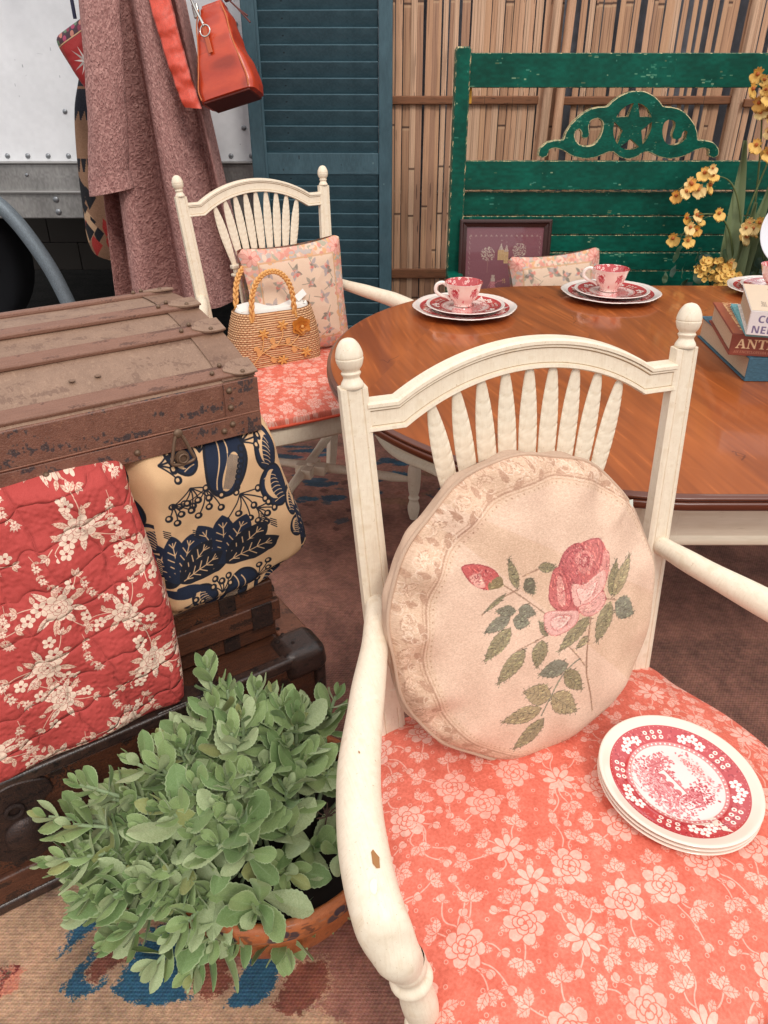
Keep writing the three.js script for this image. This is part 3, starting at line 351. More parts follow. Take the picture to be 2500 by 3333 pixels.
// ---------------------------------------------------------------- cream armchairs with feather splats
const SEAT = 0.47;
const lean = (g) => { const p = g.attributes.position; for (let i = 0; i < p.count; i++) p.setZ(i, p.getZ(i) - 0.135 * Math.max(0, p.getY(i) - SEAT)); g.computeVertexNormals(); return g; };
function seatOutline() { // local x, z as seen from above (half widths by depth)
  return polyOutline([[-0.205, -0.015], [0, -0.02], [0.205, -0.015], [0.245, 0.05], [0.283, 0.16], [0.298, 0.30], [0.292, 0.415], [0.262, 0.465], [0.12, 0.484], [0, 0.487], [-0.12, 0.484], [-0.262, 0.465], [-0.292, 0.415], [-0.298, 0.30], [-0.283, 0.16], [-0.245, 0.05]], 0.5, 240);
}
function makeChair(label, fabric, piping) {
  const t = thing('armchair', label, 'chair');
  const W = 0.412, cr = M.cream;
  const ps = [[-0.0185, -0.0155], [-0.0185, 0.0125], [-0.0135, 0.0175], [-0.0105, 0.0175], [-0.0095, 0.0150], [-0.0085, 0.0175], [0.0085, 0.0175], [0.0095, 0.0150], [0.0105, 0.0175], [0.0135, 0.0175], [0.0185, 0.0125], [0.0185, 0.004], [0.016, 0.003], [0.0185, 0.002], [0.0185, -0.0155], [0.0135, -0.0185], [-0.0135, -0.0185], [-0.0185, 0.0 - 0.015]];
  for (const s of [-1, 1]) {
    // stile: grooved square section rising from the seat, leaning back and splaying
    const x0 = s * W / 2, x1 = s * (W / 2 + 0.031 * 0.908), y1 = 0.988, H = y1 - 0.40;
    const sec = ps.slice(0, -1); const m = sec.length, pos = [], idx = [], rows = 7;
    for (let j = 0; j < rows; j++) { const v = j / (rows - 1), k = lerp(0.92, 0.76, v), y = 0.40 + H * v, px = lerp(x0, x1, (y - SEAT) / (y1 - SEAT)); for (const [a, d] of sec) pos.push(px + a * k * 1.2 * s, y, d * k * 0.68 - 0.135 * (y - SEAT)); }
    for (let j = 0; j < rows - 1; j++) for (let i = 0; i < m; i++) { const a = j * m + i, b = j * m + (i + 1) % m, c = a + m, d = b + m; if (s > 0) idx.push(a, b, d, a, d, c); else idx.push(a, d, b, a, c, d); }
    const capT = THREE.ShapeUtils.triangulateShape(sec.map((p) => new THREE.Vector2(...p)), []); for (const [a, b, c] of capT) { const o = (rows - 1) * m; idx.push(o + a, o + b, o + c); }
    let g = new THREE.BufferGeometry(); g.setAttribute('position', new THREE.Float32BufferAttribute(pos, 3)); g.setIndex(idx); g = g.toNonIndexed(); g.computeVertexNormals(); g = boxUV(crease(g, 30));
    const st = part('stile', g, cr, t);
    // acorn finial
    const f = boxUV(lathe(smoothPts([[0.0155, 0], [0.0165, 0.003], [0.0155, 0.007], [0.0125, 0.012], [0.0115, 0.015], [0.0135, 0.019], [0.0142, 0.021], [0.0125, 0.024], [0.0165, 0.030], [0.0192, 0.038], [0.0195, 0.0415], [0.0186, 0.0425], [0.0195, 0.0435], [0.0188, 0.050], [0.0150, 0.060], [0.0085, 0.0675], [0.0, 0.070]], 4), 28));
    const fm = part('finial', f, cr, st); fm.position.set(x1, y1 - 0.0005, -0.135 * (y1 - SEAT)); fm.rotation.set(-0.13, 0, -s * 0.05); fm.scale.setScalar(0.84);
    // back leg: square, swept backward to the floor
    const lg = []; for (const [y, z, k] of [[0.405, 0.006, 0.0185], [0.30, 0.002, 0.0175], [0.15, -0.016, 0.016], [0, -0.040, 0.014]]) lg.push([y, z, k]);
    const leg = part('back_leg', boxUV(crease(grid(8, 3, (u, v) => { const [y, z, k] = lg[Math.round(v * 3)], c = [[-1, -0.8], [-0.8, -1], [0.8, -1], [1, -0.8], [1, 0.8], [0.8, 1], [-0.8, 1], [-1, 0.8], [-1, -0.8]][Math.round(u * 8)]; return [x0 + c[0] * k, y, z + c[1] * k]; }).toNonIndexed(), 30)), mat({ map: creamC, roughness: 0.5, side: THREE.DoubleSide }), t);
    // front leg: block, then fluted taper, ring and ball foot
    const fl = part('front_leg', boxUV(merge([at(lathe(smoothPts([[0.019, 0.40], [0.0205, 0.47], [0.019, 0.487], [0.010, 0.494], [0.0, 0.495]], 4), 20), 0, 0, 0), at(lathe(smoothPts([[0.020, 0.40], [0.020, 0.37], [0.0235, 0.362], [0.019, 0.352], [0.0215, 0.33], [0.017, 0.24], [0.0165, 0.20], [0.0205, 0.19], [0.0215, 0.15], [0.018, 0.105], [0.0145, 0.088], [0.0185, 0.080], [0.0145, 0.072], [0.0195, 0.05], [0.019, 0.028], [0.012, 0.0]], 4), 20), 0, 0, 0)])), cr, t); fl.position.set(s * 0.266, 0, 0.432);
    // arm
    const pts = [[s * 0.219, 0.702, -0.032], [s * 0.243, 0.697, 0.04], [s * 0.285, 0.687, 0.135], [s * 0.325, 0.675, 0.235], [s * 0.342, 0.660, 0.315], [s * 0.342, 0.640, 0.365], [s * 0.333, 0.612, 0.378], [s * 0.322, 0.585, 0.372]];
    const arm = part('arm', boxUV(limb(pts, [0.0135, 0.0165, 0.0205, 0.0235, 0.0255, 0.026, 0.0225, 0.0185], 8, 18, 1.0)), cr, t);
    // turned arm support down to the side rail
    const sup = boxUV(lathe(smoothPts([[0.0185, 0.162], [0.0195, 0.150], [0.0165, 0.138], [0.021, 0.131], [0.0215, 0.126], [0.017, 0.120], [0.0155, 0.108], [0.0185, 0.085], [0.0175, 0.058], [0.0135, 0.045], [0.0215, 0.036], [0.0225, 0.028], [0.016, 0.021], [0.021, 0.010], [0.019, -0.01]], 4), 22)); const sm = part('arm_support', sup, cr, t); sm.position.set(s * 0.292, 0.432, 0.372); sm.rotation.z = -s * 0.19;
  }
  { // chipped and rubbed spots on the arms, set on the surface that a ray from above meets
    const arms = t.children.filter((o) => o.name === 'arm'), rc = new THREE.Raycaster(), rr = rng(77); t.updateMatrixWorld(true);
    for (const [i, X, Z, w, h, worn] of [[0, -0.336, 0.325, 0.0042, 0.0085, 0], [0, -0.345, 0.348, 0.004, 0.008, 1], [0, -0.318, 0.215, 0.0010, 0.002, 0], [1, 0.338, 0.32, 0.004, 0.007, 1], [1, 0.29, 0.14, 0.0010, 0.002, 0]]) { rc.set(V(X, 1.5, Z), V(0, -1, 0)); const hit = rc.intersectObject(arms[i], false)[0]; if (!hit) continue; const pts = []; for (let q = 0; q < 9; q++) { const a = q / 9 * 6.283, f = 0.7 + rr() * 0.5; pts.push([Math.cos(a) * w * f, Math.sin(a) * h * f]); } const m = part('paint_chip', new THREE.ShapeGeometry(shapeOf(pts)), worn ? M.worn : M.chip, t); m.position.copy(hit.point).addScaledVector(hit.face.normal, 0.0007); m.quaternion.setFromUnitVectors(V(0, 0, 1), hit.face.normal.clone()); } }
  // yoke top rail: moulded band swept along shoulder, arch, shoulder
  const hb = 0.0185, yb = 0.951, Rc = 0.320, pts = [[-0.219, yb], [-0.182, yb]]; const hw = 0.176, cyc = yb - Math.sqrt(Rc * Rc - hw * hw);
  for (let i = 0; i <= 28; i++) { const a = lerp(-Math.asin(hw / Rc), Math.asin(hw / Rc), i / 28); pts.push([Math.sin(a) * Rc, cyc + Math.cos(a) * Rc + 0.0]); } pts.push([0.182, yb], [0.219, yb]);
  const clean2 = pts.filter((p, i) => !i || Math.hypot(p[0] - pts[i - 1][0], p[1] - pts[i - 1][1]) > 0.002);
  const rp = [[-hb, -0.011], [hb, -0.011], [hb, 0.006], [hb - 0.002, 0.010], [hb - 0.006, 0.010], [hb - 0.0065, 0.0055], [hb - 0.008, 0.0078], [hb - 0.010, 0.0078], [hb - 0.0112, 0.0050], [-hb + 0.0075, 0.0050], [-hb + 0.0065, 0.0032], [-hb + 0.006, 0.009], [-hb + 0.002, 0.0095], [-hb, 0.006]];
  const tr = part('top_rail', boxUV(lean(sweep(clean2, rp))), cr, t); for (const [v, d] of [[hb - 0.0066, 0.0058], [hb - 0.0113, 0.0053], [-hb + 0.0066, 0.0040]]) part('glaze_line', boxUV(lean(sweep(clean2, [[v - 0.0007, d - 0.002], [v + 0.0007, d - 0.002], [v + 0.0007, d], [v - 0.0007, d]]))), M.glaze, tr);
  // feather spindles: carved blade with quill and barbs
  const FL = 0.235, fe = grid(20, 96, (u, v) => { const q = v; const w = 0.0042 + 0.0092 * Math.pow(Math.sin(PI * clamp(0.06 + 0.94 * Math.pow(q, 1.35))), 0.8) - 0.003 * smooth(0.96, 1, q); const a = u * 2 * PI, x = -Math.cos(a) * w, fr = Math.sin(a); let z = fr * (fr > 0 ? 0.0036 : 0.003); if (fr > 0.05) { const X = Math.abs(x) / w, ph = (q * 13 - X * 0.8 * (x < 0 ? 1 : 1)) % 1, barb = Math.exp(-Math.pow((((ph + 1) % 1) - 0.5) / 0.085, 2)); const quill = Math.exp(-Math.pow(x / 0.0011, 2)); const zone = smooth(0.06, 0.14, q) * smooth(0.96, 0.88, q); z -= zone * (quill * 0.0011 + barb * 0.0017 * smooth(0.22, 0.4, X)); } return [x, FL * q, z]; }, true);
  const feG = boxUV(fe), capG = boxUV(merge([at(box(0.222, 0.014, 0.026, 0.005), 0, 0.018, 0), at(box(0.208, 0.016, 0.020, 0.005), 0, 0.006, 0), at(box(0.222, 0.010, 0.026, 0.004), 0, -0.006, 0)]));
  for (let i = 0; i < 9; i++) { const k = (i - 4) / 4, xt = k * 0.136, yt = cyc + Math.sqrt(Math.pow(Rc - hb, 2) - xt * xt) + 0.006, xb = k * 0.096, yb2 = 0.772; const m = part('feather_spindle', feG, cr, t); const dx = xt - xb, dy = yt - yb2, l = Math.hypot(dx, dy); m.position.set(xb, yb2, -0.135 * (yb2 - SEAT)); m.scale.set(1, l / FL, 1); m.rotation.set(-0.135, 0, -Math.atan2(dx, dy)); const sp = part('spindle_rod', boxUV(limb([[xb * 0.95, 0.76, -0.135 * 0.29], [xb * 0.9, 0.56, -0.135 * 0.09]], [0.0052, 0.006], 3, 8)), cr, t); }
  const tie = part('spindle_tie', capG, cr, t); tie.position.set(0, 0.762, -0.135 * 0.292); tie.rotation.x = -0.135;
  part('lower_rail', boxUV(lean(sweep([[-0.21, 0.545], [-0.12, 0.548], [-0.06, 0.560], [0, 0.565], [0.06, 0.560], [0.12, 0.548], [0.21, 0.545]], [[-0.02, -0.010], [0.02, -0.010], [0.02, 0.008], [0.015, 0.011], [-0.015, 0.011], [-0.02, 0.008]]))), cr, t);
  // seat frame: curved rail ring with fluted arches along the front
  const so = seatOutline(), n = 160;
  const fr = grid(n, 5, (u, v) => { const o = so(u % 1); const [k, y] = [[0.9, 0.40], [0.975, 0.40], [0.985, 0.407], [0.975, 0.413], [0.97, 0.460], [0.88, 0.462]][Math.round(v * 5)]; return [o[0] * k, y, 0.22 + (o[1] - 0.22) * k]; }, true);
  part('seat_frame', boxUV(fr), mat({ map: creamC, bumpMap: creamB, bumpScale: 0.0004, roughness: 0.5, side: THREE.DoubleSide }), t);
  { const s = shapeOf([[-0.235, 0.418], [0.235, 0.418], [0.235, 0.454], [-0.235, 0.454]]); for (let i = 0; i < 17; i++) { const x = -0.216 + i * 0.027, h = new THREE.Path(); h.moveTo(x - 0.0065, 0.424); h.lineTo(x - 0.0065, 0.438); h.absarc(x, 0.438, 0.0065, PI, 0, true); h.lineTo(x + 0.0065, 0.424); h.closePath(); s.holes.push(h); } const g = extrude(s, 0.005, 0.0008); const p = g.attributes.position; for (let i = 0; i < p.count; i++) p.setZ(i, p.getZ(i) + 0.471 - 0.30 * Math.pow(p.getX(i), 2) * 0.9); part('fluted_front', boxUV(g), cr, t); }
  // upholstered seat
  const rings = 26, segs = 160;
  const cush = grid(segs, rings, (u, v) => { const o = so(u), c = [0, 0.22]; let k, y; const q = v * rings; if (q <= 20) { const s = Math.pow(q / 20, 0.85); k = 0.985 * s; y = 0.498 + 0.020 * (1 - s * s) - 0.014 * Math.pow(s, 7); } else { const a = (q - 20) / 6 * PI / 2; k = 0.985 + 0.022 * Math.sin(a); y = 0.484 - 0.022 * (1 - Math.cos(a)); } const x = o[0] * k, z = c[1] + (o[1] - c[1]) * k; y += (0.0045 * fbm(x * 7, z * 7) + 0.0016 * Math.sin(x * 60 + z * 25 + 3 * fbm(x * 6, z * 6)) * smooth(0.10, 0.28, Math.hypot(x, z - 0.22))) * (q <= 20 ? 1 : 0.3); return [x, y, z, x + 0.5, -z + 0.5]; }, true);
  const sc = part('seat_cushion', cush, fabric, t);
  { const pp = []; for (let i = 0; i <= 120; i++) { const o = so((i % 120) / 120); pp.push(V(o[0] * 1.007, 0.4625, 0.22 + (o[1] - 0.22) * 1.007)); } part('piping', new THREE.TubeGeometry(new THREE.CatmullRomCurve3(pp, true), 200, 0.0042, 7, true), piping, sc); }
  // crossed stretcher
  for (const s of [-1, 1]) { const A = [s * 0.262, 0.145, 0.425], B = [-s * 0.205, 0.17, -0.012], Mid = [(A[0] + B[0]) / 2, 0.165, (A[2] + B[2]) / 2 + 0.01]; part('stretcher', boxUV(limb([A, [lerp(A[0], Mid[0], .25), 0.15, lerp(A[2], Mid[2], .25)], [lerp(A[0], Mid[0], .6), 0.158, lerp(A[2], Mid[2], .6)], Mid, [lerp(B[0], Mid[0], .6), 0.168, lerp(B[2], Mid[2], .6)], [lerp(B[0], Mid[0], .25), 0.17, lerp(B[2], Mid[2], .25)], B], [0.009, 0.0155, 0.0135, 0.0165, 0.0135, 0.0155, 0.009], 6, 12)), cr, t); }
  const hub = part('stretcher_hub', boxUV(merge([at(box(0.10, 0.034, 0.034, 0.004), 0, 0, 0).rotateY(R(43)), at(box(0.10, 0.033, 0.034, 0.004), 0, 0, 0).rotateY(R(-43)), at(lathe([[0, 0.022], [0.009, 0.021], [0.013, 0.018], [0.013, 0.012]], 14), 0, 0, 0)])), cr, t); hub.position.set(0, 0.166, 0.216);
  return t;
}
const chairA = makeChair('cream armchair with carved feather spindles holding the round rose cushion and plates', M.coral, M.coralPlain);
chairA.position.set(0.207, 0.004, -0.866); chairA.rotation.y = R(18.6); chairA.userData.group = 'cream feather back armchairs';
const chairB = copyOf(chairA, 'cream armchair with carved feather spindles holding the straw handbag and square cushion');
chairB.position.set(-0.355, 0.004, -2.445); chairB.rotation.y = R(31.8);
// ---------------------------------------------------------------- green high-backed bench
{
  const n = tileNoise(121, 128), n2 = tileNoise(122, 16), r = rng(121);
  const [c, x] = pixels(1024, 512, (i, j) => { const a = n(i / 16, j / 4), b = n2(i / 64, j / 32); let q = mix3([0, 58, 46], [3, 98, 80], a * 0.45 + b * 0.55); const e = (r() - .5) * 8; return [q[0] + e, q[1] + e, q[2] + e]; });
  for (let i = 0; i < 150; i++) { const X = r() * 1024, Y = r() * 512, k = 3 + Math.floor(r() * 5); for (let q = 0; q < k; q++) { x.fillStyle = ['rgba(196,190,150,0.75)', 'rgba(120,170,150,0.6)', 'rgba(160,130,90,0.6)'][Math.floor(r() * 3)]; if (r() < 0.45) x.fillRect(X + (r() - .5) * 60, Y + (r() - .5) * 12, 2 + r() * 14, 0.8 + r() * 1.6); } }
  for (let i = 0; i < 5; i++) { const X = r() * 1024, Y = r() * 512; for (let q = 0; q < 26; q++) { x.fillStyle = `rgba(150,185,150,${0.3 + r() * 0.5})`; x.fillRect(X + (r() + r() - 1) * 60, Y + (r() + r() - 1) * 30, 2 + r() * 16, 1 + r() * 1.5); } }
  const [w] = pixels(256, 256, (i, j) => { const a = n(i / 2, j / 8), b = n2(i / 16, j / 16); let q = mix3([20, 76, 58], [205, 185, 140], smooth(0.52, 0.7, a * 0.5 + b * 0.5)); if (a > 0.8) q = mix3(q, [140, 84, 56], 0.7); return q; });
  const [w2] = pixels(256, 256, (i, j) => { const a = n(i / 2, j / 8), b = n2(i / 16, j / 16); let q = mix3([24, 84, 64], [208, 190, 146], smooth(0.30, 0.48, a * 0.5 + b * 0.5)); if (a > 0.82) q = mix3(q, [150, 90, 62], 0.6); return q; });
  const gm = mat({ map: ctex(c), roughness: 0.46, clearcoat: 0.05, clearcoatRoughness: 0.25, specularIntensity: 0.4 }), wm = mat({ map: ctex(w, { rep: [6, 6] }), roughness: 0.6 });
  const x0 = 0.238, x1 = 1.462, xm = 0.85, L = x1 - x0;
  const t = thing('garden_bench', 'dark green distressed high back wooden bench with a carved star crest behind the table', 'bench', [0, 0, -3.0]);
  const board = (name, y0, y1, z, d, xa = x0 + 0.045, xb = x1 - 0.045) => { const s = shapeOf([[xa, y0], [xb, y0], [xb, y1], [xa, y1]]); const g = extrude(s, d, 0.0022); const m = new THREE.Mesh(boxUVg(g, 1, r(), r()), [gm, wm]); shadowed(m); m.name = name; m.position.z = z; t.add(m); return m; };
  function boxUVg(g, s, ox, oy) { const gr = g.groups.map((q) => ({ ...q })); const q = boxUV(g, s, ox, oy); q.clearGroups(); gr.forEach((k) => q.addGroup(k.start, k.count, k.materialIndex)); return q; }
  board('top_rail', 1.256, 1.358, 0.004, 0.024);
  board('back_rail', 0.934, 1.030, 0.010, 0.022);
  const ys = [0.925, 0.842, 0.775, 0.712, 0.645, 0.575, 0.505, 0.44]; for (let i = 0; i < 7; i++) board('back_board', ys[i + 1] + 0.0025, ys[i], -0.010 + (i % 2) * 0.002, 0.018);
  // posts with worn edges
  for (const s of [x0, x1 - 0.052]) { const g = extrude(shapeOf([[0, 0], [0.052, 0], [0.052, 1.366], [0.046, 1.376], [0.006, 1.376], [0, 1.366]]), 0.058, 0.0045); const m = new THREE.Mesh(boxUVg(g, 1, r(), r()), [gm, wm]); shadowed(m); m.name = 'post'; m.position.set(s, 0.0, -0.02); t.add(m);
    for (const y of [1.18, 0.985]) { const k = part('plug', at(lathe([[0.0, 0.003], [0.008, 0.003], [0.011, 0.001], [0.0115, 0]], 16).rotateX(PI / 2), 0.026, y, 0.058), gm, m); } }
  // carved crest
  const half = [[0, 0.211], [0.024, 0.210], [0.055, 0.198], [0.08, 0.181], [0.097, 0.165], [0.125, 0.163], [0.155, 0.156], [0.185, 0.138], [0.212, 0.112], [0.229, 0.085], [0.236, 0.062], [0.262, 0.060], [0.292, 0.053], [0.315, 0.032], [0.318, 0.012], [0.303, 0.003], [0.285, 0.010], [0.280, 0.028], [0.262, 0.034], [0.235, 0.028], [0.195, 0.008], [0.15, 0.0], [0.11, 0.006], [0.075, 0.020], [0.055, 0.022], [0.03, 0.006], [0, -0.001]];
  const full = [...half, ...half.slice(1, -1).reverse().map(([a, b]) => [-a, b])]; const cv = new THREE.CatmullRomCurve3(full.map(([a, b]) => V(a, b, 0)), true, 'catmullrom', 0.35).getPoints(220).map((p) => [p.x, p.y]);
  const s = shapeOf(cv.slice(0, -1));
  // star window: five holes between the star and the ring
  const cy = 0.102, R0 = 0.070, starO = 0.0612, starI = 0.030; const P = (rr, a) => [Math.sin(a) * rr * 0.98, cy + Math.cos(a) * rr * 1.08];
  for (let k = 0; k < 5; k++) { const a0 = k * 2 * PI / 5, a1 = a0 + 2 * PI / 5, am = a0 + PI / 5, h = []; const i0 = a0 + 0.055, i1 = a1 - 0.055; const e = 0.93; for (let q = 0; q <= 8; q++) h.push(P(R0, lerp(i0, i1, q / 8))); h.push(P(starI * 1.06, am)); const path = new THREE.Path(); h.forEach((p, i) => i ? path.lineTo(...p) : path.moveTo(...p)); path.closePath(); s.holes.push(path); }
  // scroll cutouts: hook shapes
  for (const sg of [-1, 1]) { const hook = [[0.092, 0.120], [0.112, 0.134], [0.140, 0.126], [0.146, 0.104], [0.141, 0.083], [0.144, 0.066], [0.158, 0.060], [0.172, 0.067], [0.174, 0.082], [0.185, 0.094], [0.200, 0.086], [0.198, 0.060], [0.178, 0.040], [0.15, 0.032], [0.118, 0.038], [0.098, 0.062], [0.089, 0.092]]; const hp = new THREE.CatmullRomCurve3(hook.map(([a, b]) => V(sg * (0.150 + (a - 0.145) * 0.84), 0.084 + (b - 0.083) * 0.84, 0)), true, 'catmullrom', 0.4).getPoints(60).slice(0, -1); const path = new THREE.Path(); hp.forEach((p, i) => i ? path.lineTo(p.x, p.y) : path.moveTo(p.x, p.y)); path.closePath(); s.holes.push(path);
    const h2 = [[0.088, 0.0935], [0.1, 0.1]]; }
  { const g = extrude(s, 0.022, 0.0028, 2); const m = new THREE.Mesh(boxUVg(g, 0.5, 0.3, 0.2), [gm, mat({ map: ctex(w2, { rep: [6, 6] }), roughness: 0.6 })]); shadowed(m); m.name = 'carved_crest'; m.position.set(xm + 0.012, 1.036, 0.006); t.add(m); }
  // seat, arms and legs (mostly behind the table)
  for (let i = 0; i < 5; i++) { const m = part('seat_board', boxUV(box(L - 0.06, 0.024, 0.082, 0.004), 1, r(), r()), gm, t); m.position.set(xm, 0.412, 0.080 + i * 0.086); }
  part('seat_apron', boxUV(at(box(L - 0.06, 0.07, 0.022, 0.004), xm, 0.363, 0.45)), gm, t);
  for (const s2 of [x0 + 0.026, x1 - 0.026]) { part('front_leg', boxUV(at(box(0.05, 0.62, 0.05, 0.006), s2, 0.31, 0.46)), gm, t); part('armrest', boxUV(at(box(0.06, 0.03, 0.46, 0.008), s2, 0.637, 0.27)), gm, t); part('side_rail', boxUV(at(box(0.03, 0.07, 0.40, 0.004), s2, 0.37, 0.24)), gm, t); }
  const tagM = part('price_tag', at(box(0.012, 0.055, 0.002, 0.001), x0 + 0.058, 1.235, 0.0), mat({ color: '#d9a23a', roughness: 0.8 }), t);
}
// ---------------------------------------------------------------- framed sampler leaning on the bench back
{
  const S = 512, [c, x] = canvas(S, S), r = rng(131); x.fillStyle = 'rgb(126,76,84)'; x.fillRect(0, 0, S, S);
  const px = 4, st = (i, j, f) => { x.fillStyle = f; x.fillRect(i * px, j * px, px - 0.6, px - 0.6); };
  const pale = ['rgb(196,180,160)', 'rgb(176,160,146)', 'rgb(206,196,172)'], pk = ['rgb(190,104,112)', 'rgb(206,140,140)'], gd = ['rgb(196,164,104)', 'rgb(214,186,128)'];
  const N = S / px; const any = (a) => a[Math.floor(r() * a.length)];
  for (let i = 10; i < N - 10; i += 8) { for (const j of [12, N - 10]) { st(i, j, any(pale)); st(i + 1, j + 1, any(pale)); st(i - 1, j + 1, any(pale)); } } for (let j = 14; j < N - 12; j += 6) for (const i of [8, N - 9]) { st(i, j, any(pale)); st(i + 1, j + 2, any(pale)); }
  const tree = (cx, cy, R0) => { for (let k = 0; k < R0 * R0 * 1.5; k++) { const a = r() * 6.3, d = Math.sqrt(r()) * R0; st(Math.round(cx + Math.cos(a) * d), Math.round(cy + Math.sin(a) * d * 0.8), any(pale)); } for (let k = 0; k < R0 * 3; k++) st(cx, Math.round(cy + k * 0.7), 'rgb(150,110,100)'); };
  x.save(); x.translate(0, -24 * px); tree(38, 58, 11); tree(88, 54, 11);
  for (const [a, b, w, h] of [[54, 54, 10, 12], [64, 56, 7, 14]]) { for (let j = 0; j < h; j++) for (let i = 0; i < w; i++) st(a + i, b + j, any(gd)); for (let j = 0; j < 9; j++) for (let i = -j / 2; i < j / 2; i++) st(Math.round(a + w / 2 + i * 0.9), b - 9 + j, any(pale)); st(a + w / 2 | 0, b - 12, any(pale)); st(a + 3, b + 5, 'rgb(120,80,80)'); }
  // figure holding a bird
  for (let j = 0; j < 22; j++) { const w = j < 4 ? 2 : j < 10 ? 3 : 3 + (j - 10) * 0.3; for (let i = -w; i <= w; i++) st(Math.round(48 + i), 84 + j, j < 4 ? any(pale) : j < 8 ? any(pale) : any(pk)); } for (let k = 0; k < 12; k++) { st(52 + k, 94 - Math.round(Math.sin(k / 4) * 3) + (k > 8 ? -2 : 0), any(pk)); st(44 - (k >> 1), 92 + k, any(pk)); } for (let k = 0; k < 14; k++) st(64 + Math.floor(r() * 5), 88 + Math.floor(r() * 6), any(gd));
  x.restore(); for (let k = 0; k < 40; k++) st(20 + Math.floor(r() * 90), 108 + Math.floor(r() * 4), any(pale));
  grain(x, S, S, 16, 9, (i, j, q) => (q() - .5) + ((i >> 1) % 2 ? 0.15 : -0.15));
  const t = thing('framed_sampler', 'dark wood framed maroon cross stitch sampler leaning on the green bench', 'picture', [0.445, 0.425, -2.905]); t.rotation.x = R(-6);
  const w = 0.335, h = 0.415, b = 0.026, fm = mat({ color: '#3a1c18', roughness: 0.35, clearcoat: 0.3 });
  const fp = [[-b / 2, -0.008], [b / 2, -0.008], [b / 2, 0.010], [b / 2 - 0.004, 0.014], [b / 2 - 0.010, 0.014], [b / 2 - 0.014, 0.008], [-b / 2, 0.004]];
  const side = (x0, y0, x1, y1, nm) => { // mitred moulding piece
    const dx = Math.sign(x1 - x0), dy = Math.sign(y1 - y0); const g = sweep([[x0, y0], [x1, y1]], fp); const p = g.attributes.position; for (let i = 0; i < p.count; i++) { const X = p.getX(i), Y = p.getY(i); const v = dx ? (Y - y0) * dx : -(X - x0) * dy; const al = dx ? (X - x0) * dx : (Y - y0) * dy, LL = Math.abs(x1 - x0) + Math.abs(y1 - y0); const k = al < LL / 2 ? 1 : -1; if (al < 0.001 || al > LL - 0.001) { if (dx) p.setX(i, X - dx * k * v); else p.setY(i, Y - dy * k * v); } } g.computeVertexNormals(); return part('frame_side', g, fm, t); };
  const W2 = w / 2 - b / 2, H1 = h - b / 2; side(W2, b / 2, -W2, b / 2); side(-W2, b / 2, -W2, H1); side(-W2, H1, W2, H1); side(W2, H1, W2, b / 2);
  const pg = new THREE.PlaneGeometry(w - b * 1.4, h - b * 1.4); part('sampler', at(pg, 0, h / 2, -0.001), mat({ map: ctex(c, { wrap: false }), roughness: 0.8 }), t);
  part('glass_pane', at(new THREE.PlaneGeometry(w - b * 1.5, h - b * 1.5), 0, h / 2, 0.003), mat({ color: 0xffffff, roughness: 0.05, transmission: 1, thickness: 0, ior: 1.5 }), t);
  part('backing', at(box(w - 0.004, h - 0.004, 0.004, 0.001), 0, h / 2, -0.011), mat({ color: '#7a5a40', roughness: 0.9 }), t);
}
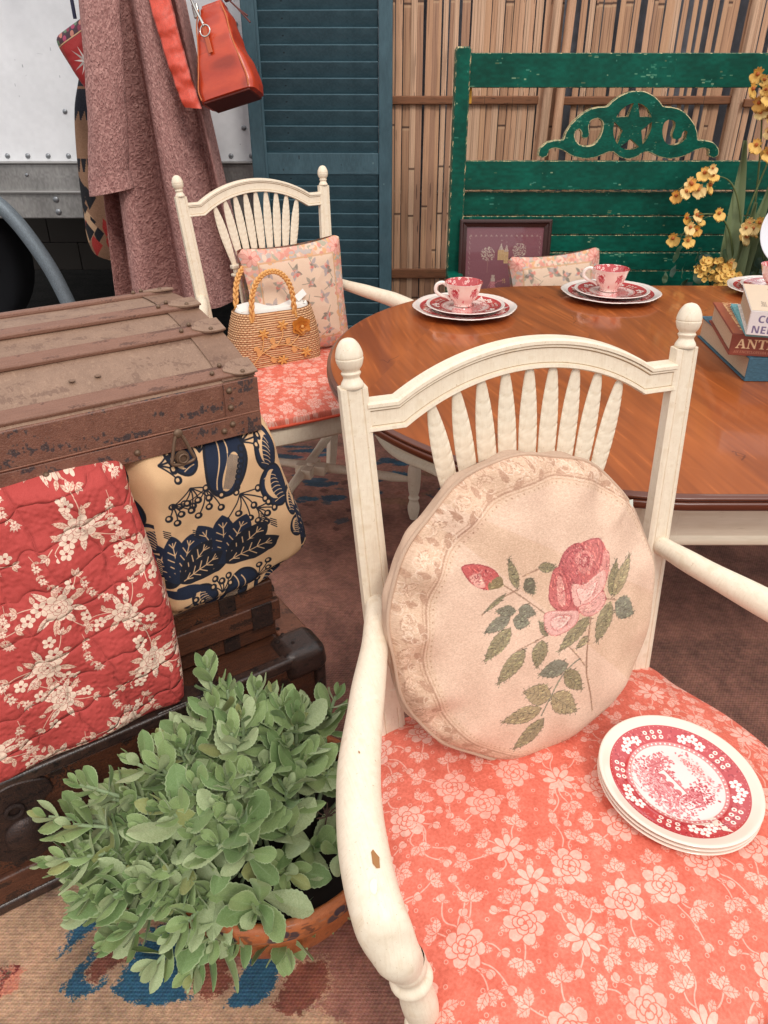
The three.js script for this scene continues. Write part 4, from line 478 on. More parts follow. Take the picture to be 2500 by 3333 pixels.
// ---------------------------------------------------------------- floral needlepoint cushions
function needlepoint(S, seed, framed) {
  const q = 4, n = S / q, [c0, x] = canvas(n, n), r = rng(seed); x.fillStyle = 'rgb(222,190,164)'; x.fillRect(0, 0, n, n);
  const k = n / 256; const pinks = ['rgb(206,108,96)', 'rgb(222,150,138)', 'rgb(190,84,76)'], grays = ['rgb(128,124,112)', 'rgb(150,140,146)', 'rgb(96,92,84)', 'rgb(166,150,150)'];
  const bunch = (X, Y, R0, a) => { for (let i = 0; i < 3; i++) leaf(x, X, Y, a + 1 + i * 1.4, R0 * 1.7, R0 * 0.8, grays[Math.floor(r() * 4)], null, 1, 0.2); for (let i = 0; i < 8; i++) { x.fillStyle = i < 5 ? pinks[Math.floor(r() * 3)] : grays[Math.floor(r() * 4)]; x.beginPath(); x.ellipse(X + (r() - .5) * R0 * 1.3, Y + (r() - .5) * R0 * 1.3, R0 * (0.2 + r() * 0.3), R0 * (0.15 + r() * 0.25), r() * 3, 0, 7); x.fill(); } stem(x, [[X, Y], [X + Math.cos(a) * R0 * 2, Y + Math.sin(a) * R0 * 2]], 'rgb(110,104,92)', 1.6 * k); };
  const b = framed ? 34 * k : 0;
  const pl = []; for (let g = 0; g < 900 && pl.length < 19; g++) { const X = b + 16 * k + r() * (n - 2 * b - 32 * k), Y = b + 16 * k + r() * (n - 2 * b - 32 * k); if (pl.every((p) => Math.hypot(p[0] - X, p[1] - Y) > 34 * k)) { pl.push([X, Y]); bunch(X, Y, (10 + r() * 5) * k, r() * 6.3); } }
  if (framed) { const band = (X, Y, w, h) => { x.fillStyle = 'rgb(206,160,136)'; x.fillRect(X, Y, w, h); for (let i = 0; i < w * h / (34 * k * k); i++) { x.fillStyle = ['rgb(222,150,138)', 'rgb(206,118,104)', 'rgb(150,150,128)', 'rgb(228,192,170)', 'rgb(214,150,96)', 'rgb(168,160,160)'][Math.floor(r() * 6)]; x.beginPath(); x.ellipse(X + r() * w, Y + r() * h, (2 + r() * 7) * k, (2 + r() * 5) * k, r() * 3, 0, 7); x.fill(); } }; band(0, 0, n, b); band(0, n - b, n, b); band(0, 0, b, n); band(n - b, 0, b, n); for (const [X, Y] of [[b * 0.6, b * 0.55], [n - b * 0.6, b * 0.6]]) daisy(x, X, Y, b * 0.6, 8, 'rgb(226,150,138)', 'rgb(196,96,88)', 1, 'rgb(180,70,66)'); x.strokeStyle = 'rgb(196,140,96)'; x.lineWidth = 3 * k; x.strokeRect(b, b, n - 2 * b, n - 2 * b); }
  x.fillStyle = 'rgba(222,194,170,0.34)'; x.fillRect(0, 0, n, n); const [c, y] = canvas(S, S); y.imageSmoothingEnabled = false; y.drawImage(c0, 0, 0, S, S); grain(y, S, S, 22, seed, (i, j, q2) => (q2() - .5) * 0.8 + ((i + j) % q === 0 ? -0.6 : 0.15)); return c;
}
const stitchB = (() => { const [b] = pixels(256, 256, (i, j) => { const v = 128 + 70 * Math.sin((i + j) * PI / 2) * Math.cos((i - j) * PI / 4); return [v, v, v]; }); return b; })();
function squareCushion(w, h, th, map, seed) {
  const o = roundRect(w, h, 0.018, 0.012);
  return puffy(o, 26, 200, (s, x, y) => { const e = Math.max(Math.abs(x) / (w / 2), Math.abs(y) / (h / 2)); return th * 0.5 * Math.pow(clamp(1 - Math.pow(e, 3.2)), 0.6) + 0.002; }, (s, x, y) => { const e = Math.max(Math.abs(x) / (w / 2), Math.abs(y) / (h / 2)); return -th * 0.5 * Math.pow(clamp(1 - Math.pow(e, 3.2)), 0.6) - 0.002; }, (x, y) => [x / w + 0.5, y / h + 0.5], (x, y, s) => 0.006 * fbm(x * 14 + seed, y * 14) * (1 - s * s));
}
{
  const m = mat({ map: ctex(needlepoint(1024, 41, true), { wrap: false }), bumpMap: ctex(stitchB, { srgb: false, rep: [4, 4] }), bumpScale: 0.0005, roughness: 0.85 });
  const a = R(31.8), q = solo('square_cushion', squareCushion(0.345, 0.345, 0.10, 0, 3), m, 'square needlepoint cushion with floral border behind the straw handbag', 'cushion');
  const lx = 0.062, lz = 0.045; q.position.set(-0.355 + lx * Math.cos(a) + lz * Math.sin(a), 0.682, -2.445 - lx * Math.sin(a) + lz * Math.cos(a)); q.rotation.order = 'YXZ'; q.rotation.set(-0.10, a, 0.03);
  const m2 = mat({ map: ctex(needlepoint(512, 47, true), { wrap: false }), bumpMap: ctex(stitchB, { srgb: false, rep: [4, 4] }), bumpScale: 0.0005, roughness: 0.85 });
  const q2 = solo('bench_cushion', squareCushion(0.33, 0.33, 0.10, 0, 9), m2, 'floral needlepoint cushion on the bench peeking above the table edge', 'cushion', [0.615, 0.590, -2.775]); q2.rotation.order = 'YXZ'; q2.rotation.set(-0.16, 0.10, 0.085);
}
// ---------------------------------------------------------------- pink transfer print tableware
const RED = 'rgb(176,44,52)', PINK = 'rgb(206,112,114)', WHT = 'rgb(240,226,218)';
function plateArt(S, seed, rimW) {
  const [c, x] = canvas(S, S), r = rng(seed), C = S / 2; x.fillStyle = seed === 203 ? 'rgb(234,216,200)' : WHT; x.fillRect(0, 0, S, S);
  const ringF = (r0, r1, f) => { x.beginPath(); x.arc(C, C, r1 * C, 0, 7); x.arc(C, C, r0 * C, 0, 7, true); x.fillStyle = f; x.fill('evenodd'); };
  const out = rimW, inn = 0.60; ringF(inn, out, 'rgb(188,60,64)');
  for (let i = 0; i < 260; i++) { const a = r() * 6.3, d = lerp(inn + 0.03, out - 0.05, r()) * C; leaf(x, C + Math.cos(a) * d, C + Math.sin(a) * d, r() * 6.3, 0.05 * C, 0.02 * C, ['rgb(158,34,44)', 'rgb(208,104,104)'][i % 2], null, 1, 0); }
  for (let i = 0; i < 80; i++) { const a = i / 80 * 6.2832; x.fillStyle = 'rgb(232,190,184)'; x.fillRect(C + Math.cos(a) * (out - 0.02) * C - 2, C + Math.sin(a) * (out - 0.02) * C - 2, S / 256, S / 256); }
  for (let k = 0; k < 5; k++) { const a0 = k * 1.2566 + 0.4; for (let i = 0; i < 3; i++) { const a = a0 + (i - 1) * 0.16, d = lerp(inn, out, 0.4 + 0.2 * (i % 2)) * C; daisy(x, C + Math.cos(a) * d, C + Math.sin(a) * d, 0.075 * C, 5, 'rgb(246,234,224)', 'rgb(196,90,92)', S / 500, 'rgb(200,80,80)'); } for (let i = 0; i < 6; i++) { const a = a0 + 0.42 + (i % 3) * 0.14, d = lerp(inn, out, i < 3 ? 0.32 : 0.62) * C; x.fillStyle = 'rgb(240,222,208)'; x.beginPath(); x.arc(C + Math.cos(a) * d, C + Math.sin(a) * d, 0.030 * C, 0, 7); x.fill(); x.fillStyle = 'rgb(170,46,52)'; x.beginPath(); x.arc(C + Math.cos(a) * d, C + Math.sin(a) * d, 0.012 * C, 0, 7); x.fill(); } }
  ringF(inn - 0.035, inn + 0.012, 'rgb(214,130,128)'); for (let i = 0; i < 60; i++) { const a = i / 60 * 6.2832; x.fillStyle = WHT; x.beginPath(); x.arc(C + Math.cos(a) * (inn - 0.012) * C, C + Math.sin(a) * (inn - 0.012) * C, 0.012 * C, 0, 7); x.fill(); }
  // landscape vignette: sky, trees, a low bridge over water
  x.save(); x.beginPath(); x.arc(C, C, (inn - 0.04) * C, 0, 7); x.clip(); x.fillStyle = 'rgb(238,212,206)'; x.fillRect(0, 0, S, S);
  const blot = (X, Y, w, h, n, f) => { for (let i = 0; i < n; i++) { x.fillStyle = f[Math.floor(r() * f.length)]; x.beginPath(); x.ellipse(C + (X + (r() + r() - 1) * w) * C, C + (Y + (r() + r() - 1) * h) * C, (0.006 + r() * 0.02) * C, (0.005 + r() * 0.012) * C, r() * 3, 0, 7); x.fill(); } };
  blot(0, -0.36, 0.4, 0.12, 120, ['rgb(222,160,156)', PINK]); blot(-0.1, 0.12, 0.4, 0.2, 260, [PINK, 'rgb(200,96,96)', RED]); blot(0, 0.28, 0.55, 0.22, 620, [PINK, 'rgb(222,160,156)', 'rgb(190,80,82)']); blot(0.26, -0.06, 0.2, 0.26, 260, [RED, PINK]); blot(-0.34, -0.02, 0.13, 0.2, 130, [PINK, 'rgb(196,90,92)']); blot(0.02, 0.02, 0.16, 0.06, 60, [PINK]);
  x.strokeStyle = 'rgb(180,60,64)'; x.lineWidth = S / 220; for (const [a, b, h] of [[-0.34, 0.18, 0.3], [0.26, 0.2, 0.36], [0.36, 0.2, 0.3]]) { x.beginPath(); x.moveTo(C + a * C, C + b * C); x.quadraticCurveTo(C + (a + 0.03) * C, C + (b - h * 0.5) * C, C + a * C, C + (b - h) * C); x.stroke(); }
  x.fillStyle = 'rgb(238,214,206)'; x.fillRect(C - 0.22 * C, C + 0.02 * C, 0.4 * C, 0.10 * C); x.fillStyle = 'rgb(198,96,96)'; for (let i = 0; i < 3; i++) { x.beginPath(); x.arc(C + (-0.14 + i * 0.13) * C, C + 0.12 * C, 0.05 * C, PI, 0); x.fill(); } x.strokeRect(C - 0.22 * C, C + 0.02 * C, 0.4 * C, 0.1 * C); x.strokeStyle = 'rgb(214,140,138)'; for (let i = 0; i < 16; i++) { const y = C + (0.2 + r() * 0.3) * C; x.beginPath(); x.moveTo(C + (r() - .5) * C, y); x.lineTo(C + (r() - .5) * C, y); x.stroke(); }
  x.restore(); return c;
}
const glazeOpt = { roughness: 0.1, clearcoat: 0.8, clearcoatRoughness: 0.06 };
M.plateBig = mat({ map: ctex(plateArt(512, 201, 0.86), { wrap: false }), ...glazeOpt }); M.plateSmall = mat({ map: ctex(plateArt(512, 202, 0.90), { wrap: false }), ...glazeOpt }); M.plateNear = mat({ map: ctex(plateArt(1024, 203, 0.845), { wrap: false }), ...glazeOpt });
M.china = mat({ color: '#efe0d6', ...glazeOpt }); M.ivory = mat({ color: '#ead9c6', roughness: 0.25, clearcoat: 0.5 });
function plateGeo(R0, h, wellR, scallop, n = 96) { // upper face + underside, planar uv
  const prof = [[0, 0.006], [wellR * 0.5, 0.006], [wellR * 0.9, 0.0065], [wellR, 0.0085], [wellR * 1.08, h * 0.55], [R0 * 0.82, h * 0.72], [R0 * 0.93, h * 0.93], [R0 * 0.975, h * 1.0], [R0 * 0.995, h * 0.985], [R0, h * 0.93], [R0 * 0.985, h * 0.86], [R0 * 0.9, h * 0.68], [R0 * 0.7, h * 0.3], [wellR * 0.92, 0.001], [wellR * 0.88, 0.0], [wellR * 0.8, 0.002], [0, 0.002]];
  const sp = smoothPts(prof, 3), m = sp.length - 1; return grid(n, m, (u, v) => { const p = sp[Math.round(v * m)], a = u * 2 * PI; const k = 1 + scallop * (Math.abs(Math.sin(a * 24)) * 0.010 + 0.012 * Math.cos(a * 8)) * smooth(0.86, 1, p[0] / R0); const X = p[0] * k * Math.cos(a), Z = p[0] * k * Math.sin(a); const up = Math.round(v * m) <= m * 0.56; const q = up ? 0.5 : 0.5; return [X, p[1], Z, 0.5 + X / R0 * 0.495, 0.5 - Z / R0 * 0.495]; }, true);
}
function flipIdx(g) { const ix = g.index.array; for (let i = 0; i < ix.length; i += 3) { const q = ix[i + 1]; ix[i + 1] = ix[i + 2]; ix[i + 2] = q; } const n = g.attributes.normal; for (let i = 0; i < n.count; i++) n.setXYZ(i, -n.getX(i), -n.getY(i), -n.getZ(i)); return g; }
const upright = (g) => { let s = 0; const n = g.attributes.normal, p = g.attributes.position; for (let i = 0; i < Math.min(400, n.count); i++) s += n.getY(i); return s < 0 ? flipIdx(g) : g; };
{
  const big = upright(plateGeo(0.142, 0.020, 0.085, 1)), small = upright(plateGeo(0.108, 0.016, 0.06, 0.25));
  // cup with handle
  const cupArt = (() => { const W = 1024, H = 512, [c, x] = canvas(W, H), r = rng(231); x.fillStyle = 'rgb(238,204,190)'; x.fillRect(0, 0, W, H); // v: outside foot (top of canvas is v=1)
    const Y = (v) => (1 - v) * H; const blob = (X, v, w, h, n, f) => { for (let i = 0; i < n; i++) { x.fillStyle = f[Math.floor(r() * f.length)]; x.beginPath(); x.ellipse((X + (r() + r() - 1) * w) * W, Y(v + (r() + r() - 1) * h), 3 + r() * 9, 2 + r() * 5, r() * 3, 0, 7); x.fill(); } };
    for (let k = 0; k < 5; k++) { const X = 0.1 + k * 0.2; blob(X, 0.36, 0.05, 0.07, 70, [RED, PINK]); stem(x, [[X * W, Y(0.34)], [X * W + 6, Y(0.2)]], RED, 4); blob(X + 0.1, 0.24, 0.04, 0.03, 26, [PINK]); } blob(0.5, 0.12, 0.5, 0.05, 360, [RED, 'rgb(206,70,62)', PINK]); x.fillStyle = 'rgb(190,64,66)'; x.fillRect(0, Y(1), W, Y(0.56) - Y(1)); for (let i = 0; i < 260; i++) leaf(x, r() * W, Y(0.58 + r() * 0.4), r() * 6.3, 26, 12, [RED, 'rgb(214,118,116)'][i % 2], null, 1, 0); for (let i = 0; i < 46; i++) { const X = r() * W, v = Y(0.60 + r() * 0.24); daisy(x, X, v, 15, 6, 'rgb(242,216,204)', 'rgb(190,70,74)', 1, 'rgb(180,50,56)'); } x.fillStyle = 'rgb(244,232,224)'; x.fillRect(0, Y(0.555), W, Y(0.50) - Y(0.555)); return c; })();
  const cupM = mat({ map: ctex(cupArt), ...glazeOpt });
  const prof = smoothPts([[0.022, 0.0], [0.026, 0.001], [0.025, 0.006], [0.028, 0.012], [0.037, 0.024], [0.044, 0.040], [0.0485, 0.055], [0.0515, 0.063], [0.052, 0.0645], [0.0505, 0.0645], [0.047, 0.055], [0.042, 0.040], [0.034, 0.022], [0.02, 0.010], [0, 0.008]], 4);
  const cupG = lathe(prof, 48);
  const handleG = limb([[-0.044, 0.052, 0], [-0.058, 0.062, 0], [-0.073, 0.056, 0], [-0.076, 0.040, 0], [-0.062, 0.028, 0], [-0.044, 0.022, 0], [-0.034, 0.014, 0]], [0.0042, 0.005, 0.0052, 0.005, 0.0045, 0.004, 0.003], 8, 10);
  const spots = [[0.222, -2.112, 0, 'standing nearest the oval table end'], [0.666, -2.272, 0.5, 'set before the bench cushion'], [1.175, -2.315, 2.4, 'behind the stack of books']];
  spots.forEach(([x, z, rot, where], i) => {
    solo('dinner_plate', big, M.plateBig, 'white gadroon edged dinner plate with red print ' + where, 'plate', [x, 0.7312, z], rot, 'dinner plates of the place settings');
    solo('side_plate', small, M.plateSmall, 'pink transfer printed side plate under the cup ' + where, 'plate', [x + 0.002, 0.7312 + 0.0095, z + 0.002], rot + 1, 'side plates of the place settings');
    const t = thing('teacup', 'pink transfer printed teacup with loop handle ' + where, 'cup', [x - 0.004, 0.7312 + 0.0165, z - 0.01], rot + (i === 1 ? -0.75 : 0), 'teacups of the place settings'); part('bowl', cupG, cupM, t); part('handle', handleG, M.china, t);
  });
  // stacked plates on the near chair
  const near = upright(plateGeo(0.101, 0.0185, 0.062, 0)), wh = [0.372, -0.668];
  for (let i = 0; i < 3; i++) { const m = solo('stacked_plate', near, i === 2 ? M.plateNear : M.plateNear, ['ivory rimmed red printed plate lowest in the stack on the coral seat', 'ivory rimmed red printed plate in the middle of the stack on the coral seat', 'ivory rimmed plate with red landscape print topping the stack on the coral seat'][i], 'plate', [wh[0], 0.5165 + i * 0.0064, wh[1]], R(-62), 'stacked plates on the near chair'); m.rotation.order = 'ZXY'; m.rotation.x = 0.035; m.rotation.z = -0.06; }
  // upright white plate with blue line at the right end
  const t = thing('upright_plate', 'white plate standing on a wire stand among the orchid flowers', 'plate', [1.31, 0.426, -2.555]); const pl = part('plate', upright(plateGeo(0.112, 0.014, 0.07, 0)), mat({ color: '#e6e8ee', ...glazeOpt }), t); pl.position.set(0, 0.44, 0); pl.rotation.set(R(80), 0, 0.12); for (const [a, b] of [[-0.05, 0.03], [0.05, 0.03], [0, -0.07]]) part('stand_leg', limb([[a, 0, b], [a * 0.8, 0.2, b * 0.6], [a * 0.6, 0.345, b < 0 ? -0.03 : 0.012]], [0.003, 0.003], 4, 6), mat({ color: '#8a8478', metalness: 0.7, roughness: 0.4 }), t);
}
// ---------------------------------------------------------------- books
{
  const pageM = (() => { const r = rng(241); const [c] = pixels(64, 256, (i, j) => { const v = (j % 3 === 0 ? 168 : 200) + (r() - .5) * 26; return [v, v * 0.85, v * 0.70]; }); return mat({ map: ctex(c, { rep: [1, 1] }), roughness: 0.9 }); })();
  function cloth(base, seed) { const n = tileNoise(seed, 64), r = rng(seed); const [c] = pixels(256, 256, (i, j) => { const k = 0.85 + 0.25 * n(i / 4, j / 4) + (r() - .5) * 0.1; return base.map((v) => v * k); }); return mat({ map: ctex(c), roughness: 0.6 }); }
  function face(w, h, bg, draw, px = 1400) { const W = Math.round(w * px), H = Math.round(h * px), [c, x] = canvas(W, H); x.fillStyle = bg; x.fillRect(0, 0, W, H); draw(x, W, H); grain(x, W, H, 10, 5); return mat({ map: ctex(c, { wrap: false }), roughness: 0.45, clearcoat: 0.2 }); }
  // spine faces +z, boards in x (spine length) by z (width), thickness y
  function book(name, label, w, d, th, cover, pos, turn, spineArt, coverArt) {
    const t = thing(name, label, 'book', pos, turn, 'books stacked on the table');
    part('back_cover', at(box(w, 0.003, d, 0.0012), 0, 0.0016, 0), cover, t);
    const fc = part('front_cover', at(box(w, 0.003, d, 0.0012), 0, th - 0.0016, 0), cover, t);
    part('pages', boxUV(at(box(w - 0.012, th - 0.0066, d - 0.010, 0.001), 0, th / 2, -0.004), 0.05), pageM, t);
    const sp = part('spine', at(box(w, th, 0.003, 0.0012), 0, th / 2, d / 2 - 0.001), cover, t);
    if (spineArt) part('spine_print', at(new THREE.PlaneGeometry(w - 0.003, th - 0.002), 0, th / 2, d / 2 + 0.0009), spineArt, sp);
    if (coverArt) part('cover_print', at(new THREE.PlaneGeometry(w - 0.003, d - 0.003).rotateX(-PI / 2), 0, th + 0.0005, 0), coverArt, fc);
    return t;
  }
  book('blue_book', 'thick blue cloth hardcover book at the bottom of the stack', 0.30, 0.318, 0.052, cloth([56, 94, 112], 301), [0.933, 0.7312, -1.727], R(-2));
  const antiq = face(0.27, 0.046, 'rgb(132,62,46)', (x, W, H) => { x.fillStyle = 'rgb(238,206,160)'; x.font = 'bold ' + Math.round(H * 0.62) + 'px serif'; x.textBaseline = 'alphabetic'; x.fillText('ANTIQUES', W * 0.035, H * 0.66); x.font = Math.round(H * 0.16) + 'px serif'; x.fillStyle = 'rgb(196,140,110)'; x.fillText('AN ENCYCLOPEDIA OF', W * 0.03, H * 0.9); });
  const antTop = face(0.27, 0.257, 'rgb(158,78,52)', (x, W, H) => { x.fillStyle = 'rgb(124,52,40)'; for (let i = 0; i < 30; i++) x.fillRect(0, H * i / 30, W, 1); x.save(); x.translate(W * 0.20, H * 0.94); x.rotate(-PI / 2); x.font = 'bold ' + Math.round(W * 0.17) + 'px serif'; x.strokeStyle = 'rgb(232,186,130)'; x.lineWidth = 3; x.scale(1.05, 1); x.strokeText('ANTIQUES', 0, 0); x.restore(); });
  book('antiques_book', 'brown hardcover book with cream ANTIQUES lettering on blue book', 0.27, 0.257, 0.046, cloth([132, 62, 46], 302), [0.897, 0.7835, -1.693], R(-11.5), antiq, antTop);
  book('turquoise_book', 'thin turquoise paperback between the brown and white books', 0.22, 0.235, 0.008, cloth([110, 168, 172], 303), [0.893, 0.830, -1.662], R(-14));
  const con = face(0.22, 0.050, 'rgb(222,214,212)', (x, W, H) => { x.fillStyle = 'rgb(112,100,132)'; x.font = 'bold ' + Math.round(H * 0.44) + 'px sans-serif'; x.textBaseline = 'alphabetic'; x.fillText('COMPLETE', W * 0.07, H * 0.47); x.fillText('NEEDLEWORK', W * 0.03, H * 0.92); });
  const conTop = face(0.22, 0.235, 'rgb(222,200,176)', (x, W, H) => { for (let i = 0; i < 40; i++) { x.fillStyle = 'rgba(196,166,140,0.35)'; x.fillRect(0, i * H / 40, W, 1); } x.fillStyle = 'rgb(170,84,48)'; x.fillRect(W * 0.22, H * 0.16, W * 0.6, H * 0.68); for (let i = 0; i < 26; i++) { x.fillStyle = ['rgb(120,48,30)', 'rgb(206,128,84)'][i % 2]; x.fillRect(W * 0.24, H * (0.19 + i * 0.025), W * (0.2 + 0.3 * Math.abs(Math.sin(i * 3))), H * 0.012); } x.save(); x.translate(W * 0.15, H * 0.86); x.rotate(-PI / 2); x.fillStyle = 'rgb(60,50,46)'; x.font = 'italic ' + Math.round(W * 0.07) + 'px serif'; x.fillText('Better', 0, 0); x.restore(); });
  book('white_book', 'cream and white hardcover book with purple spine lettering topping the stack', 0.22, 0.235, 0.050, cloth([216, 206, 198], 304), [0.891, 0.8385, -1.638], R(-18), con, conTop);
}
// ---------------------------------------------------------------- trunks at the left (local u = length, y, n = towards the front)
const TR = { pos: [-0.122, 0.004, -1.204], turn: R(34) };
const toWorld = (u, h, n) => [TR.pos[0] + u * Math.cos(TR.turn) + n * Math.sin(TR.turn), TR.pos[1] + h, TR.pos[2] - u * Math.sin(TR.turn) + n * Math.cos(TR.turn)];
{
  const wood = (seed, a, b, dk, S = 512) => { const n = tileNoise(seed, 128), n2 = tileNoise(seed + 1, 16), n3 = tileNoise(seed + 2, 256), r = rng(seed); const [c, x] = pixels(S * 2, S, (i, j) => { const g = n(i / 32, j / 2.2), p = n2(i / 64, j / 32), f = n3(i / 4, j / 4); let q = mix3(a, b, clamp(g * 0.55 + p * 0.5 - 0.05)); q = mix3(q, dk, smooth(0.58, 0.75, p * 0.6 + f * 0.25 + g * 0.15) * 0.85); const e = (r() - .5) * 14; return [q[0] + e, q[1] + e, q[2] + e]; }); return [c, x]; };
  const rust = (seed, a, b, sp, spc, amt) => { const n = tileNoise(seed, 128), n2 = tileNoise(seed + 1, 32), n3 = tileNoise(seed + 2, 256), r = rng(seed); return pixels(1024, 512, (i, j) => { const g = n(i / 8, j / 8), p = n2(i / 32, j / 32), f = n3(i / 4, j / 4), p2 = n2(i / 48 + 9, j / 14 + 5); let q = mix3(a, b, clamp(g * 0.45 + p * 0.45 + f * 0.2 - 0.05)); q = mix3(q, spc, smooth(amt, amt + 0.09, p2 * 0.55 + f * 0.25 + g * 0.25) * 0.85); if (f > 0.86) q = mix3(q, sp, 0.5); const e = (r() - .5) * 16; return [q[0] + e, q[1] + e, q[2] + e]; }); };
  const bump = (() => { const n = tileNoise(401, 128), n2 = tileNoise(402, 256); const [b] = pixels(512, 512, (i, j) => { const v = 70 + 90 * n(i / 4, j / 4) + 60 * n2(i / 2, j / 2); return [v, v, v]; }); return b; })();
  const bm = (s) => ctex(bump, { srgb: false, rep: [s, s] });
  const woodLow = mat({ map: ctex(wood(411, [56, 32, 22], [104, 58, 34], [26, 19, 17])[0], { rep: [2, 3] }), bumpMap: bm(3), bumpScale: 0.0016, roughness: 0.5, clearcoat: 0.15 });
  const slatM = mat({ map: ctex(wood(421, [70, 40, 28], [104, 62, 42], [40, 26, 21])[0], { rep: [2, 4] }), bumpMap: bm(3), bumpScale: 0.0012, roughness: 0.5 });
  const leather = mat({ map: ctex(rust(431, [48, 36, 33], [70, 50, 42], [110, 80, 64], [26, 22, 22], 0.62)[0], { rep: [3, 4] }), bumpMap: bm(4), bumpScale: 0.001, roughness: 0.34, clearcoat: 0.3, clearcoatRoughness: 0.3 });
  const strap = mat({ map: ctex(rust(441, [112, 70, 52], [142, 92, 70], [160, 120, 96], [84, 56, 46], 0.68)[0], { rep: [3, 4] }), roughness: 0.55 });
  const iron = mat({ map: ctex(rust(451, [44, 34, 32], [66, 48, 42], [120, 76, 50], [24, 22, 24], 0.64)[0], { rep: [4, 5] }), bumpMap: bm(4), bumpScale: 0.001, roughness: 0.45, metalness: 0.35 });
  const lidTop = mat({ map: ctex(rust(461, [128, 100, 82], [146, 116, 96], [158, 128, 106], [114, 86, 70], 0.66)[0], { rep: [1.2, 1.6] }), bumpMap: bm(3), bumpScale: 0.0008, roughness: 0.6 });
  const lidFront = mat({ map: ctex(rust(471, [106, 68, 54], [130, 88, 72], [148, 104, 80], [58, 50, 52], 0.65)[0], { rep: [1.3, 2.2] }), bumpMap: bm(4), bumpScale: 0.0012, roughness: 0.5 });
  const rib = mat({ map: ctex(wood(481, [116, 80, 64], [138, 98, 80], [84, 54, 42])[0], { rep: [1.5, 6] }), bumpMap: bm(3), bumpScale: 0.0012, roughness: 0.6 });
  const brass = mat({ color: '#6e5644', metalness: 0.4, roughness: 0.5 });
  const stud = new THREE.SphereGeometry(0.0048, 10, 6).scale(1, 0.5, 1), L = 0.98;
  // ---- lower trunk
  {
    const t = thing('wooden_trunk', 'dark wooden trunk with black leather corners standing on the rug at the bottom', 'trunk', TR.pos, TR.turn);
    const H = 0.30, D = 0.34;
    part('front_panel', boxUV(at(box(L, H - 0.05, 0.02, 0.004), -L / 2, H / 2, -0.014)), woodLow, t);
    part('side_panel', boxUV(at(box(0.02, H - 0.05, D - 0.024, 0.004), -0.012, H / 2, -D / 2)), woodLow, t); part('side_panel', boxUV(at(box(0.02, H - 0.05, D - 0.024, 0.004), -L + 0.012, H / 2, -D / 2)), woodLow, t);
    part('back_panel', boxUV(at(box(L, H - 0.05, 0.02, 0.004), -L / 2, H / 2, -D + 0.014)), woodLow, t);
    part('top_panel', boxUV(at(box(L - 0.02, 0.02, D - 0.02, 0.004), -L / 2, H - 0.014, -D / 2)), woodLow, t);
    part('bottom_panel', boxUV(at(box(L - 0.02, 0.02, D - 0.02, 0.004), -L / 2, 0.02, -D / 2)), woodLow, t);
    // leather edge bindings
    const edge = (x0, y0, z0, x1, y1, z1, r0 = 0.026) => boxUV(at(box(Math.abs(x1 - x0) + r0, Math.abs(y1 - y0) + r0, Math.abs(z1 - z0) + r0, 0.007, 3), (x0 + x1) / 2, (y0 + y1) / 2, (z0 + z1) / 2));
    part('edge_binding', edge(-0.05, H - 0.010, -0.010, -L + 0.05, H - 0.010, -0.010), leather, t); part('edge_binding', edge(-0.05, 0.012, -0.010, -L + 0.05, 0.012, -0.010), leather, t);
    part('edge_binding', edge(-0.010, 0.03, -0.010, -0.010, H - 0.03, -0.010), leather, t); part('edge_binding', edge(-0.008, 0.012, -0.02, -0.008, 0.012, -D + 0.02), leather, t);
    part('leather_strip', boxUV(at(box(0.062, 0.012, D - 0.09, 0.005), -0.030, H - 0.002, -D / 2 + 0.0)), strap, t);
    for (let i = 0; i < 8; i++) { const m = part('stud', stud, iron, t); m.position.set(-0.054, H + 0.005, -0.075 - i * 0.0225); }
    for (let i = 0; i < 7; i++) { const m = part('stud', stud, iron, t); m.position.set(-0.012, 0.25 - i * 0.034, 0.003); m.rotation.x = PI / 2; }
    // bulbous corner caps
    const cap = (x, y, z, s) => { const g = new RoundedBoxGeometry(0.098, 0.070, 0.092, 6, 0.024); const p = g.attributes.position; for (let i = 0; i < p.count; i++) { const X = p.getX(i), Y = p.getY(i), Z = p.getZ(i), wob = 1 + 0.07 * nz(X * 40 + s, Y * 40, Z * 40); p.setXYZ(i, X * wob, Y * (1 + 0.04 * nz(X * 50, Z * 50, s)), Z * wob); } g.computeVertexNormals(); const m = part('corner_cap', boxUV(g), leather, t); m.position.set(x, y, z); for (let k = 0; k < 3; k++) { const q = part('stud', stud, iron, m); q.position.set(-0.036 + k * 0.012, 0.0345, -0.016 + k * 0.010 * (k === 1 ? -1 : 1)); } return m; };
    cap(-0.040, H - 0.024, -0.038, 1); cap(-0.034, H - 0.024, -D + 0.060, 2); cap(-0.040, 0.034, -0.038, 3); cap(-L + 0.02, H - 0.02, -0.024, 4); cap(-L + 0.02, 0.022, -0.024, 5);
    // scalloped leather tab on the front edge, base slat, big iron lock
    part('leather_tab', boxUV(at(extrude(shapeOf([[-0.07, 0], [0.05, 0], [0.05, 0.03], [0.03, 0.045], [0.012, 0.036], [-0.01, 0.05], [-0.03, 0.038], [-0.055, 0.046], [-0.07, 0.03]]), 0.004, 0.0015).rotateX(-PI / 2), -0.275, H, 0.0)), leather, t);
    part('base_slat', boxUV(at(box(L - 0.10, 0.060, 0.014, 0.005), -L / 2, 0.062, 0.0)), slatM, t);
    const lock = thing_lock(t); lock.position.set(-0.60, 0.175, -0.003);
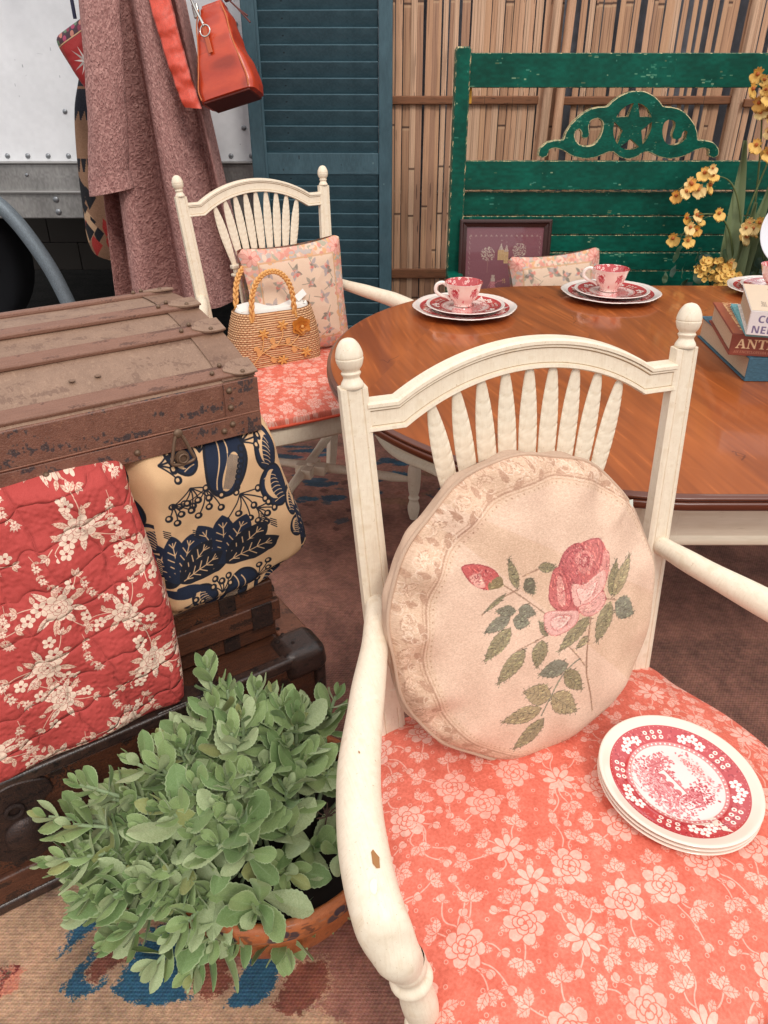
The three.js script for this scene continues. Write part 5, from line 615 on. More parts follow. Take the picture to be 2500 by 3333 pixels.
    function thing_lock(p) { const g = new THREE.Shape(); const pts = [[-0.05, 0.10], [0.0, 0.115], [0.05, 0.10], [0.06, 0.07], [0.04, 0.05], [0.052, 0.01], [0.06, -0.03], [0.03, -0.06], [0, -0.072], [-0.03, -0.06], [-0.06, -0.03], [-0.052, 0.01], [-0.04, 0.05], [-0.06, 0.07]]; const c = new THREE.CatmullRomCurve3(pts.map(([a, b]) => V(a, b, 0)), true, 'catmullrom', 0.4).getPoints(60).slice(0, -1).map((q) => [q.x, q.y]); const m = part('lock_plate', boxUV(extrude(shapeOf(c), 0.006, 0.002)), iron, p); part('lock_boss', boxUV(at(new THREE.SphereGeometry(0.036, 22, 14).scale(1, 1.1, 0.5), 0, -0.005, 0.006)), iron, m); part('lock_ring', at(new THREE.TorusGeometry(0.013, 0.004, 8, 18), -0.006, 0.06, 0.012), iron, m); return m; }
  }
  // ---- upper trunk: body with wooden slat, and its domed lid resting on the linens
  {
    const t = thing('steamer_trunk', 'rusty brown steamer trunk with its domed slatted lid propped open on folded quilts', 'trunk', TR.pos, TR.turn);
    const x1 = -0.062, x0 = -0.98, W = x1 - x0, nf = -0.085, D = 0.40, y0 = 0.304, y1 = 0.440;
    const panel = (a, b, c, d, e, f) => boxUV(at(box(a, b, c, 0.004), d, e, f));
    part('front_panel', panel(W, y1 - y0, 0.016, (x0 + x1) / 2, (y0 + y1) / 2, nf - 0.008), woodLow, t); part('back_panel', panel(W, y1 - y0, 0.016, (x0 + x1) / 2, (y0 + y1) / 2, nf - D + 0.008), woodLow, t);
    for (const x of [x0 + 0.008, x1 - 0.008]) part('side_panel', panel(0.016, y1 - y0 - 0.001, D - 0.033, x, (y0 + y1) / 2, nf - D / 2), woodLow, t);
    part('bottom_panel', panel(W - 0.034, 0.014, D - 0.034, (x0 + x1) / 2, y0 + 0.008, nf - D / 2), woodLow, t);
    const sl = part('body_slat', panel(W + 0.004, 0.050, 0.016, (x0 + x1) / 2 + 0.004, 0.376, nf + 0.0075), slatM, t); part('slat_clamp', boxUV(at(box(0.044, 0.056, 0.004, 0.002), x1 - 0.035, 0.376, nf + 0.0165)), iron, sl);
    for (const u of [-0.16, -0.42, -0.7]) part('metal_band', panel(0.034, y1 - y0 - 0.004, 0.003, u, (y0 + y1) / 2, nf + 0.0012), iron, t);
    // lid
    const lid = part('lid_front', boxUV(at(box(W, 0.094, 0.016, 0.003), (x0 + x1) / 2, 0.765 + 0.05, nf + 0.000)), lidFront, t);
    part('lid_band', boxUV(at(box(W + 0.003, 0.034, 0.005, 0.0015), (x0 + x1) / 2, 0.765 + 0.018, nf + 0.0095)), lidFront, lid);
    part('band_bead', boxUV(limb([[x0, 0.803, nf + 0.011], [(x0 + x1) / 2, 0.8035, nf + 0.011], [x1, 0.803, nf + 0.011]], [0.0016, 0.0016], 4, 6)), strap, lid);
    part('lid_edge_plate', boxUV(at(box(0.062, 0.096, 0.004, 0.001), x1 - 0.030, 0.815, nf + 0.0098)), lidFront, lid);
    for (let k = 0; k < 3; k++) { const m = part('stud', new THREE.SphereGeometry(0.0055, 10, 7), brass, lid); m.position.set(x1 - 0.052, 0.790 + 0.0 + k * 0.0 + 0.03 * k - 0.0, nf + 0.012); }
    for (const u of [-0.28, -0.13, -0.42]) { const m = part('stud', new THREE.SphereGeometry(0.0055, 10, 7), brass, lid); m.position.set(u, 0.781, nf + 0.012); }
    const prof = [[nf + 0.004, 0.862], [-0.150, 0.888], [-0.220, 0.907], [-0.270, 0.917], [-0.325, 0.924], [-0.40, 0.926], [-0.48, 0.918], [-0.54, 0.90], [-0.575, 0.875], [-0.585, 0.855]];
    const sp = smoothPts(prof, 5), m = sp.length - 1;
    const topG = grid(40, m, (u, v) => { const p = sp[Math.round(v * m)], X = lerp(x0, x1, u); return [X, p[1] + 0.0015 * nz(X * 8, p[0] * 20), p[0], X, p[0]]; });
    part('lid_top', topG, mat({ map: lidTop.map, bumpMap: lidTop.bumpMap, bumpScale: 0.0008, roughness: 0.6, side: THREE.DoubleSide }), t);
    // end walls of the lid and its back
    for (const X of [x0, x1]) { const s = [[nf, 0.765], ...sp, [-0.585, 0.765]]; const g = extrude(shapeOf(s.map(([n, y]) => [n, y])), 0.014, 0.001); g.rotateY(-PI / 2); part('lid_end', boxUV(at(g, X === x0 ? x0 + 0.015 : x1 - 0.001, 0, 0)), lidFront, t); }
    part('lid_back', boxUV(at(box(W, 0.10, 0.012, 0.002), (x0 + x1) / 2, 0.812, -0.580)), lidFront, t);
    // wooden ribs along the lid with metal end clamps
    const ribAt = (n, y, tilt, w = 0.038) => { const g = box(W + 0.010, 0.010, w, 0.004); const q = part('lid_rib', boxUV(g), rib, t); q.position.set((x0 + x1) / 2, y, n); q.rotation.x = tilt; const cg = boxUV(extrude(shapeOf(smoothPts([[0, -w / 2 - 0.004], [0.02, -w / 2 - 0.006], [0.036, -w / 2 - 0.003], [0.048, -w / 2 + 0.004], [0.056, 0.002], [0.048, w / 2 - 0.004], [0.036, w / 2 + 0.003], [0.02, w / 2 + 0.006], [0, w / 2 + 0.004]], 4)), 0.0028, 0.0008).rotateX(-PI / 2).rotateY(PI)); const c = part('rib_clamp', cg, lidTop, q); c.position.set(W / 2 + 0.006, 0.0042, 0); for (const [a, b] of [[-0.02, 0.014], [-0.05, -0.012], [-0.07, 0.004]]) { const s = part('stud', new THREE.SphereGeometry(0.0042, 8, 6), brass, q); s.position.set(W / 2 + a, 0.0075, b); } };
    ribAt(-0.100, 0.872, 0.36, 0.030); ribAt(-0.222, 0.912, 0.25, 0.032); ribAt(-0.328, 0.929, 0.08, 0.032); ribAt(-0.47, 0.923, -0.16, 0.034);
    part('lid_edge_plate', grid(4, m, (u, v) => { const p = sp[Math.round(v * m)], X = lerp(x1 - 0.058, x1 + 0.002, u); return [X, p[1] + 0.0024, p[0], X + 0.3, p[0]]; }), mat({ map: lidTop.map, color: '#e9e0da', roughness: 0.55, side: THREE.DoubleSide }), t);
    for (const u of [-0.30, -0.52, -0.75, -0.34, -0.60]) for (const [n, y] of [[-0.150, 0.890], [-0.275, 0.927]]) { if ((u * 100 | 0) % 2 === (n < -0.2 ? 0 : 1)) continue; const s = part('nail', new THREE.SphereGeometry(0.0055, 10, 5).scale(1, 0.35, 1), lidTop, t); s.position.set(u, y + 0.001, n); }
    // hanging hasp: pear-shaped iron loop with ring
    const hp = part('hasp', boxUV(limb([[0, 0.022, 0], [-0.008, 0.012, 0], [-0.022, -0.030, 0.002], [-0.026, -0.046, 0.003], [0, -0.052, 0.003], [0.026, -0.046, 0.003], [0.022, -0.030, 0.002], [0.008, 0.012, 0], [0, 0.022, 0]], [0.0042, 0.0042], 6, 8)), brass, t); hp.position.set(-0.215, 0.790, nf + 0.030); hp.rotation.x = -0.1; hp.scale.setScalar(0.72);
    part('hasp_boss', boxUV(at(new THREE.SphereGeometry(0.011, 14, 10).scale(1, 1, 0.6), 0, 0.020, 0)), brass, hp); part('hasp_plate', boxUV(at(new THREE.CylinderGeometry(0.015, 0.017, 0.007, 20).rotateX(PI / 2), 0, -0.038, 0.001)), brass, hp); part('hasp_ring', at(new THREE.TorusGeometry(0.010, 0.0026, 8, 18), 0, -0.038, 0.008), brass, hp);
  }
  // ---- folded linens under the lid
  // red quilt with cream bouquets
  {
    const S = 1024, [c, x] = canvas(S, S), k = S / 1024, rn = rng(501); x.fillStyle = 'rgb(182,68,63)'; x.fillRect(0, 0, S, S);
    const CR = 'rgb(226,190,166)', HI = 'rgb(236,208,186)', LN = 'rgb(160,52,50)';
    const bouquet = (x, X, Y, s, a) => { const K = s * k; const pt = (d, t) => [X + Math.cos(a + t) * d * K, Y + Math.sin(a + t) * d * K];
      for (let i = 0; i < 9; i++) { const t = i * 0.7 + rn() * 0.3, [lx, ly] = pt(50, t); leaf(x, lx, ly, a + t + (rn() - .5) * 0.6, (70 + rn() * 30) * K, 34 * K, i % 2 ? CR : HI, LN, 1.4, 0.10, 4); }
      for (let i = 0; i < 3; i++) { const t = i * 2.1 + rn() * 0.5, d = 150 + rn() * 40, e = pt(d, t); stem(x, [[X, Y], pt(d * 0.6, t + 0.25), e], CR, 4 * K); for (let q = 0; q < 3; q++) leaf(x, e[0], e[1], a + t - 0.8 + q * 0.8, 44 * K, 22 * K, q === 1 ? HI : CR, LN, 1.2, 0.05, 2); const m = pt(d * 0.62, t + 0.3); leaf(x, m[0], m[1], a + t + 1.2, 46 * K, 24 * K, CR, LN, 1.2, 0.08, 3); const e2 = pt(d * 0.8, t - 0.3); daisy(x, e2[0], e2[1], 34 * K, 5, HI, LN, 1.3, LN); }
      rose(x, X, Y, 66 * K, HI, LN, 1.8, rn); daisy(x, ...pt(80, 2.4), 42 * K, 6, HI, LN, 1.5, LN); };
    const spray = (x, X, Y, s, a) => { const K = s * k; let px = X, py = Y; for (let i = 0; i < 6; i++) { const qx = px + Math.cos(a + Math.sin(i) * 0.4) * 46 * K, qy = py + Math.sin(a + Math.sin(i) * 0.4) * 46 * K; stem(x, [[px, py], [qx, qy]], CR, 3 * K); for (const sg of [-1, 1]) leaf(x, qx, qy, a + sg * 0.9, 38 * K, 17 * K, CR, LN, 1, 0, 2); if (i % 2) daisy(x, qx, qy, 26 * K, 6, HI, LN, 1.1, LN); px = qx; py = qy; } for (let q = 0; q < 5; q++) leaf(x, px, py, a - 1 + q * 0.5, 48 * K, 16 * K, HI, LN, 1, 0, 2); };
    tiled(x, S, (x) => { const s0 = rng(501); for (const [X, Y, s, a] of [[180, 190, 1.25, 0.3], [660, 120, 1.1, 2.2], [430, 520, 1.2, 4.0], [900, 560, 1.25, 1.2], [170, 800, 1.1, 5.2], [680, 880, 1.2, 3.1]]) bouquet(x, X * k, Y * k, s, a); for (const [X, Y, s, a] of [[400, 60, 1, 1.7], [900, 200, 0.9, 1.4], [40, 420, 0.9, 1.2], [660, 400, 0.9, 1.9], [420, 760, 1, 1.3], [930, 800, 0.9, 1.6], [250, 450, 0.7, 0.2]]) spray(x, X * k, Y * k, s, a); });
    grain(x, S, S, 22, 11, (i, j, r) => (r() - .5) + ((j % 3) ? 0.1 : -0.25));
    // quilting stitch relief: puckered wandering lines
    const n1 = tileNoise(511, 16), n2 = tileNoise(512, 64); const [b] = pixels(512, 512, (i, j) => { const wx = n1(i / 32, j / 32) * 26, wy = n1(i / 32 + 5, j / 32 + 3) * 26; const d1 = Math.abs(((i + wx) / 512 * 5 % 1) - 0.5) * 2, d2 = Math.abs(((j + wy) / 512 * 6 % 1) - 0.5) * 2; const p = Math.min(1 - Math.pow(d1, 10), 1 - Math.pow(d2, 10)); const v = 40 + 140 * p + 70 * (n2(i / 8, j / 8) - .5); return [v, v, v]; });
    const m = mat({ map: ctex(c, { rep: [1 / 0.28, 1 / 0.28] }), bumpMap: ctex(b, { srgb: false, rep: [1 / 0.36, 1 / 0.36] }), bumpScale: 0.007, roughness: 0.85, side: THREE.DoubleSide });
    // folded panel standing on the lower trunk, top tucked under the lid, right fold rounded
    const U0 = -0.985, U1 = -0.29, H0 = 0.300, H1 = 0.790; const nu = 90, nv = 70;
    const front = (u, v) => { const X = lerp(U0, U1, u), Y = lerp(H0, H1, v); const e = (U1 - X), round = e < 0.03 ? -0.035 * (1 - Math.sqrt(clamp(1 - Math.pow(1 - e / 0.03, 2)))) : 0; const be = v < 0.06 ? -0.024 * Math.pow(1 - v / 0.06, 2) : 0; const te = v > 0.93 ? -0.05 * Math.pow((v - 0.93) / 0.07, 2) : 0; const belly = 0.012 * Math.sin(v * PI) + 0.010 * fbm(X * 5, Y * 5) + 0.007 * Math.sin(X * 38 + Y * 9) * Math.sin(Y * 30 + 1); const N = lerp(0.012, -0.048, v) + belly + round + be + te; return [X + 0.012 * Math.sin(v * 5) * u, Y + 0.004 * Math.sin(X * 14) * (1 - v), N]; };
    const g1 = grid(nu, nv, (u, v) => { const p = front(u, v); return [...p, p[0] * 0.97 + p[1] * 0.22, p[1] - p[0] * 0.22]; });
    const g2 = grid(6, nv, (u, v) => { const p = front(1, v); return [p[0] + 0.004 * Math.sin(u * PI) - 0.01 * u, p[1], p[2] - 0.055 * u, p[0] + u * 0.05, p[1]]; });
    const g3 = grid(nu, nv, (u, v) => { const p = front(1 - u, v); return [p[0], p[1], Math.max(-0.08, p[2] - 0.055), p[0], p[1]]; });
    const g4 = grid(nu, 5, (u, v) => { const p = front(u, 0); return [p[0], p[1] - 0.0, p[2] - 0.055 * (1 - v), p[0], p[1] + v * 0.05]; });
    const q = solo('red_quilt', merge([g1, g2, g3, g4]), m, 'folded red quilt printed with cream bouquets hanging out from under the trunk lid', 'quilt', TR.pos, TR.turn);
  }
  // navy and tan woven coverlet
  {
    const q = 3, n = 360, [c0, x] = canvas(n, n), S = n * q, r = rng(521); const T = 'rgb(216,176,134)', N = 'rgb(14,18,32)', NB = 'rgb(18,32,56)';
    x.fillStyle = T; x.fillRect(0, 0, n, n); const k = n / 360;
    // units: 360 px = 0.36 m ; x from u=-0.36..0, y from top h=0.80 down to 0.44
    const disc = (X, Y, rx, ry, a) => { x.save(); x.translate(X, Y); x.rotate(a); x.fillStyle = NB; x.strokeStyle = N; x.lineWidth = 5; x.beginPath(); x.ellipse(0, 0, rx, ry, 0, 0, 7); x.fill(); x.stroke(); x.fillStyle = T; x.beginPath(); x.ellipse(-rx * 0.12, -ry * 0.1, rx * 0.62, ry * 0.7, 0.2, 0, 7); x.fill(); x.fillStyle = NB; x.beginPath(); x.ellipse(rx * 0.16, ry * 0.06, rx * 0.62, ry * 0.7, 0.2, 0, 7); x.fill(); x.strokeStyle = T; x.lineWidth = 2; for (let i = 0; i < 7; i++) { x.beginPath(); x.moveTo(-rx * 0.6, -ry * 0.6 + i * ry * 0.2); x.quadraticCurveTo(0, -ry * 0.7 + i * ry * 0.22, rx * 0.3, -ry * 0.3 + i * ry * 0.18); x.stroke(); } x.restore(); };
    // pomegranate
    x.save(); x.translate(178, 92); x.rotate(0.35); x.fillStyle = NB; x.strokeStyle = N; x.lineWidth = 6; x.beginPath(); x.ellipse(0, 0, 48, 74, 0, 0, 7); x.fill(); x.stroke(); x.strokeStyle = T; x.lineWidth = 3; for (const [a, b] of [[-34, -30], [-14, -14]]) { x.beginPath(); x.moveTo(a, -56); x.bezierCurveTo(a + 40, -30, b, 10, b + 18, 60); x.stroke(); } x.fillStyle = T; x.beginPath(); x.ellipse(14, 18, 17, 44, 0.15, 0, 7); x.fill(); x.fillStyle = NB; for (let i = 0; i < 12; i++) x.fillRect(2 + i * 2.6, -20, 1.2, 76); x.strokeStyle = N; x.lineWidth = 4; for (let i = 0; i < 9; i++) { x.beginPath(); x.arc(34, -34 + i * 12, 6, 0, 7); x.stroke(); } x.restore();
    disc(292, 88, 40, 50, 0.2); disc(300, 176, 48, 52, -0.3); disc(352, 232, 30, 34, 0.2); disc(352, 300, 34, 26, 0.2); disc(84, 52, 30, 40, -0.5); disc(250, 318, 26, 22, 0.4);
    const sprigB = (X, Y, a, L, m) => { x.strokeStyle = N; x.lineWidth = 3; for (let i = 0; i < m; i++) { const t = a + (i - m / 2) * 0.42, ex = X + Math.cos(t) * L * (0.7 + 0.3 * (i % 2)), ey = Y + Math.sin(t) * L * (0.7 + 0.3 * (i % 2)); x.beginPath(); x.moveTo(X, Y); x.quadraticCurveTo((X + ex) / 2 + 8, (Y + ey) / 2, ex, ey); x.stroke(); x.fillStyle = N; x.beginPath(); x.arc(ex, ey, 9, 0, 7); x.fill(); x.fillStyle = T; x.beginPath(); x.arc(ex - 1, ey - 1, 4, 0, 7); x.fill(); } };
    sprigB(118, 132, 1.9, 66, 6); sprigB(196, 168, 1.3, 70, 6); sprigB(226, 60, -0.3, 52, 5); sprigB(128, 60, -1.2, 44, 5); sprigB(232, 214, 0.9, 48, 5); sprigB(84, 118, 1.6, 56, 6); sprigB(40, 150, 1.2, 50, 5); sprigB(30, 60, 0.4, 46, 4);
    // palm leaves along the bottom
    for (const [X, Y, s] of [[150, 350, 1.15], [30, 350, 1.0]]) { for (let i = 0; i < 7; i++) { const a = -PI / 2 + (i - 3) * 0.42; x.save(); x.translate(X, Y); x.rotate(a); x.fillStyle = i === 3 || i === 2 || i === 4 ? NB : N; x.beginPath(); x.moveTo(0, 0); x.bezierCurveTo(30 * s, -38 * s, 100 * s, -34 * s, 122 * s, 0); x.bezierCurveTo(100 * s, 34 * s, 30 * s, 38 * s, 0, 0); x.fill(); x.strokeStyle = T; x.lineWidth = 2.5; x.beginPath(); x.moveTo(10, 0); x.lineTo(104 * s, 0); for (let q2 = 1; q2 < 6; q2++) { x.moveTo(18 * q2 * s, 0); x.lineTo(18 * q2 * s + 14, -17 * s * Math.sin(q2 / 6 * PI)); x.moveTo(18 * q2 * s, 0); x.lineTo(18 * q2 * s + 14, 17 * s * Math.sin(q2 / 6 * PI)); } x.stroke(); x.restore(); } }
    for (const [X, Y] of [[262, 250], [240, 232], [14, 210], [80, 230]]) { x.strokeStyle = N; x.lineWidth = 2.5; for (let i = 0; i < 4; i++) { x.beginPath(); x.moveTo(X, Y + i * 5); x.lineTo(X + 16, Y + 10 + i * 6); x.stroke(); } }
    for (const [X, Y] of [[22, 20], [52, 14]]) { x.fillStyle = NB; x.beginPath(); x.ellipse(X, Y, 34, 12, 0.3, 0, 7); x.fill(); }
    const [c, y] = canvas(S, S); y.imageSmoothingEnabled = false; y.drawImage(c0, 0, 0, S, S); grain(y, S, S, 26, 31, (i, j, rr) => (rr() - .5) * 0.7 + ((j % 3 === 0) || ((i + (j / 3 | 0) * 2) % 5 === 0) ? -0.45 : 0.2));
    const [b] = pixels(256, 256, (i, j) => { const v = 128 + (j % 4 < 2 ? 45 : -45) * ((i + (j >> 2) * 2) % 6 < 3 ? 1 : 0.4); return [v, v, v]; });
    const m = mat({ map: ctex(c), bumpMap: ctex(b, { srgb: false, rep: [4, 4] }), bumpScale: 0.001, roughness: 0.85, side: THREE.DoubleSide });
    // bulky folded bundle: front face rolls round the right end and over the top
    const fold = (dx, dn, hb, ht, seed) => grid(80, 60, (u, v) => { const s = u; let X, Nn; const bend = 0.80; const flare = lerp(0.018, -0.035, smooth(0.0, 1, v)); if (s < bend) { X = lerp(-0.315, -0.045 + flare, s / bend); Nn = -0.052 - 0.05 * smooth(-0.262, -0.312, X); } else { const a = (s - bend) / (1 - bend) * PI * 0.62; X = -0.045 + flare + 0.042 * Math.sin(a); Nn = -0.052 - 0.042 * (1 - Math.cos(a)) - (s > 0.93 ? (s - 0.93) * 1.2 : 0); }
      let Y = lerp(hb + 0.055 * smooth(0.55, 1, s) - 0.0, ht, v); const be = v < 0.1 ? -0.03 * Math.pow(1 - v / 0.1, 2) : 0, te = v > 0.8 ? -0.06 * Math.pow((v - 0.8) / 0.2, 2) : 0; Nn += be + te + 0.004 * Math.sin(v * PI) + 0.016 * fbm(X * 8 + seed, Y * 5) + 0.006 * Math.sin(X * 20 + Y * 26 + seed); return [X + dx, Y, Nn + dn, (X + 0.36 + (s > bend ? (s - bend) * 0.25 : 0)) / 0.36 * 1.3 - 0.3, 1 - (0.80 - Y) / 0.36 * 1.3]; });
    const main = fold(0, 0, 0.452, 0.782, 0), under = fold(-0.022, -0.022, 0.428, 0.62, 4);
    const lipF = grid(80, 6, (u, v) => { const p = [0, 0, 0]; const i = Math.round(u * 80); const P = main.attributes.position; const a = i; return [P.getX(a), P.getY(a) + 0.006 * Math.sin(v * PI) , P.getZ(a) - 0.10 * v, u, v * 0.2]; });
    solo('woven_coverlet', merge([main, under, lipF]), m, 'folded tan and navy jacquard coverlet bulging between the trunk body and lid', 'blanket', TR.pos, TR.turn);
    // plain linens filling the trunk and carrying the lid
    const linen = mat({ color: '#b9a891', roughness: 0.9 });
    { const i = 1.5; const g = puffy(roundRect(0.80, 0.30, 0.04), 10, 80, (s) => 0.175 * Math.pow(clamp(1 - Math.pow(s, 6)), 0.5), (s) => -0.175 * Math.pow(clamp(1 - Math.pow(s, 6)), 0.5), (a, b2) => [a, b2]); g.rotateX(-PI / 2); const w = toWorld(-0.55, 0.36 + 0.045 + i * 0.09, -0.30); solo('folded_linen', g, linen, 'plain beige folded linen inside the trunk beneath the lid', 'linen', w, TR.turn); }
  }
}
// ---------------------------------------------------------------- painted terracotta bowl with sedum
{
  const n = tileNoise(601, 64), n2 = tileNoise(602, 16), r = rng(600);
  const W = 1024, H = 256; const [c, x] = pixels(W, H, (i, j) => { const a = n(i / 8, j / 8), b = n2(i / 64, j / 32); let q = mix3([150, 80, 42], [190, 112, 62], a * 0.45 + b * 0.55); q = mix3(q, [120, 72, 48], smooth(0.66, 0.9, a) * 0.5); const e = (r() - .5) * 14; return [q[0] + e, q[1] + e, q[2] + e]; });
  for (let k = 0; k < 14; k++) { const X = (k + 0.5) / 14 * W, Y = 92; x.save(); x.translate(X, Y); x.globalAlpha = 0.85; for (let i = 0; i < 5; i++) petal(x, 0, 0, i * 1.2566 - 0.4, 20, 16, ['rgb(52,46,58)', 'rgb(70,60,66)'][i % 2], 'rgb(150,90,56)', 1.4); x.beginPath(); x.arc(0, 0, 5, 0, 7); x.fillStyle = 'rgb(176,110,60)'; x.fill(); for (let q = 0; q < 5; q++) { x.fillStyle = 'rgba(96,58,40,0.9)'; x.beginPath(); x.ellipse(28 + q * 3, (q - 2) * 7, 7, 2.6, q, 0, 7); x.fill(); } x.restore(); }
  for (let k = 0; k < 200; k++) { x.fillStyle = r() < 0.5 ? 'rgba(120,118,120,0.5)' : 'rgba(90,50,32,0.5)'; x.fillRect(r() * W, r() * H, 2 + r() * 16, 1 + r() * 3); }
  const pot = mat({ map: ctex(c), bumpMap: ctex(c, { srgb: false }), bumpScale: 0.001, roughness: 0.6, clearcoat: 0.1 });
  const t = thing('potted_sedum', 'broad painted terracotta bowl overflowing with grey green sedum leaves on the rug', 'plant', [-0.2, 0.005, -0.888]);
  part('bowl', lathe(smoothPts([[0.0, 0.0], [0.12, 0.0], [0.135, 0.004], [0.165, 0.04], [0.188, 0.085], [0.198, 0.125], [0.1985, 0.135], [0.194, 0.140], [0.196, 0.146], [0.206, 0.150], [0.212, 0.160], [0.212, 0.176], [0.207, 0.186], [0.198, 0.188], [0.19, 0.178], [0.185, 0.15], [0.17, 0.10]], 4), 72), pot, t);
  const soilG = grid(60, 14, (u, v) => { const a = u * 2 * PI, d = 0.187 * v; const X = Math.cos(a) * d, Z = Math.sin(a) * d; return [X, 0.158 + 0.012 * (1 - v * v) + 0.008 * fbm(X * 30, Z * 30), Z]; }, true); part('soil', upright(soilG), mat({ color: '#1d1613', roughness: 1 }), t);
  // leaf: fleshy spoon with toothed margin
  const leafTex = (k) => { const nn = tileNoise(620 + k, 64), [c] = pixels(128, 256, (i, j) => { const u = (i / 127 - .5) * 2, a = nn(i / 4, j / 4), base = [[164, 186, 124], [196, 208, 162], [136, 164, 104], [180, 182, 118]][k]; let q = mix3(base, [base[0] * 0.82, base[1] * 0.86, base[2] * 0.78], a * 0.8); const mid = Math.exp(-Math.pow(u / 0.055, 2)) * 0.65 * smooth(250, 60, 255 - j + 0); q = mix3(q, [176, 194, 152], mid); const ve = Math.abs(Math.sin((j / 256 * 9 - Math.abs(u) * 1.1) * PI)); q = mix3(q, [150, 174, 130], smooth(0.9, 1, 1 - ve) * 0.0 + smooth(0.94, 1, ve) * 0.18); q = mix3(q, [188, 204, 158], smooth(0.84, 0.97, Math.abs(u)) * 0.75); return q; }); return c; };
  const leafM = [0, 1, 2, 3].map((k) => mat({ map: ctex(leafTex(k), { wrap: false }), roughness: 0.75, transmission: 0.3, thickness: 0, side: THREE.DoubleSide }));
  const leafG = [0, 1, 2, 3].map((k) => { const nu = 8, nv = 20, rr = rng(630 + k), curl = 0.10 + 0.16 * k * 0.5, cup = 0.22 - 0.03 * k; const one = (zo, fl) => grid(nu, nv, (u, v) => { const w0 = Math.pow(Math.sin(PI * Math.pow(clamp(v * 0.965 + 0.035), 1.55)), 0.72) * 0.235 + 0.03 * (1 - v); const tooth = v > 0.42 && v < 0.985 ? 1 - 0.09 * (Math.round(v * nv) % 2) : 1; const U = (u - .5) * 2, X = U * w0 * tooth; const y = v, bend = -curl * v * v + 0.04 * v; const Z = bend + cup * (X * X) * 2.2 + 0.010 * Math.sin(v * 9 + U * 2 + k) - Math.exp(-Math.pow(U / 0.16, 2)) * 0.022 + zo * (1 - U * U * 0.9) * (1 - Math.pow(v, 6)); return [X, y, Z, u, v]; }); const a = one(0, 0), b = one(-0.028, 1); const ix = b.index.array; for (let i = 0; i < ix.length; i += 3) { const q = ix[i + 1]; ix[i + 1] = ix[i + 2]; ix[i + 2] = q; } b.computeVertexNormals(); return merge([a, b]); });
  // stems and whorls
  const R2 = rng(655), leaves = [], stems = [], camP = V(0.2, 1.32, 0.888), tips = [];
  const addStem = (bx, bz, tx, ty, tz, s) => {
    const b = V(bx, 0.165, bz), tip = V(tx, ty, tz), mid = V(lerp(bx, tx, 0.45) , lerp(0.165, ty, 0.62), lerp(bz, tz, 0.45)); const cv = new THREE.QuadraticBezierCurve3(b, mid, tip); stems.push(limb(cv.getPoints(5).map((p) => [p.x, p.y, p.z]), [0.0042, 0.0038, 0.0030], 2, 6));
    const dir = cv.getTangent(1).normalize().lerp(V(0, 1, 0), 0.28).normalize(), q0 = new THREE.Quaternion().setFromUnitVectors(V(0, 1, 0), dir), spin = R2() * 6.28;
    const nW = 5; for (let w = 0; w < nW; w++) { const f = w / (nW - 1), len = lerp(0.072, 0.022, Math.pow(f, 1.15)) * s * (0.78 + R2() * 0.44), tilt = lerp(1.38, 0.42, Math.pow(f, 0.8)) + (R2() - .5) * 0.28, along = -lerp(0.075, 0.0, Math.pow(f, 0.7)) * s; const p0 = cv.getPoint(clamp(1 + along / 0.22)); const m = w === 1 ? 3 : 2; for (let k = 0; k < m; k++) { const az = spin + w * 1.37 + k * 2 * PI / m + (R2() - .5) * 0.4; const q = q0.clone().multiply(new THREE.Quaternion().setFromAxisAngle(V(0, 1, 0), az)).multiply(new THREE.Quaternion().setFromAxisAngle(V(1, 0, 0), tilt)).multiply(new THREE.Quaternion().setFromAxisAngle(V(0, 1, 0), (R2() - .5) * 0.5)); leaves.push({ p: p0.clone().add(dir.clone().multiplyScalar(0.004 * f)), q, s: len, sx: 0.80 + R2() * 0.45, g: Math.floor(R2() * 4), m: R2() < 0.022 ? 3 : R2() < 0.5 ? 0 : R2() < 0.55 ? 1 : 2 }); } }
  };
  // mound: tips over an uneven dome leaning to the left
  const bounds = []; let guard = 0; while (bounds.length < 74 && guard++ < 6000) { const a = R2() * 6.283, d = Math.sqrt(R2()); const left = Math.cos(a) < 0; const rx = left ? 0.33 : 0.135, rz = Math.sin(a) > 0 ? 0.21 : 0.15; let tx = Math.cos(a) * d * rx - 0.02, tz = Math.sin(a) * d * rz, ty = 0.325 + 0.085 * R2() - 0.20 * Math.pow(d, 2.4) * (Math.sin(a) > 0.1 || left ? 1 : 0.35); if (tx > 0.02 && tz > 0.02) { if (R2() < 0.7) continue; ty -= 0.04; }
    // keep clear of the trunk front
    const wx = tx - 0.2, wz = tz - 0.888, nn = (wx + 0.122) * Math.sin(R(34)) + (wz + 1.204) * Math.cos(R(34)); if (nn < 0.05 && ty < 0.36) ty = 0.36 + R2() * 0.05; if (nn < 0.0 || (nn < 0.10 && tx < -0.13)) continue;
    if (bounds.some((b) => Math.hypot(b[0] - tx, b[1] - tz) < 0.033)) continue; bounds.push([tx, tz]); const k = Math.min(1, 0.13 / Math.hypot(tx, tz)); addStem(tx * k * 0.7 + (R2() - .5) * 0.04, tz * k * 0.7 + (R2() - .5) * 0.04, tx, ty, tz, 0.9 + R2() * 0.3); }
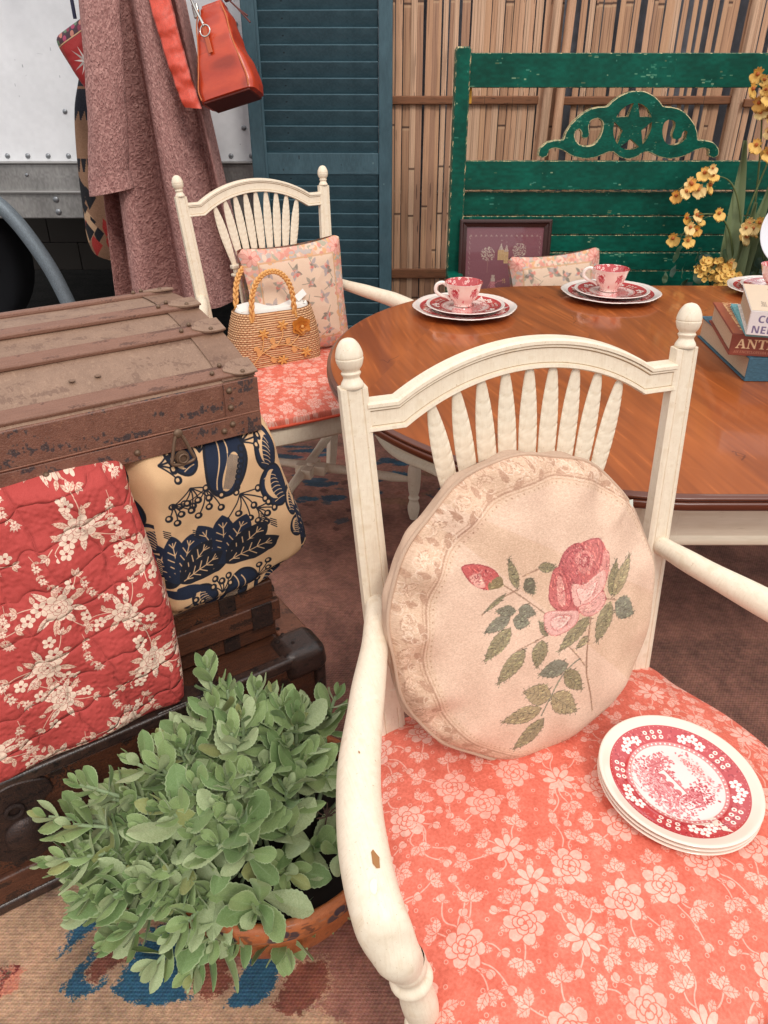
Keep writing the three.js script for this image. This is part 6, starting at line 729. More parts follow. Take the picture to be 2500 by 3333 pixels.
  addStem(-0.07, -0.06, -0.105, 0.418, -0.118, 1.0); addStem(-0.06, -0.05, -0.07, 0.385, -0.10, 1.0); addStem(-0.05, -0.06, -0.02, 0.375, -0.11, 1.0); addStem(0.06, -0.04, 0.115, 0.36, -0.11, 1.0); addStem(0.03, -0.05, 0.06, 0.37, -0.07, 1.05); addStem(0.08, 0.02, 0.155, 0.27, 0.0, 0.95); addStem(0.09, 0.05, 0.14, 0.215, 0.10, 0.85); for (const [a, b, c] of [[-0.345, 0.215, 0.115], [-0.305, 0.13, 0.145], [-0.24, 0.10, 0.175], [-0.17, 0.09, 0.20], [-0.10, 0.095, 0.215], [-0.33, 0.28, 0.075], [-0.27, 0.20, 0.155], [-0.20, 0.17, 0.19], [-0.12, 0.18, 0.205], [-0.29, 0.30, 0.10], [-0.30, 0.17, 0.06], [-0.24, 0.29, 0.05], [-0.21, 0.34, 0.02], [-0.31, 0.24, 0.13], [-0.26, 0.25, 0.12], [-0.22, 0.22, 0.17], [-0.15, 0.25, 0.17], [-0.28, 0.33, 0.06], [-0.18, 0.29, 0.11], [-0.31, 0.19, 0.10]]) addStem(a * 0.35, c * 0.45, a + (R2() - .5) * 0.02, b + (R2() - .5) * 0.02, c, 0.95 + R2() * 0.2);
  part('stems', merge(stems), mat({ color: '#8ea07a', roughness: 0.7 }), t).userData.kind = 'stuff';
  const up = new THREE.Matrix4(); leaves.forEach((l) => { const d = camP.clone().sub(l.p); l.v = (l.p.y * 1.5 - d.length() * 0.6) + l.s * 6; }); leaves.sort((a, b) => b.v - a.v);
  const rest = []; leaves.forEach((l, i) => { if (i < 300) { const m = part('leaf', leafG[l.g], leafM[l.m], t); m.position.copy(l.p); m.quaternion.copy(l.q); m.scale.set(l.s * l.sx, l.s, l.s); } else rest.push(l); });
  const byM = leafM.map((m, k) => { const L = rest.filter((l) => l.m === k).map((l) => leafG[l.g].clone().applyMatrix4(new THREE.Matrix4().compose(l.p, l.q, V(l.s * l.sx, l.s, l.s)))); return L.length ? merge(L) : null; });
  // the smaller inner leaves, joined
  const gm = []; byM.forEach((g, k) => { if (g) gm.push([g, k]); }); const all = mergeGeometries(gm.map(([g]) => g), true); const inner = part('small_leaves', all, gm.map(([, k]) => leafM[k]), t); inner.userData.kind = 'stuff';
  // a few dried flower heads between the leaves
  const dry = mat({ color: '#5a463c', roughness: 1 }); for (const [X, Y, Z] of [[0.105, 0.24, 0.045], [0.06, 0.30, -0.02]]) { const gs = []; for (let i = 0; i < 26; i++) { const a = R2() * 6.3, b = R2() * 1.4, L = 0.012 + R2() * 0.014; gs.push(limb([[0, 0, 0], [Math.cos(a) * Math.sin(b) * L, Math.cos(b) * L, Math.sin(a) * Math.sin(b) * L]], [0.0007, 0.0012], 1, 5)); } gs.push(limb([[0, 0, 0], [-0.01, -0.06, 0], [-0.02, -0.10, 0]], [0.0014, 0.0016], 2, 5)); const m = part('dried_flower_head', merge(gs), dry, t); m.position.set(X, Y, Z); }
}
// ---------------------------------------------------------------- clothes rail fixed to the truck, coat, garments and bags hanging from it
{
  const steel = mat({ color: '#7c7e82', metalness: 0.8, roughness: 0.35 });
  const rail = thing('clothes_rail', 'steel clothes rail bracketed to the truck side above the coats', 'rail', [-0.85, 1.83, -3.22]);
  part('pipe', limb([[-0.5, 0, 0], [0, 0, 0], [0.5, 0, 0]], [0.012, 0.012], 4, 12), steel, rail); for (const s of [-0.46, 0.46]) part('bracket', at(box(0.03, 0.03, 0.26, 0.005), s, 0.0, -0.145), steel, rail);
  // fleecy coat cloth
  const n = tileNoise(701, 256), n2 = tileNoise(702, 32), n3 = tileNoise(703, 128), r = rng(700);
  const fur = (i, j) => { const w = n3(i / 10, j / 10) * 2.4; const s = n((i + w * 6) / 4, (j + w * 9) / 9), q = n3(i / 5 + w, j / 8); return clamp(s * 0.6 + q * 0.5 - 0.05); };
  const [c] = pixels(1024, 1024, (i, j) => { const f = fur(i, j), p = n2(i / 32, j / 32); let q = mix3([124, 82, 78], [212, 164, 155], f); q = mix3(q, [138, 94, 88], p * 0.2); const e = (r() - .5) * 12; return [q[0] + e, q[1] + e, q[2] + e]; });
  const [b] = pixels(1024, 1024, (i, j) => { const v = 255 * fur(i, j); return [v, v, v]; });
  const wool = mat({ map: ctex(c, { rep: [1.3, 1.3] }), bumpMap: ctex(b, { srgb: false, rep: [1.3, 1.3] }), bumpScale: 0.0045, roughness: 1, sheen: 0.5, sheenRoughness: 0.6, sheenColor: new THREE.Color(0.34, 0.22, 0.2), side: THREE.DoubleSide });
  const coat = thing('wool_coat', 'long mauve brown fleecy wool coat hanging before the white truck', 'coat', [-0.838, 0, -3.13]);
  const knots = [[0.0, 0.8], [0.3, 0.2]];
  const body = grid(220, 110, (u, v) => { // v 0 hem .. 1 shoulders; front and sides wrap
    const y = lerp(0.50, 1.72, v), dn = 1 - v, hw = lerp(0.125, 0.265, Math.pow(dn, 0.85)), cx = lerp(-0.005, 0.0, dn) + 0.03 * dn * dn; const a = lerp(-0.18, PI + 0.18, u), s = u; const depth = lerp(0.07, 0.13, dn);
    let X = cx - Math.cos(a) * hw, Z = Math.sin(a) * depth;
    const A = 0.115 * smooth(0.0, 0.75, dn + 0.12); const ph = s * 2 * PI * 4.1 + 0.9 * Math.sin(s * 5) + 0.5 * (v - .5); const vall = Math.pow(Math.abs(Math.cos(ph / 2)), 7); const fold = 0.35 * Math.abs(Math.sin(ph / 2)) - 1.0 * vall; Z += A * fold * 1.3 * (0.45 + 0.55 * Math.sin(a)); X += 0.012 * Math.sin(ph) * dn; Z += 0.014 * fbm(X * 6, y * 2.2);
    if (v > 0.9) { const k = (v - 0.9) / 0.1; X = lerp(X, cx + (X - cx) * 0.5, k * k); Z *= 1 - 0.5 * k * k; }
    return [X, y + 0.012 * Math.sin(s * 14) * dn * dn + (s > 0.82 ? 0.05 * smooth(0.82, 1, s) * Math.pow(dn, 3) : 0), Z, s * 0.9, y];
  });
  part('body', body, wool, coat);
  const backG = grid(40, 40, (u, v) => { const y = lerp(0.52, 1.72, v), dn = 1 - v, hw = lerp(0.125, 0.25, Math.pow(dn, 0.85)) * (v > 0.9 ? 1 - (v - .9) * 4 : 1); return [lerp(hw, -hw, u) + 0.03 * dn * dn, y, -0.045 + 0.012 * Math.sin(u * 22), u * 0.5, y]; }); part('back', backG, wool, coat);
  // hanging sleeve with turned cuff
  const sp = [[-0.085, 1.70, 0.05], [-0.10, 1.52, 0.10], [-0.112, 1.34, 0.125], [-0.125, 1.18, 0.135], [-0.143, 1.04, 0.135], [-0.155, 0.945, 0.128]], sr = [0.060, 0.066, 0.066, 0.068, 0.073, 0.076]; const scv = new THREE.CatmullRomCurve3(sp.map((p) => V(...p)));
  const sleeve = grid(64, 70, (u, v) => { const p = scv.getPoint(v), a = u * 2 * PI, x = v * 5, i = Math.min(4, Math.floor(x)), rad = lerp(sr[i], sr[i + 1], x - i) * (1 + 0.05 * Math.sin(a * 3 + v * 5) + 0.08 * fbm(a, v * 6)); return [p.x + Math.cos(a) * rad, p.y + 0.012 * Math.cos(a) * v, p.z + Math.sin(a) * rad * 0.72, u * 0.46, p.y]; }, true);
  const sl = part('sleeve', sleeve, wool, coat);
  const cuff = grid(64, 12, (u, v) => { const a = u * 2 * PI, t = v * PI * 1.25, rad = 0.077 + 0.006 * Math.sin(t), yy = 0.985 - 0.0 - 0.062 * Math.sin(Math.min(t, PI / 2)) + (t > PI / 2 ? 0.02 * (1 - Math.sin(t)) : 0); const rr = t > PI / 2 ? rad - 0.010 * (t - PI / 2) : rad; return [-0.153 + Math.cos(a) * rr, yy + 0.014 * Math.cos(a), 0.13 + Math.sin(a) * rr * 0.74, u * 0.46, yy]; }, true); part('cuff', cuff, wool, sl);
  const lin = grid(40, 10, (u, v) => { const a = u * 2 * PI, rad = lerp(0.066, 0.01, v) * (1 + 0.22 * Math.sin(a * 5 + v * 3)); return [-0.154 + Math.cos(a) * rad, 0.930 + 0.014 * Math.cos(a) + 0.016 * Math.sin(a * 4) * v + 0.02 * v, 0.132 + Math.sin(a) * rad * 0.72]; }, true); part('cuff_lining', lin, mat({ color: '#6a4038', roughness: 0.35, side: THREE.DoubleSide }), sl);
  part('hanger', limb([[-0.18, 1.66, 0], [-0.08, 1.73, 0], [0, 1.76, 0], [0.08, 1.73, 0], [0.18, 1.66, 0]], [0.01, 0.01], 6, 8), mat({ color: '#6b4a30', roughness: 0.6 }), coat); part('hanger_hook', limb([[0, 1.76, 0], [0, 1.80, 0], [-0.012, 1.82, -0.04], [0.0, 1.848, -0.09], [0.012, 1.83, -0.12]], [0.0025, 0.0025], 6, 8), steel, coat);
  // ---- woven patterned jacket peeking out behind the coat
  {
    const S = 256, [cc, x] = canvas(S, S * 2), q = rng(720); x.fillStyle = 'rgb(132,100,78)'; x.fillRect(0, 0, S, S * 2); const st = 8; const blk = (X, Y, w, h, f) => { x.fillStyle = f; x.fillRect(X, Y, w, h); };
    blk(0, 0, S, 210, 'rgb(28,30,40)'); for (let i = 0; i < S; i += 16) for (let k = 0; k < 5; k++) { blk(i, 210 + k * 4, 16 - k * 3, 4, 'rgb(28,30,40)'); blk(i, 300 + k * 5, 14 - k * 2, 5, 'rgb(24,24,30)'); } for (let i = 0; i < 46; i++) { const X = q() * S, Y = 330 + q() * 150, w = 10 + q() * 18; x.fillStyle = ['rgb(20,20,26)', 'rgb(150,44,40)', 'rgb(20,20,26)', 'rgb(178,146,116)'][i % 4]; x.beginPath(); x.moveTo(X, Y - w); x.lineTo(X + w, Y); x.lineTo(X, Y + w); x.lineTo(X - w * 0.3, Y); x.closePath(); x.fill(); } for (let k = 0; k < 4; k++) blk(0, 80 + k * 30, S, 5, 'rgb(120,86,66)'); grain(x, S, S * 2, 26, 5);
    const jm = mat({ map: ctex(cc, { wrap: false }), roughness: 0.95 }); const o = polyOutline([[-0.11, -0.42], [0.14, -0.44], [0.15, 0], [0.14, 0.38], [0.06, 0.50], [0.0, 0.34], [-0.085, 0.12], [-0.125, -0.2]], 0.4, 160);
    const g = puffy(o, 18, 120, (s, X, Y) => 0.026 * Math.sqrt(clamp(1 - s * s)) + 0.008 * Math.sin(X * 50), (s) => -0.02 * Math.sqrt(clamp(1 - s * s)), (X, Y) => [X / 0.36 + 0.5, (Y + 0.46) / 0.98]);
    const j = thing('patterned_jacket', 'navy and tan geometric woven jacket hanging behind the wool coat', 'jacket', [-1.10, 1.06, -3.32]); part('cloth', g, jm, j); part('hanger_hook', limb([[0.0, 0.48, 0], [0.0, 0.72, 0.03], [0.01, 0.775, 0.07], [0, 0.788, 0.10], [-0.01, 0.775, 0.125]], [0.0025, 0.0025], 5, 8), steel, j);
  }
  // ---- small red embroidered bag
  {
    const S = 512, [cc, x] = canvas(S, S), q = rng(731); x.fillStyle = 'rgb(156,34,34)'; x.fillRect(0, 0, S, S); x.save(); x.translate(24, 148); x.rotate(-0.414); x.fillStyle = 'rgb(58,26,40)'; x.fillRect(-100, -80, 900, 150); for (let i = 0; i < 26; i++) { x.fillStyle = ['rgb(150,50,84)', 'rgb(84,110,84)', 'rgb(120,36,60)', 'rgb(176,110,96)'][i % 4]; x.beginPath(); x.ellipse(-40 + i * 24, 20 + Math.sin(i * 2) * 26, 15, 19, i, 0, 7); x.fill(); } x.fillStyle = 'rgb(190,150,110)'; x.fillRect(-200, 60, 900, 7); x.restore();
    x.save(); x.translate(235, 290); for (let i = 0; i < 12; i++) { x.rotate(PI / 6); x.fillStyle = i % 2 ? 'rgb(206,198,192)' : 'rgb(168,158,152)'; x.beginPath(); x.moveTo(0, -10); x.lineTo(i % 2 ? 96 : 120, 0); x.lineTo(0, 10); x.fill(); } x.restore(); x.strokeStyle = 'rgb(110,84,60)'; x.lineWidth = 5; x.beginPath(); x.moveTo(40, 180); x.lineTo(130, 420); x.stroke(); grain(x, S, S, 30, 6);
    const o = polyOutline([[-0.052, 0.03], [0.06, 0.095], [0.10, 0.09], [0.105, -0.06], [0.085, -0.125], [0.02, -0.13], [-0.012, -0.09], [-0.055, 0.0]], 0.25, 160);
    const g = puffy(o, 16, 110, (s) => 0.035 * Math.sqrt(clamp(1 - Math.pow(s, 3))), (s) => -0.03 * Math.sqrt(clamp(1 - Math.pow(s, 3))), (X, Y) => [(X + 0.06) / 0.17, (Y + 0.13) / 0.225], (X, Y) => 0.004 * fbm(X * 30, Y * 30));
    const t = thing('embroidered_bag', 'small red embroidered bag with silver star hanging left of the coat', 'bag', [-1.052, 1.375, -3.10]); t.scale.set(1.3, 1.2, 1); part('pouch', g, mat({ map: ctex(cc, { wrap: false }), roughness: 0.6 }), t); for (const s of [0, 1]) part('strap', limb([[-0.0 + s * 0.07, 0.07, 0], [0.0 + s * 0.06, 0.25, -0.005], [0.03, 0.44, -0.015 - s * 0.02], [0.03, 0.47, -0.03]], [0.005, 0.005], 6, 8), mat({ color: '#2a2c44', roughness: 0.8 }), t);
  }
  // ---- red-orange satin sash
  {
    const nn = tileNoise(741, 64), q = rng(741); const [cc] = pixels(256, 512, (i, j) => { const k = 0.9 + 0.16 * nn(i / 6, j / 3) + (q() - .5) * 0.08; const e = i < 14 || i > 241 ? 0.78 : 1; return [204 * k * e, 72 * k * e, 50 * k * e]; });
    const sm = mat({ map: ctex(cc), roughness: 0.5, sheen: 0.4, sheenRoughness: 0.4, sheenColor: new THREE.Color(0.6, 0.25, 0.18), side: THREE.DoubleSide });
    const f = (u, v, o) => { const y = lerp(1.196, 1.83, v), xc = lerp(-0.652, -0.815, Math.pow(v, 0.9)) , w = lerp(0.060, 0.088, v); const X = xc + (u - .5) * w; const Z = -2.955 - 0.22 * Math.pow(v, 1.6) + 0.003 * Math.sin(v * 34 + u * 2.2) + 0.0022 * Math.sin(v * 77 - u * 3) + 0.007 * fbm(u * 3, v * 22) + 0.006 * Math.sin(u * PI) + o; return [X, y + (u - .5) * -0.004, Z, u, v * 1.6]; };
    const g = merge([grid(14, 110, (u, v) => f(u, v, 0)), grid(14, 110, (u, v) => f(1 - u, v, -0.004 - 0.004 * Math.sin(u * PI))), grid(6, 4, (u, v) => { const p = f(u, 0, -0.004 * v); return p; })]);
    const t = thing('satin_sash', 'creased red orange satin sash hanging over the right side of coat', 'sash'); part('band', g, sm, t); part('loop', limb([[-0.795, 1.826, -3.205], [-0.795, 1.848, -3.215], [-0.795, 1.846, -3.228], [-0.795, 1.826, -3.236]], [0.006, 0.006], 4, 8), sm, t);
  }
  // ---- orange leather handbag, hung by one handle and tipped
  {
    const nn = tileNoise(751, 64), n4 = tileNoise(752, 16), q = rng(751); const [cc] = pixels(512, 512, (i, j) => { const a = nn(i / 8, j / 8), bb = n4(i / 32, j / 32); let v = mix3([170, 48, 20], [202, 72, 34], a * 0.3 + bb * 0.7); v = mix3(v, [124, 34, 14], smooth(0.7, 0.95, n4(i / 40 + 6, j / 40)) * 0.5); const e = (q() - .5) * 8; return [v[0] + e, v[1] + e, v[2] + e]; });
    const lm = mat({ map: ctex(cc, { rep: [2, 2] }), roughness: 0.32, clearcoat: 0.3, clearcoatRoughness: 0.3 }), seam = mat({ color: '#c26a38', roughness: 0.5 }), silver = mat({ color: '#c9c6c0', metalness: 0.9, roughness: 0.25 }), darkM = mat({ color: '#5a2016', roughness: 0.5 });
    const t = thing('leather_handbag', 'orange leather handbag with silver ring hanging from its strap beside the shutter', 'handbag', [-0.548, 1.348, -3.05]); t.scale.setScalar(1.1); t.rotation.set(-0.32, -0.25, 0.20);
    // cross-sections from bottom to top, rounded rectangles narrowing to the clasp
    const sec = [[-0.130, 0.080, 0.050], [-0.126, 0.092, 0.060], [-0.10, 0.095, 0.062], [-0.04, 0.088, 0.058], [0.03, 0.074, 0.050], [0.09, 0.057, 0.040], [0.135, 0.040, 0.028], [0.150, 0.034, 0.020]];
    const lb = grid(72, 56, (u, v) => { const x = v * 7, i = Math.min(6, Math.floor(x)), f = x - i, s = f * f * (3 - 2 * f); const y = lerp(sec[i][0], sec[i + 1][0], f), w = lerp(sec[i][1], sec[i + 1][1], s), d = lerp(sec[i][2], sec[i + 1][2], s); const a = u * 2 * PI, e = 0.42; let X = Math.sign(Math.cos(a)) * Math.pow(Math.abs(Math.cos(a)), e) * w, Z = Math.sign(Math.sin(a)) * Math.pow(Math.abs(Math.sin(a)), e) * d; const dent = -0.016 * Math.exp(-Math.pow((y - 0.02) / 0.05, 2)) * Math.pow(Math.abs(Math.cos(a)), 3); X += dent * Math.sign(X); Z += 0.010 * Math.sin(y * 26 + 1) * Math.max(0, Math.sin(a)) * 0.6; return [X, y, Z, u * 0.5, y]; }, true);
    const bd = part('body', lb, lm, t); part('base', at(box(0.158, 0.008, 0.098, 0.004), 0, -0.1305, 0), darkM, bd);
    for (const s of [-1, 1]) part('seam_piping', limb([-0.125, -0.1, -0.04, 0.03, 0.09, 0.135].map((y, i) => [s * [0.080, 0.083, 0.070, 0.056, 0.050, 0.037][i], y, [0.050, 0.053, 0.049, 0.045, 0.035, 0.026][i] + 0.006]), [0.0022, 0.0022], 5, 6), seam, bd);
    part('tab', at(box(0.014, 0.085, 0.004, 0.0015), -0.014, 0.035, 0.066), mat({ color: '#b4532e', roughness: 0.4 }), t).rotation.z = 0.06; part('ring', at(new THREE.TorusGeometry(0.016, 0.0024, 8, 26), -0.016, 0.055, 0.068), silver, t); part('stud', at(new THREE.SphereGeometry(0.0035, 10, 8), -0.017, 0.070, 0.070), silver, t);
    part('strap', limb([[-0.018, 0.075, 0.066], [-0.034, 0.12, 0.058], [-0.05, 0.17, 0.04], [-0.055, 0.26, 0.0], [-0.03, 0.40, -0.05], [0.02, 0.455, -0.085], [0.08, 0.44, -0.10], [0.06, 0.30, -0.06], [0.02, 0.148, -0.01]], [0.0045, 0.0045], 6, 8), silver, t);
    part('buckle', at(box(0.022, 0.05, 0.012, 0.003), 0.055, 0.165, 0.01), darkM, t); for (const s of [0, 1]) part('tassel_cord', limb([[0.06, 0.14, 0.02], [0.085, 0.105, 0.03], [0.112 + s * 0.004, 0.075 - s * 0.02, 0.025]], [0.0022, 0.0028], 5, 6), darkM, t); part('side_buckle', at(box(0.02, 0.04, 0.01, 0.003), -0.055, 0.145, 0.01), silver, t);
  }
}
// ---------------------------------------------------------------- straw handbag on the far chair
{
  const a = R(31.8), lx = -0.047, lz = 0.098, W0 = [-0.355 + lx * Math.cos(a) + lz * Math.sin(a), 0.5125, -2.445 - lx * Math.sin(a) + lz * Math.cos(a)];
  const t = thing('straw_handbag', 'woven straw handbag with braided handles and raffia flowers on the pink seat', 'handbag', W0, R(27)); t.scale.set(1.08, 1.02, 1);
  const n = tileNoise(801, 64), r = rng(801), rows = 26, cols = 40; const cell = (i, j) => { const v = j / 512 * rows, row = Math.floor(v), fv = v - row, u = i / 512 * cols / 2 + (row % 2) * 0.5, fu = u - Math.floor(u); return Math.pow(Math.sin(fv * PI), 0.6) * Math.pow(Math.sin(fu * PI), 0.45); };
  const [c] = pixels(512, 512, (i, j) => { const k = cell(i, j), a2 = n(i / 8, j / 8); const q = mix3([190, 128, 84], mix3([230, 174, 126], [240, 196, 150], a2), clamp(k * 1.25)); const e = (r() - .5) * 12; return [q[0] + e, q[1] + e, q[2] + e]; }); const [b] = pixels(512, 512, (i, j) => { const v = 255 * cell(i, j); return [v, v, v]; });
  const straw = mat({ map: ctex(c), bumpMap: ctex(b, { srgb: false }), bumpScale: 0.006, roughness: 0.6 }), raff = mat({ color: '#dca468', roughness: 0.5 }), gold = mat({ color: '#dca05c', roughness: 0.45 }), wood = mat({ color: '#d79a52', roughness: 0.4 });
  const H = 0.168, body = grid(96, 40, (u, v) => { const y = v * H, w = lerp(0.135, 0.112, Math.pow(v, 1.4)) + 0.006 * Math.sin(v * PI), d = lerp(0.052, 0.036, v) + 0.008 * Math.sin(v * PI); const an = u * 2 * PI, e = 0.36; const ridge = 0.0018 * Math.abs(Math.sin(v * rows * PI)); const X = Math.sign(Math.cos(an)) * Math.pow(Math.abs(Math.cos(an)), e) * (w + ridge), Z = Math.sign(Math.sin(an)) * Math.pow(Math.abs(Math.sin(an)), 0.8) * (d + ridge); return [X, y + 0.004 * Math.cos(an * 2) * v, Z, u * 2, v]; }, true);
  const bd = part('basket', body, straw, t); part('base', at(new THREE.CircleGeometry(1, 40).rotateX(PI / 2).scale(0.135, 1, 0.052), 0, 0.0015, 0), straw, t);
  const lining = grid(70, 10, (u, v) => { const an = u * 2 * PI, y = H - 0.012 + 0.020 * Math.sin(v * PI * 0.75) + 0.004 * Math.sin(an * 7) * v, w = 0.110 - 0.012 * v, d = 0.034 - 0.012 * v; const e = 0.5; return [Math.sign(Math.cos(an)) * Math.pow(Math.abs(Math.cos(an)), e) * w, y, Math.sign(Math.sin(an)) * Math.pow(Math.abs(Math.sin(an)), 0.8) * d]; }, true); const ln = part('lining', lining, mat({ color: '#e9e4dc', roughness: 0.9, side: THREE.DoubleSide }), t); part('lining_fold', at(grid(20, 8, (u, v) => [(u - .5) * 0.19, H + 0.006 + 0.014 * Math.sin(u * 9) * 0.4 + 0.006 * Math.cos(v * 4), (v - .5) * 0.045]), 0, 0, 0), mat({ color: '#ded9d2', roughness: 0.9, side: THREE.DoubleSide }), ln);
  const tg = part('label_tag', box(0.036, 0.020, 0.001, 0.0004), mat({ color: '#efece6', roughness: 0.7 }), t); tg.position.set(0.088, H + 0.026, 0.004); tg.rotation.set(-0.3, 0.2, 0.55);
  // braided handles: three strands each
  const braid = (z, y1, lean, xo) => { const P = (s) => { const an = PI * (1 - s); return V(xo + Math.cos(an) * 0.062 * (1 + 0.05 * Math.sin(s * PI)), H - 0.028 + Math.pow(Math.sin(an), 0.7) * y1, z + lean * Math.sin(an)); }; const gs = []; for (let k = 0; k < 3; k++) { const pts = []; for (let i = 0; i <= 90; i++) { const s = i / 90, p = P(s), q = P(Math.min(1, s + 0.01)), tn = q.clone().sub(P(Math.max(0, s - 0.01))).normalize(), N = V(0, 0, 1), B = tn.clone().cross(N); const th = s * 2 * PI * 8 + k * 2 * PI / 3; const w = Math.sin(th) * 0.0048, d = Math.sin(th * 2) * 0.0027; pts.push(p.clone().addScaledVector(B, w).addScaledVector(N, d)); } gs.push(new THREE.TubeGeometry(new THREE.CatmullRomCurve3(pts), 180, 0.0038, 7)); } return merge(gs); };
  part('handle', braid(-0.034, 0.150, -0.016, -0.030), gold, t); part('handle', braid(0.038, 0.142, 0.006, -0.008), gold, t);
  // appliqué flowers and vine
  const fz = (x, y) => { const v = clamp(y / H); const w = lerp(0.135, 0.112, Math.pow(v, 1.4)) + 0.006 * Math.sin(v * PI), d = lerp(0.052, 0.036, v) + 0.008 * Math.sin(v * PI); const cc = Math.pow(clamp(Math.abs(x) / w, 0, 0.999), 2); const sn = Math.sqrt(1 - cc * cc); return d * Math.pow(sn, 0.8) + 0.003; };
  const vine = (pts) => part('vine', limb(pts.map(([x, y]) => [x, y, fz(x, y) + 0.001]), [0.0018, 0.0018], 6, 6), raff, t);
  vine([[-0.085, 0.012], [-0.06, 0.045], [-0.02, 0.066], [0.03, 0.062], [0.075, 0.035]]); vine([[-0.058, 0.046], [-0.05, 0.075], [-0.046, 0.098]]); vine([[-0.01, 0.066], [0.008, 0.092], [0.012, 0.118]]); vine([[0.03, 0.062], [0.056, 0.085], [0.066, 0.10]]); vine([[-0.05, 0.05], [-0.02, 0.03], [0.004, 0.022]]);
  const pet = new THREE.SphereGeometry(0.0062, 8, 6).scale(1.5, 0.62, 0.45).translate(0.0085, 0, 0); const small = merge([0, 1, 2, 3, 4, 5].map((k) => pet.clone().rotateZ(k * PI / 3 + 0.2)).concat([new THREE.SphereGeometry(0.0036, 8, 6)]));
  for (const [x, y] of [[-0.046, 0.106], [0.012, 0.124], [0.004, 0.020], [0.078, 0.034]]) { const m = part('raffia_flower', small, wood, t); m.position.set(x, y, fz(x, y) + 0.003); }
  const lf = extrude(shapeOf([[0, 0], [0.008, 0.010], [0.016, 0.010], [0.020, 0.016], [0.030, 0.012], [0.036, 0.0], [0.030, -0.010], [0.018, -0.010], [0.012, -0.014], [0.006, -0.006]]), 0.002, 0.0008); for (const [x, y, an] of [[-0.062, 0.055, 2.2], [-0.03, 0.062, 0.4], [-0.02, 0.072, 1.7], [0.02, 0.066, 1.2], [0.036, 0.058, -1.2], [-0.03, 0.034, -1.0], [-0.066, 0.04, 1.3]]) { const m = part('raffia_leaf', lf, raff, t); m.position.set(x, y, fz(x, y)); m.rotation.z = an; m.scale.setScalar(0.62); }
  const big = part('wooden_rose', merge([0, 1, 2].flatMap((k) => { const R0 = [0.030, 0.021, 0.012][k], m = [6, 5, 3][k]; return Array.from({ length: m }, (_, i) => grid(6, 6, (u, v) => { const w = 0.6 * R0 * Math.sin(PI * Math.pow(v, 0.7) * 0.92 + 0.1), X = (u - .5) * 2 * w; return [X, v * R0, 0.004 + k * 0.004 + v * v * (0.006 + k * 0.004) + X * X * 12]; }).rotateZ(i * 2 * PI / m + k * 0.5)); })), mat({ color: '#cf8638', roughness: 0.4, side: THREE.DoubleSide }), t); big.position.set(0.066, 0.116, fz(0.066, 0.116)); part('rose_heart', at(new THREE.SphereGeometry(0.006, 10, 8), 0, 0, 0.016), wood, big);
}
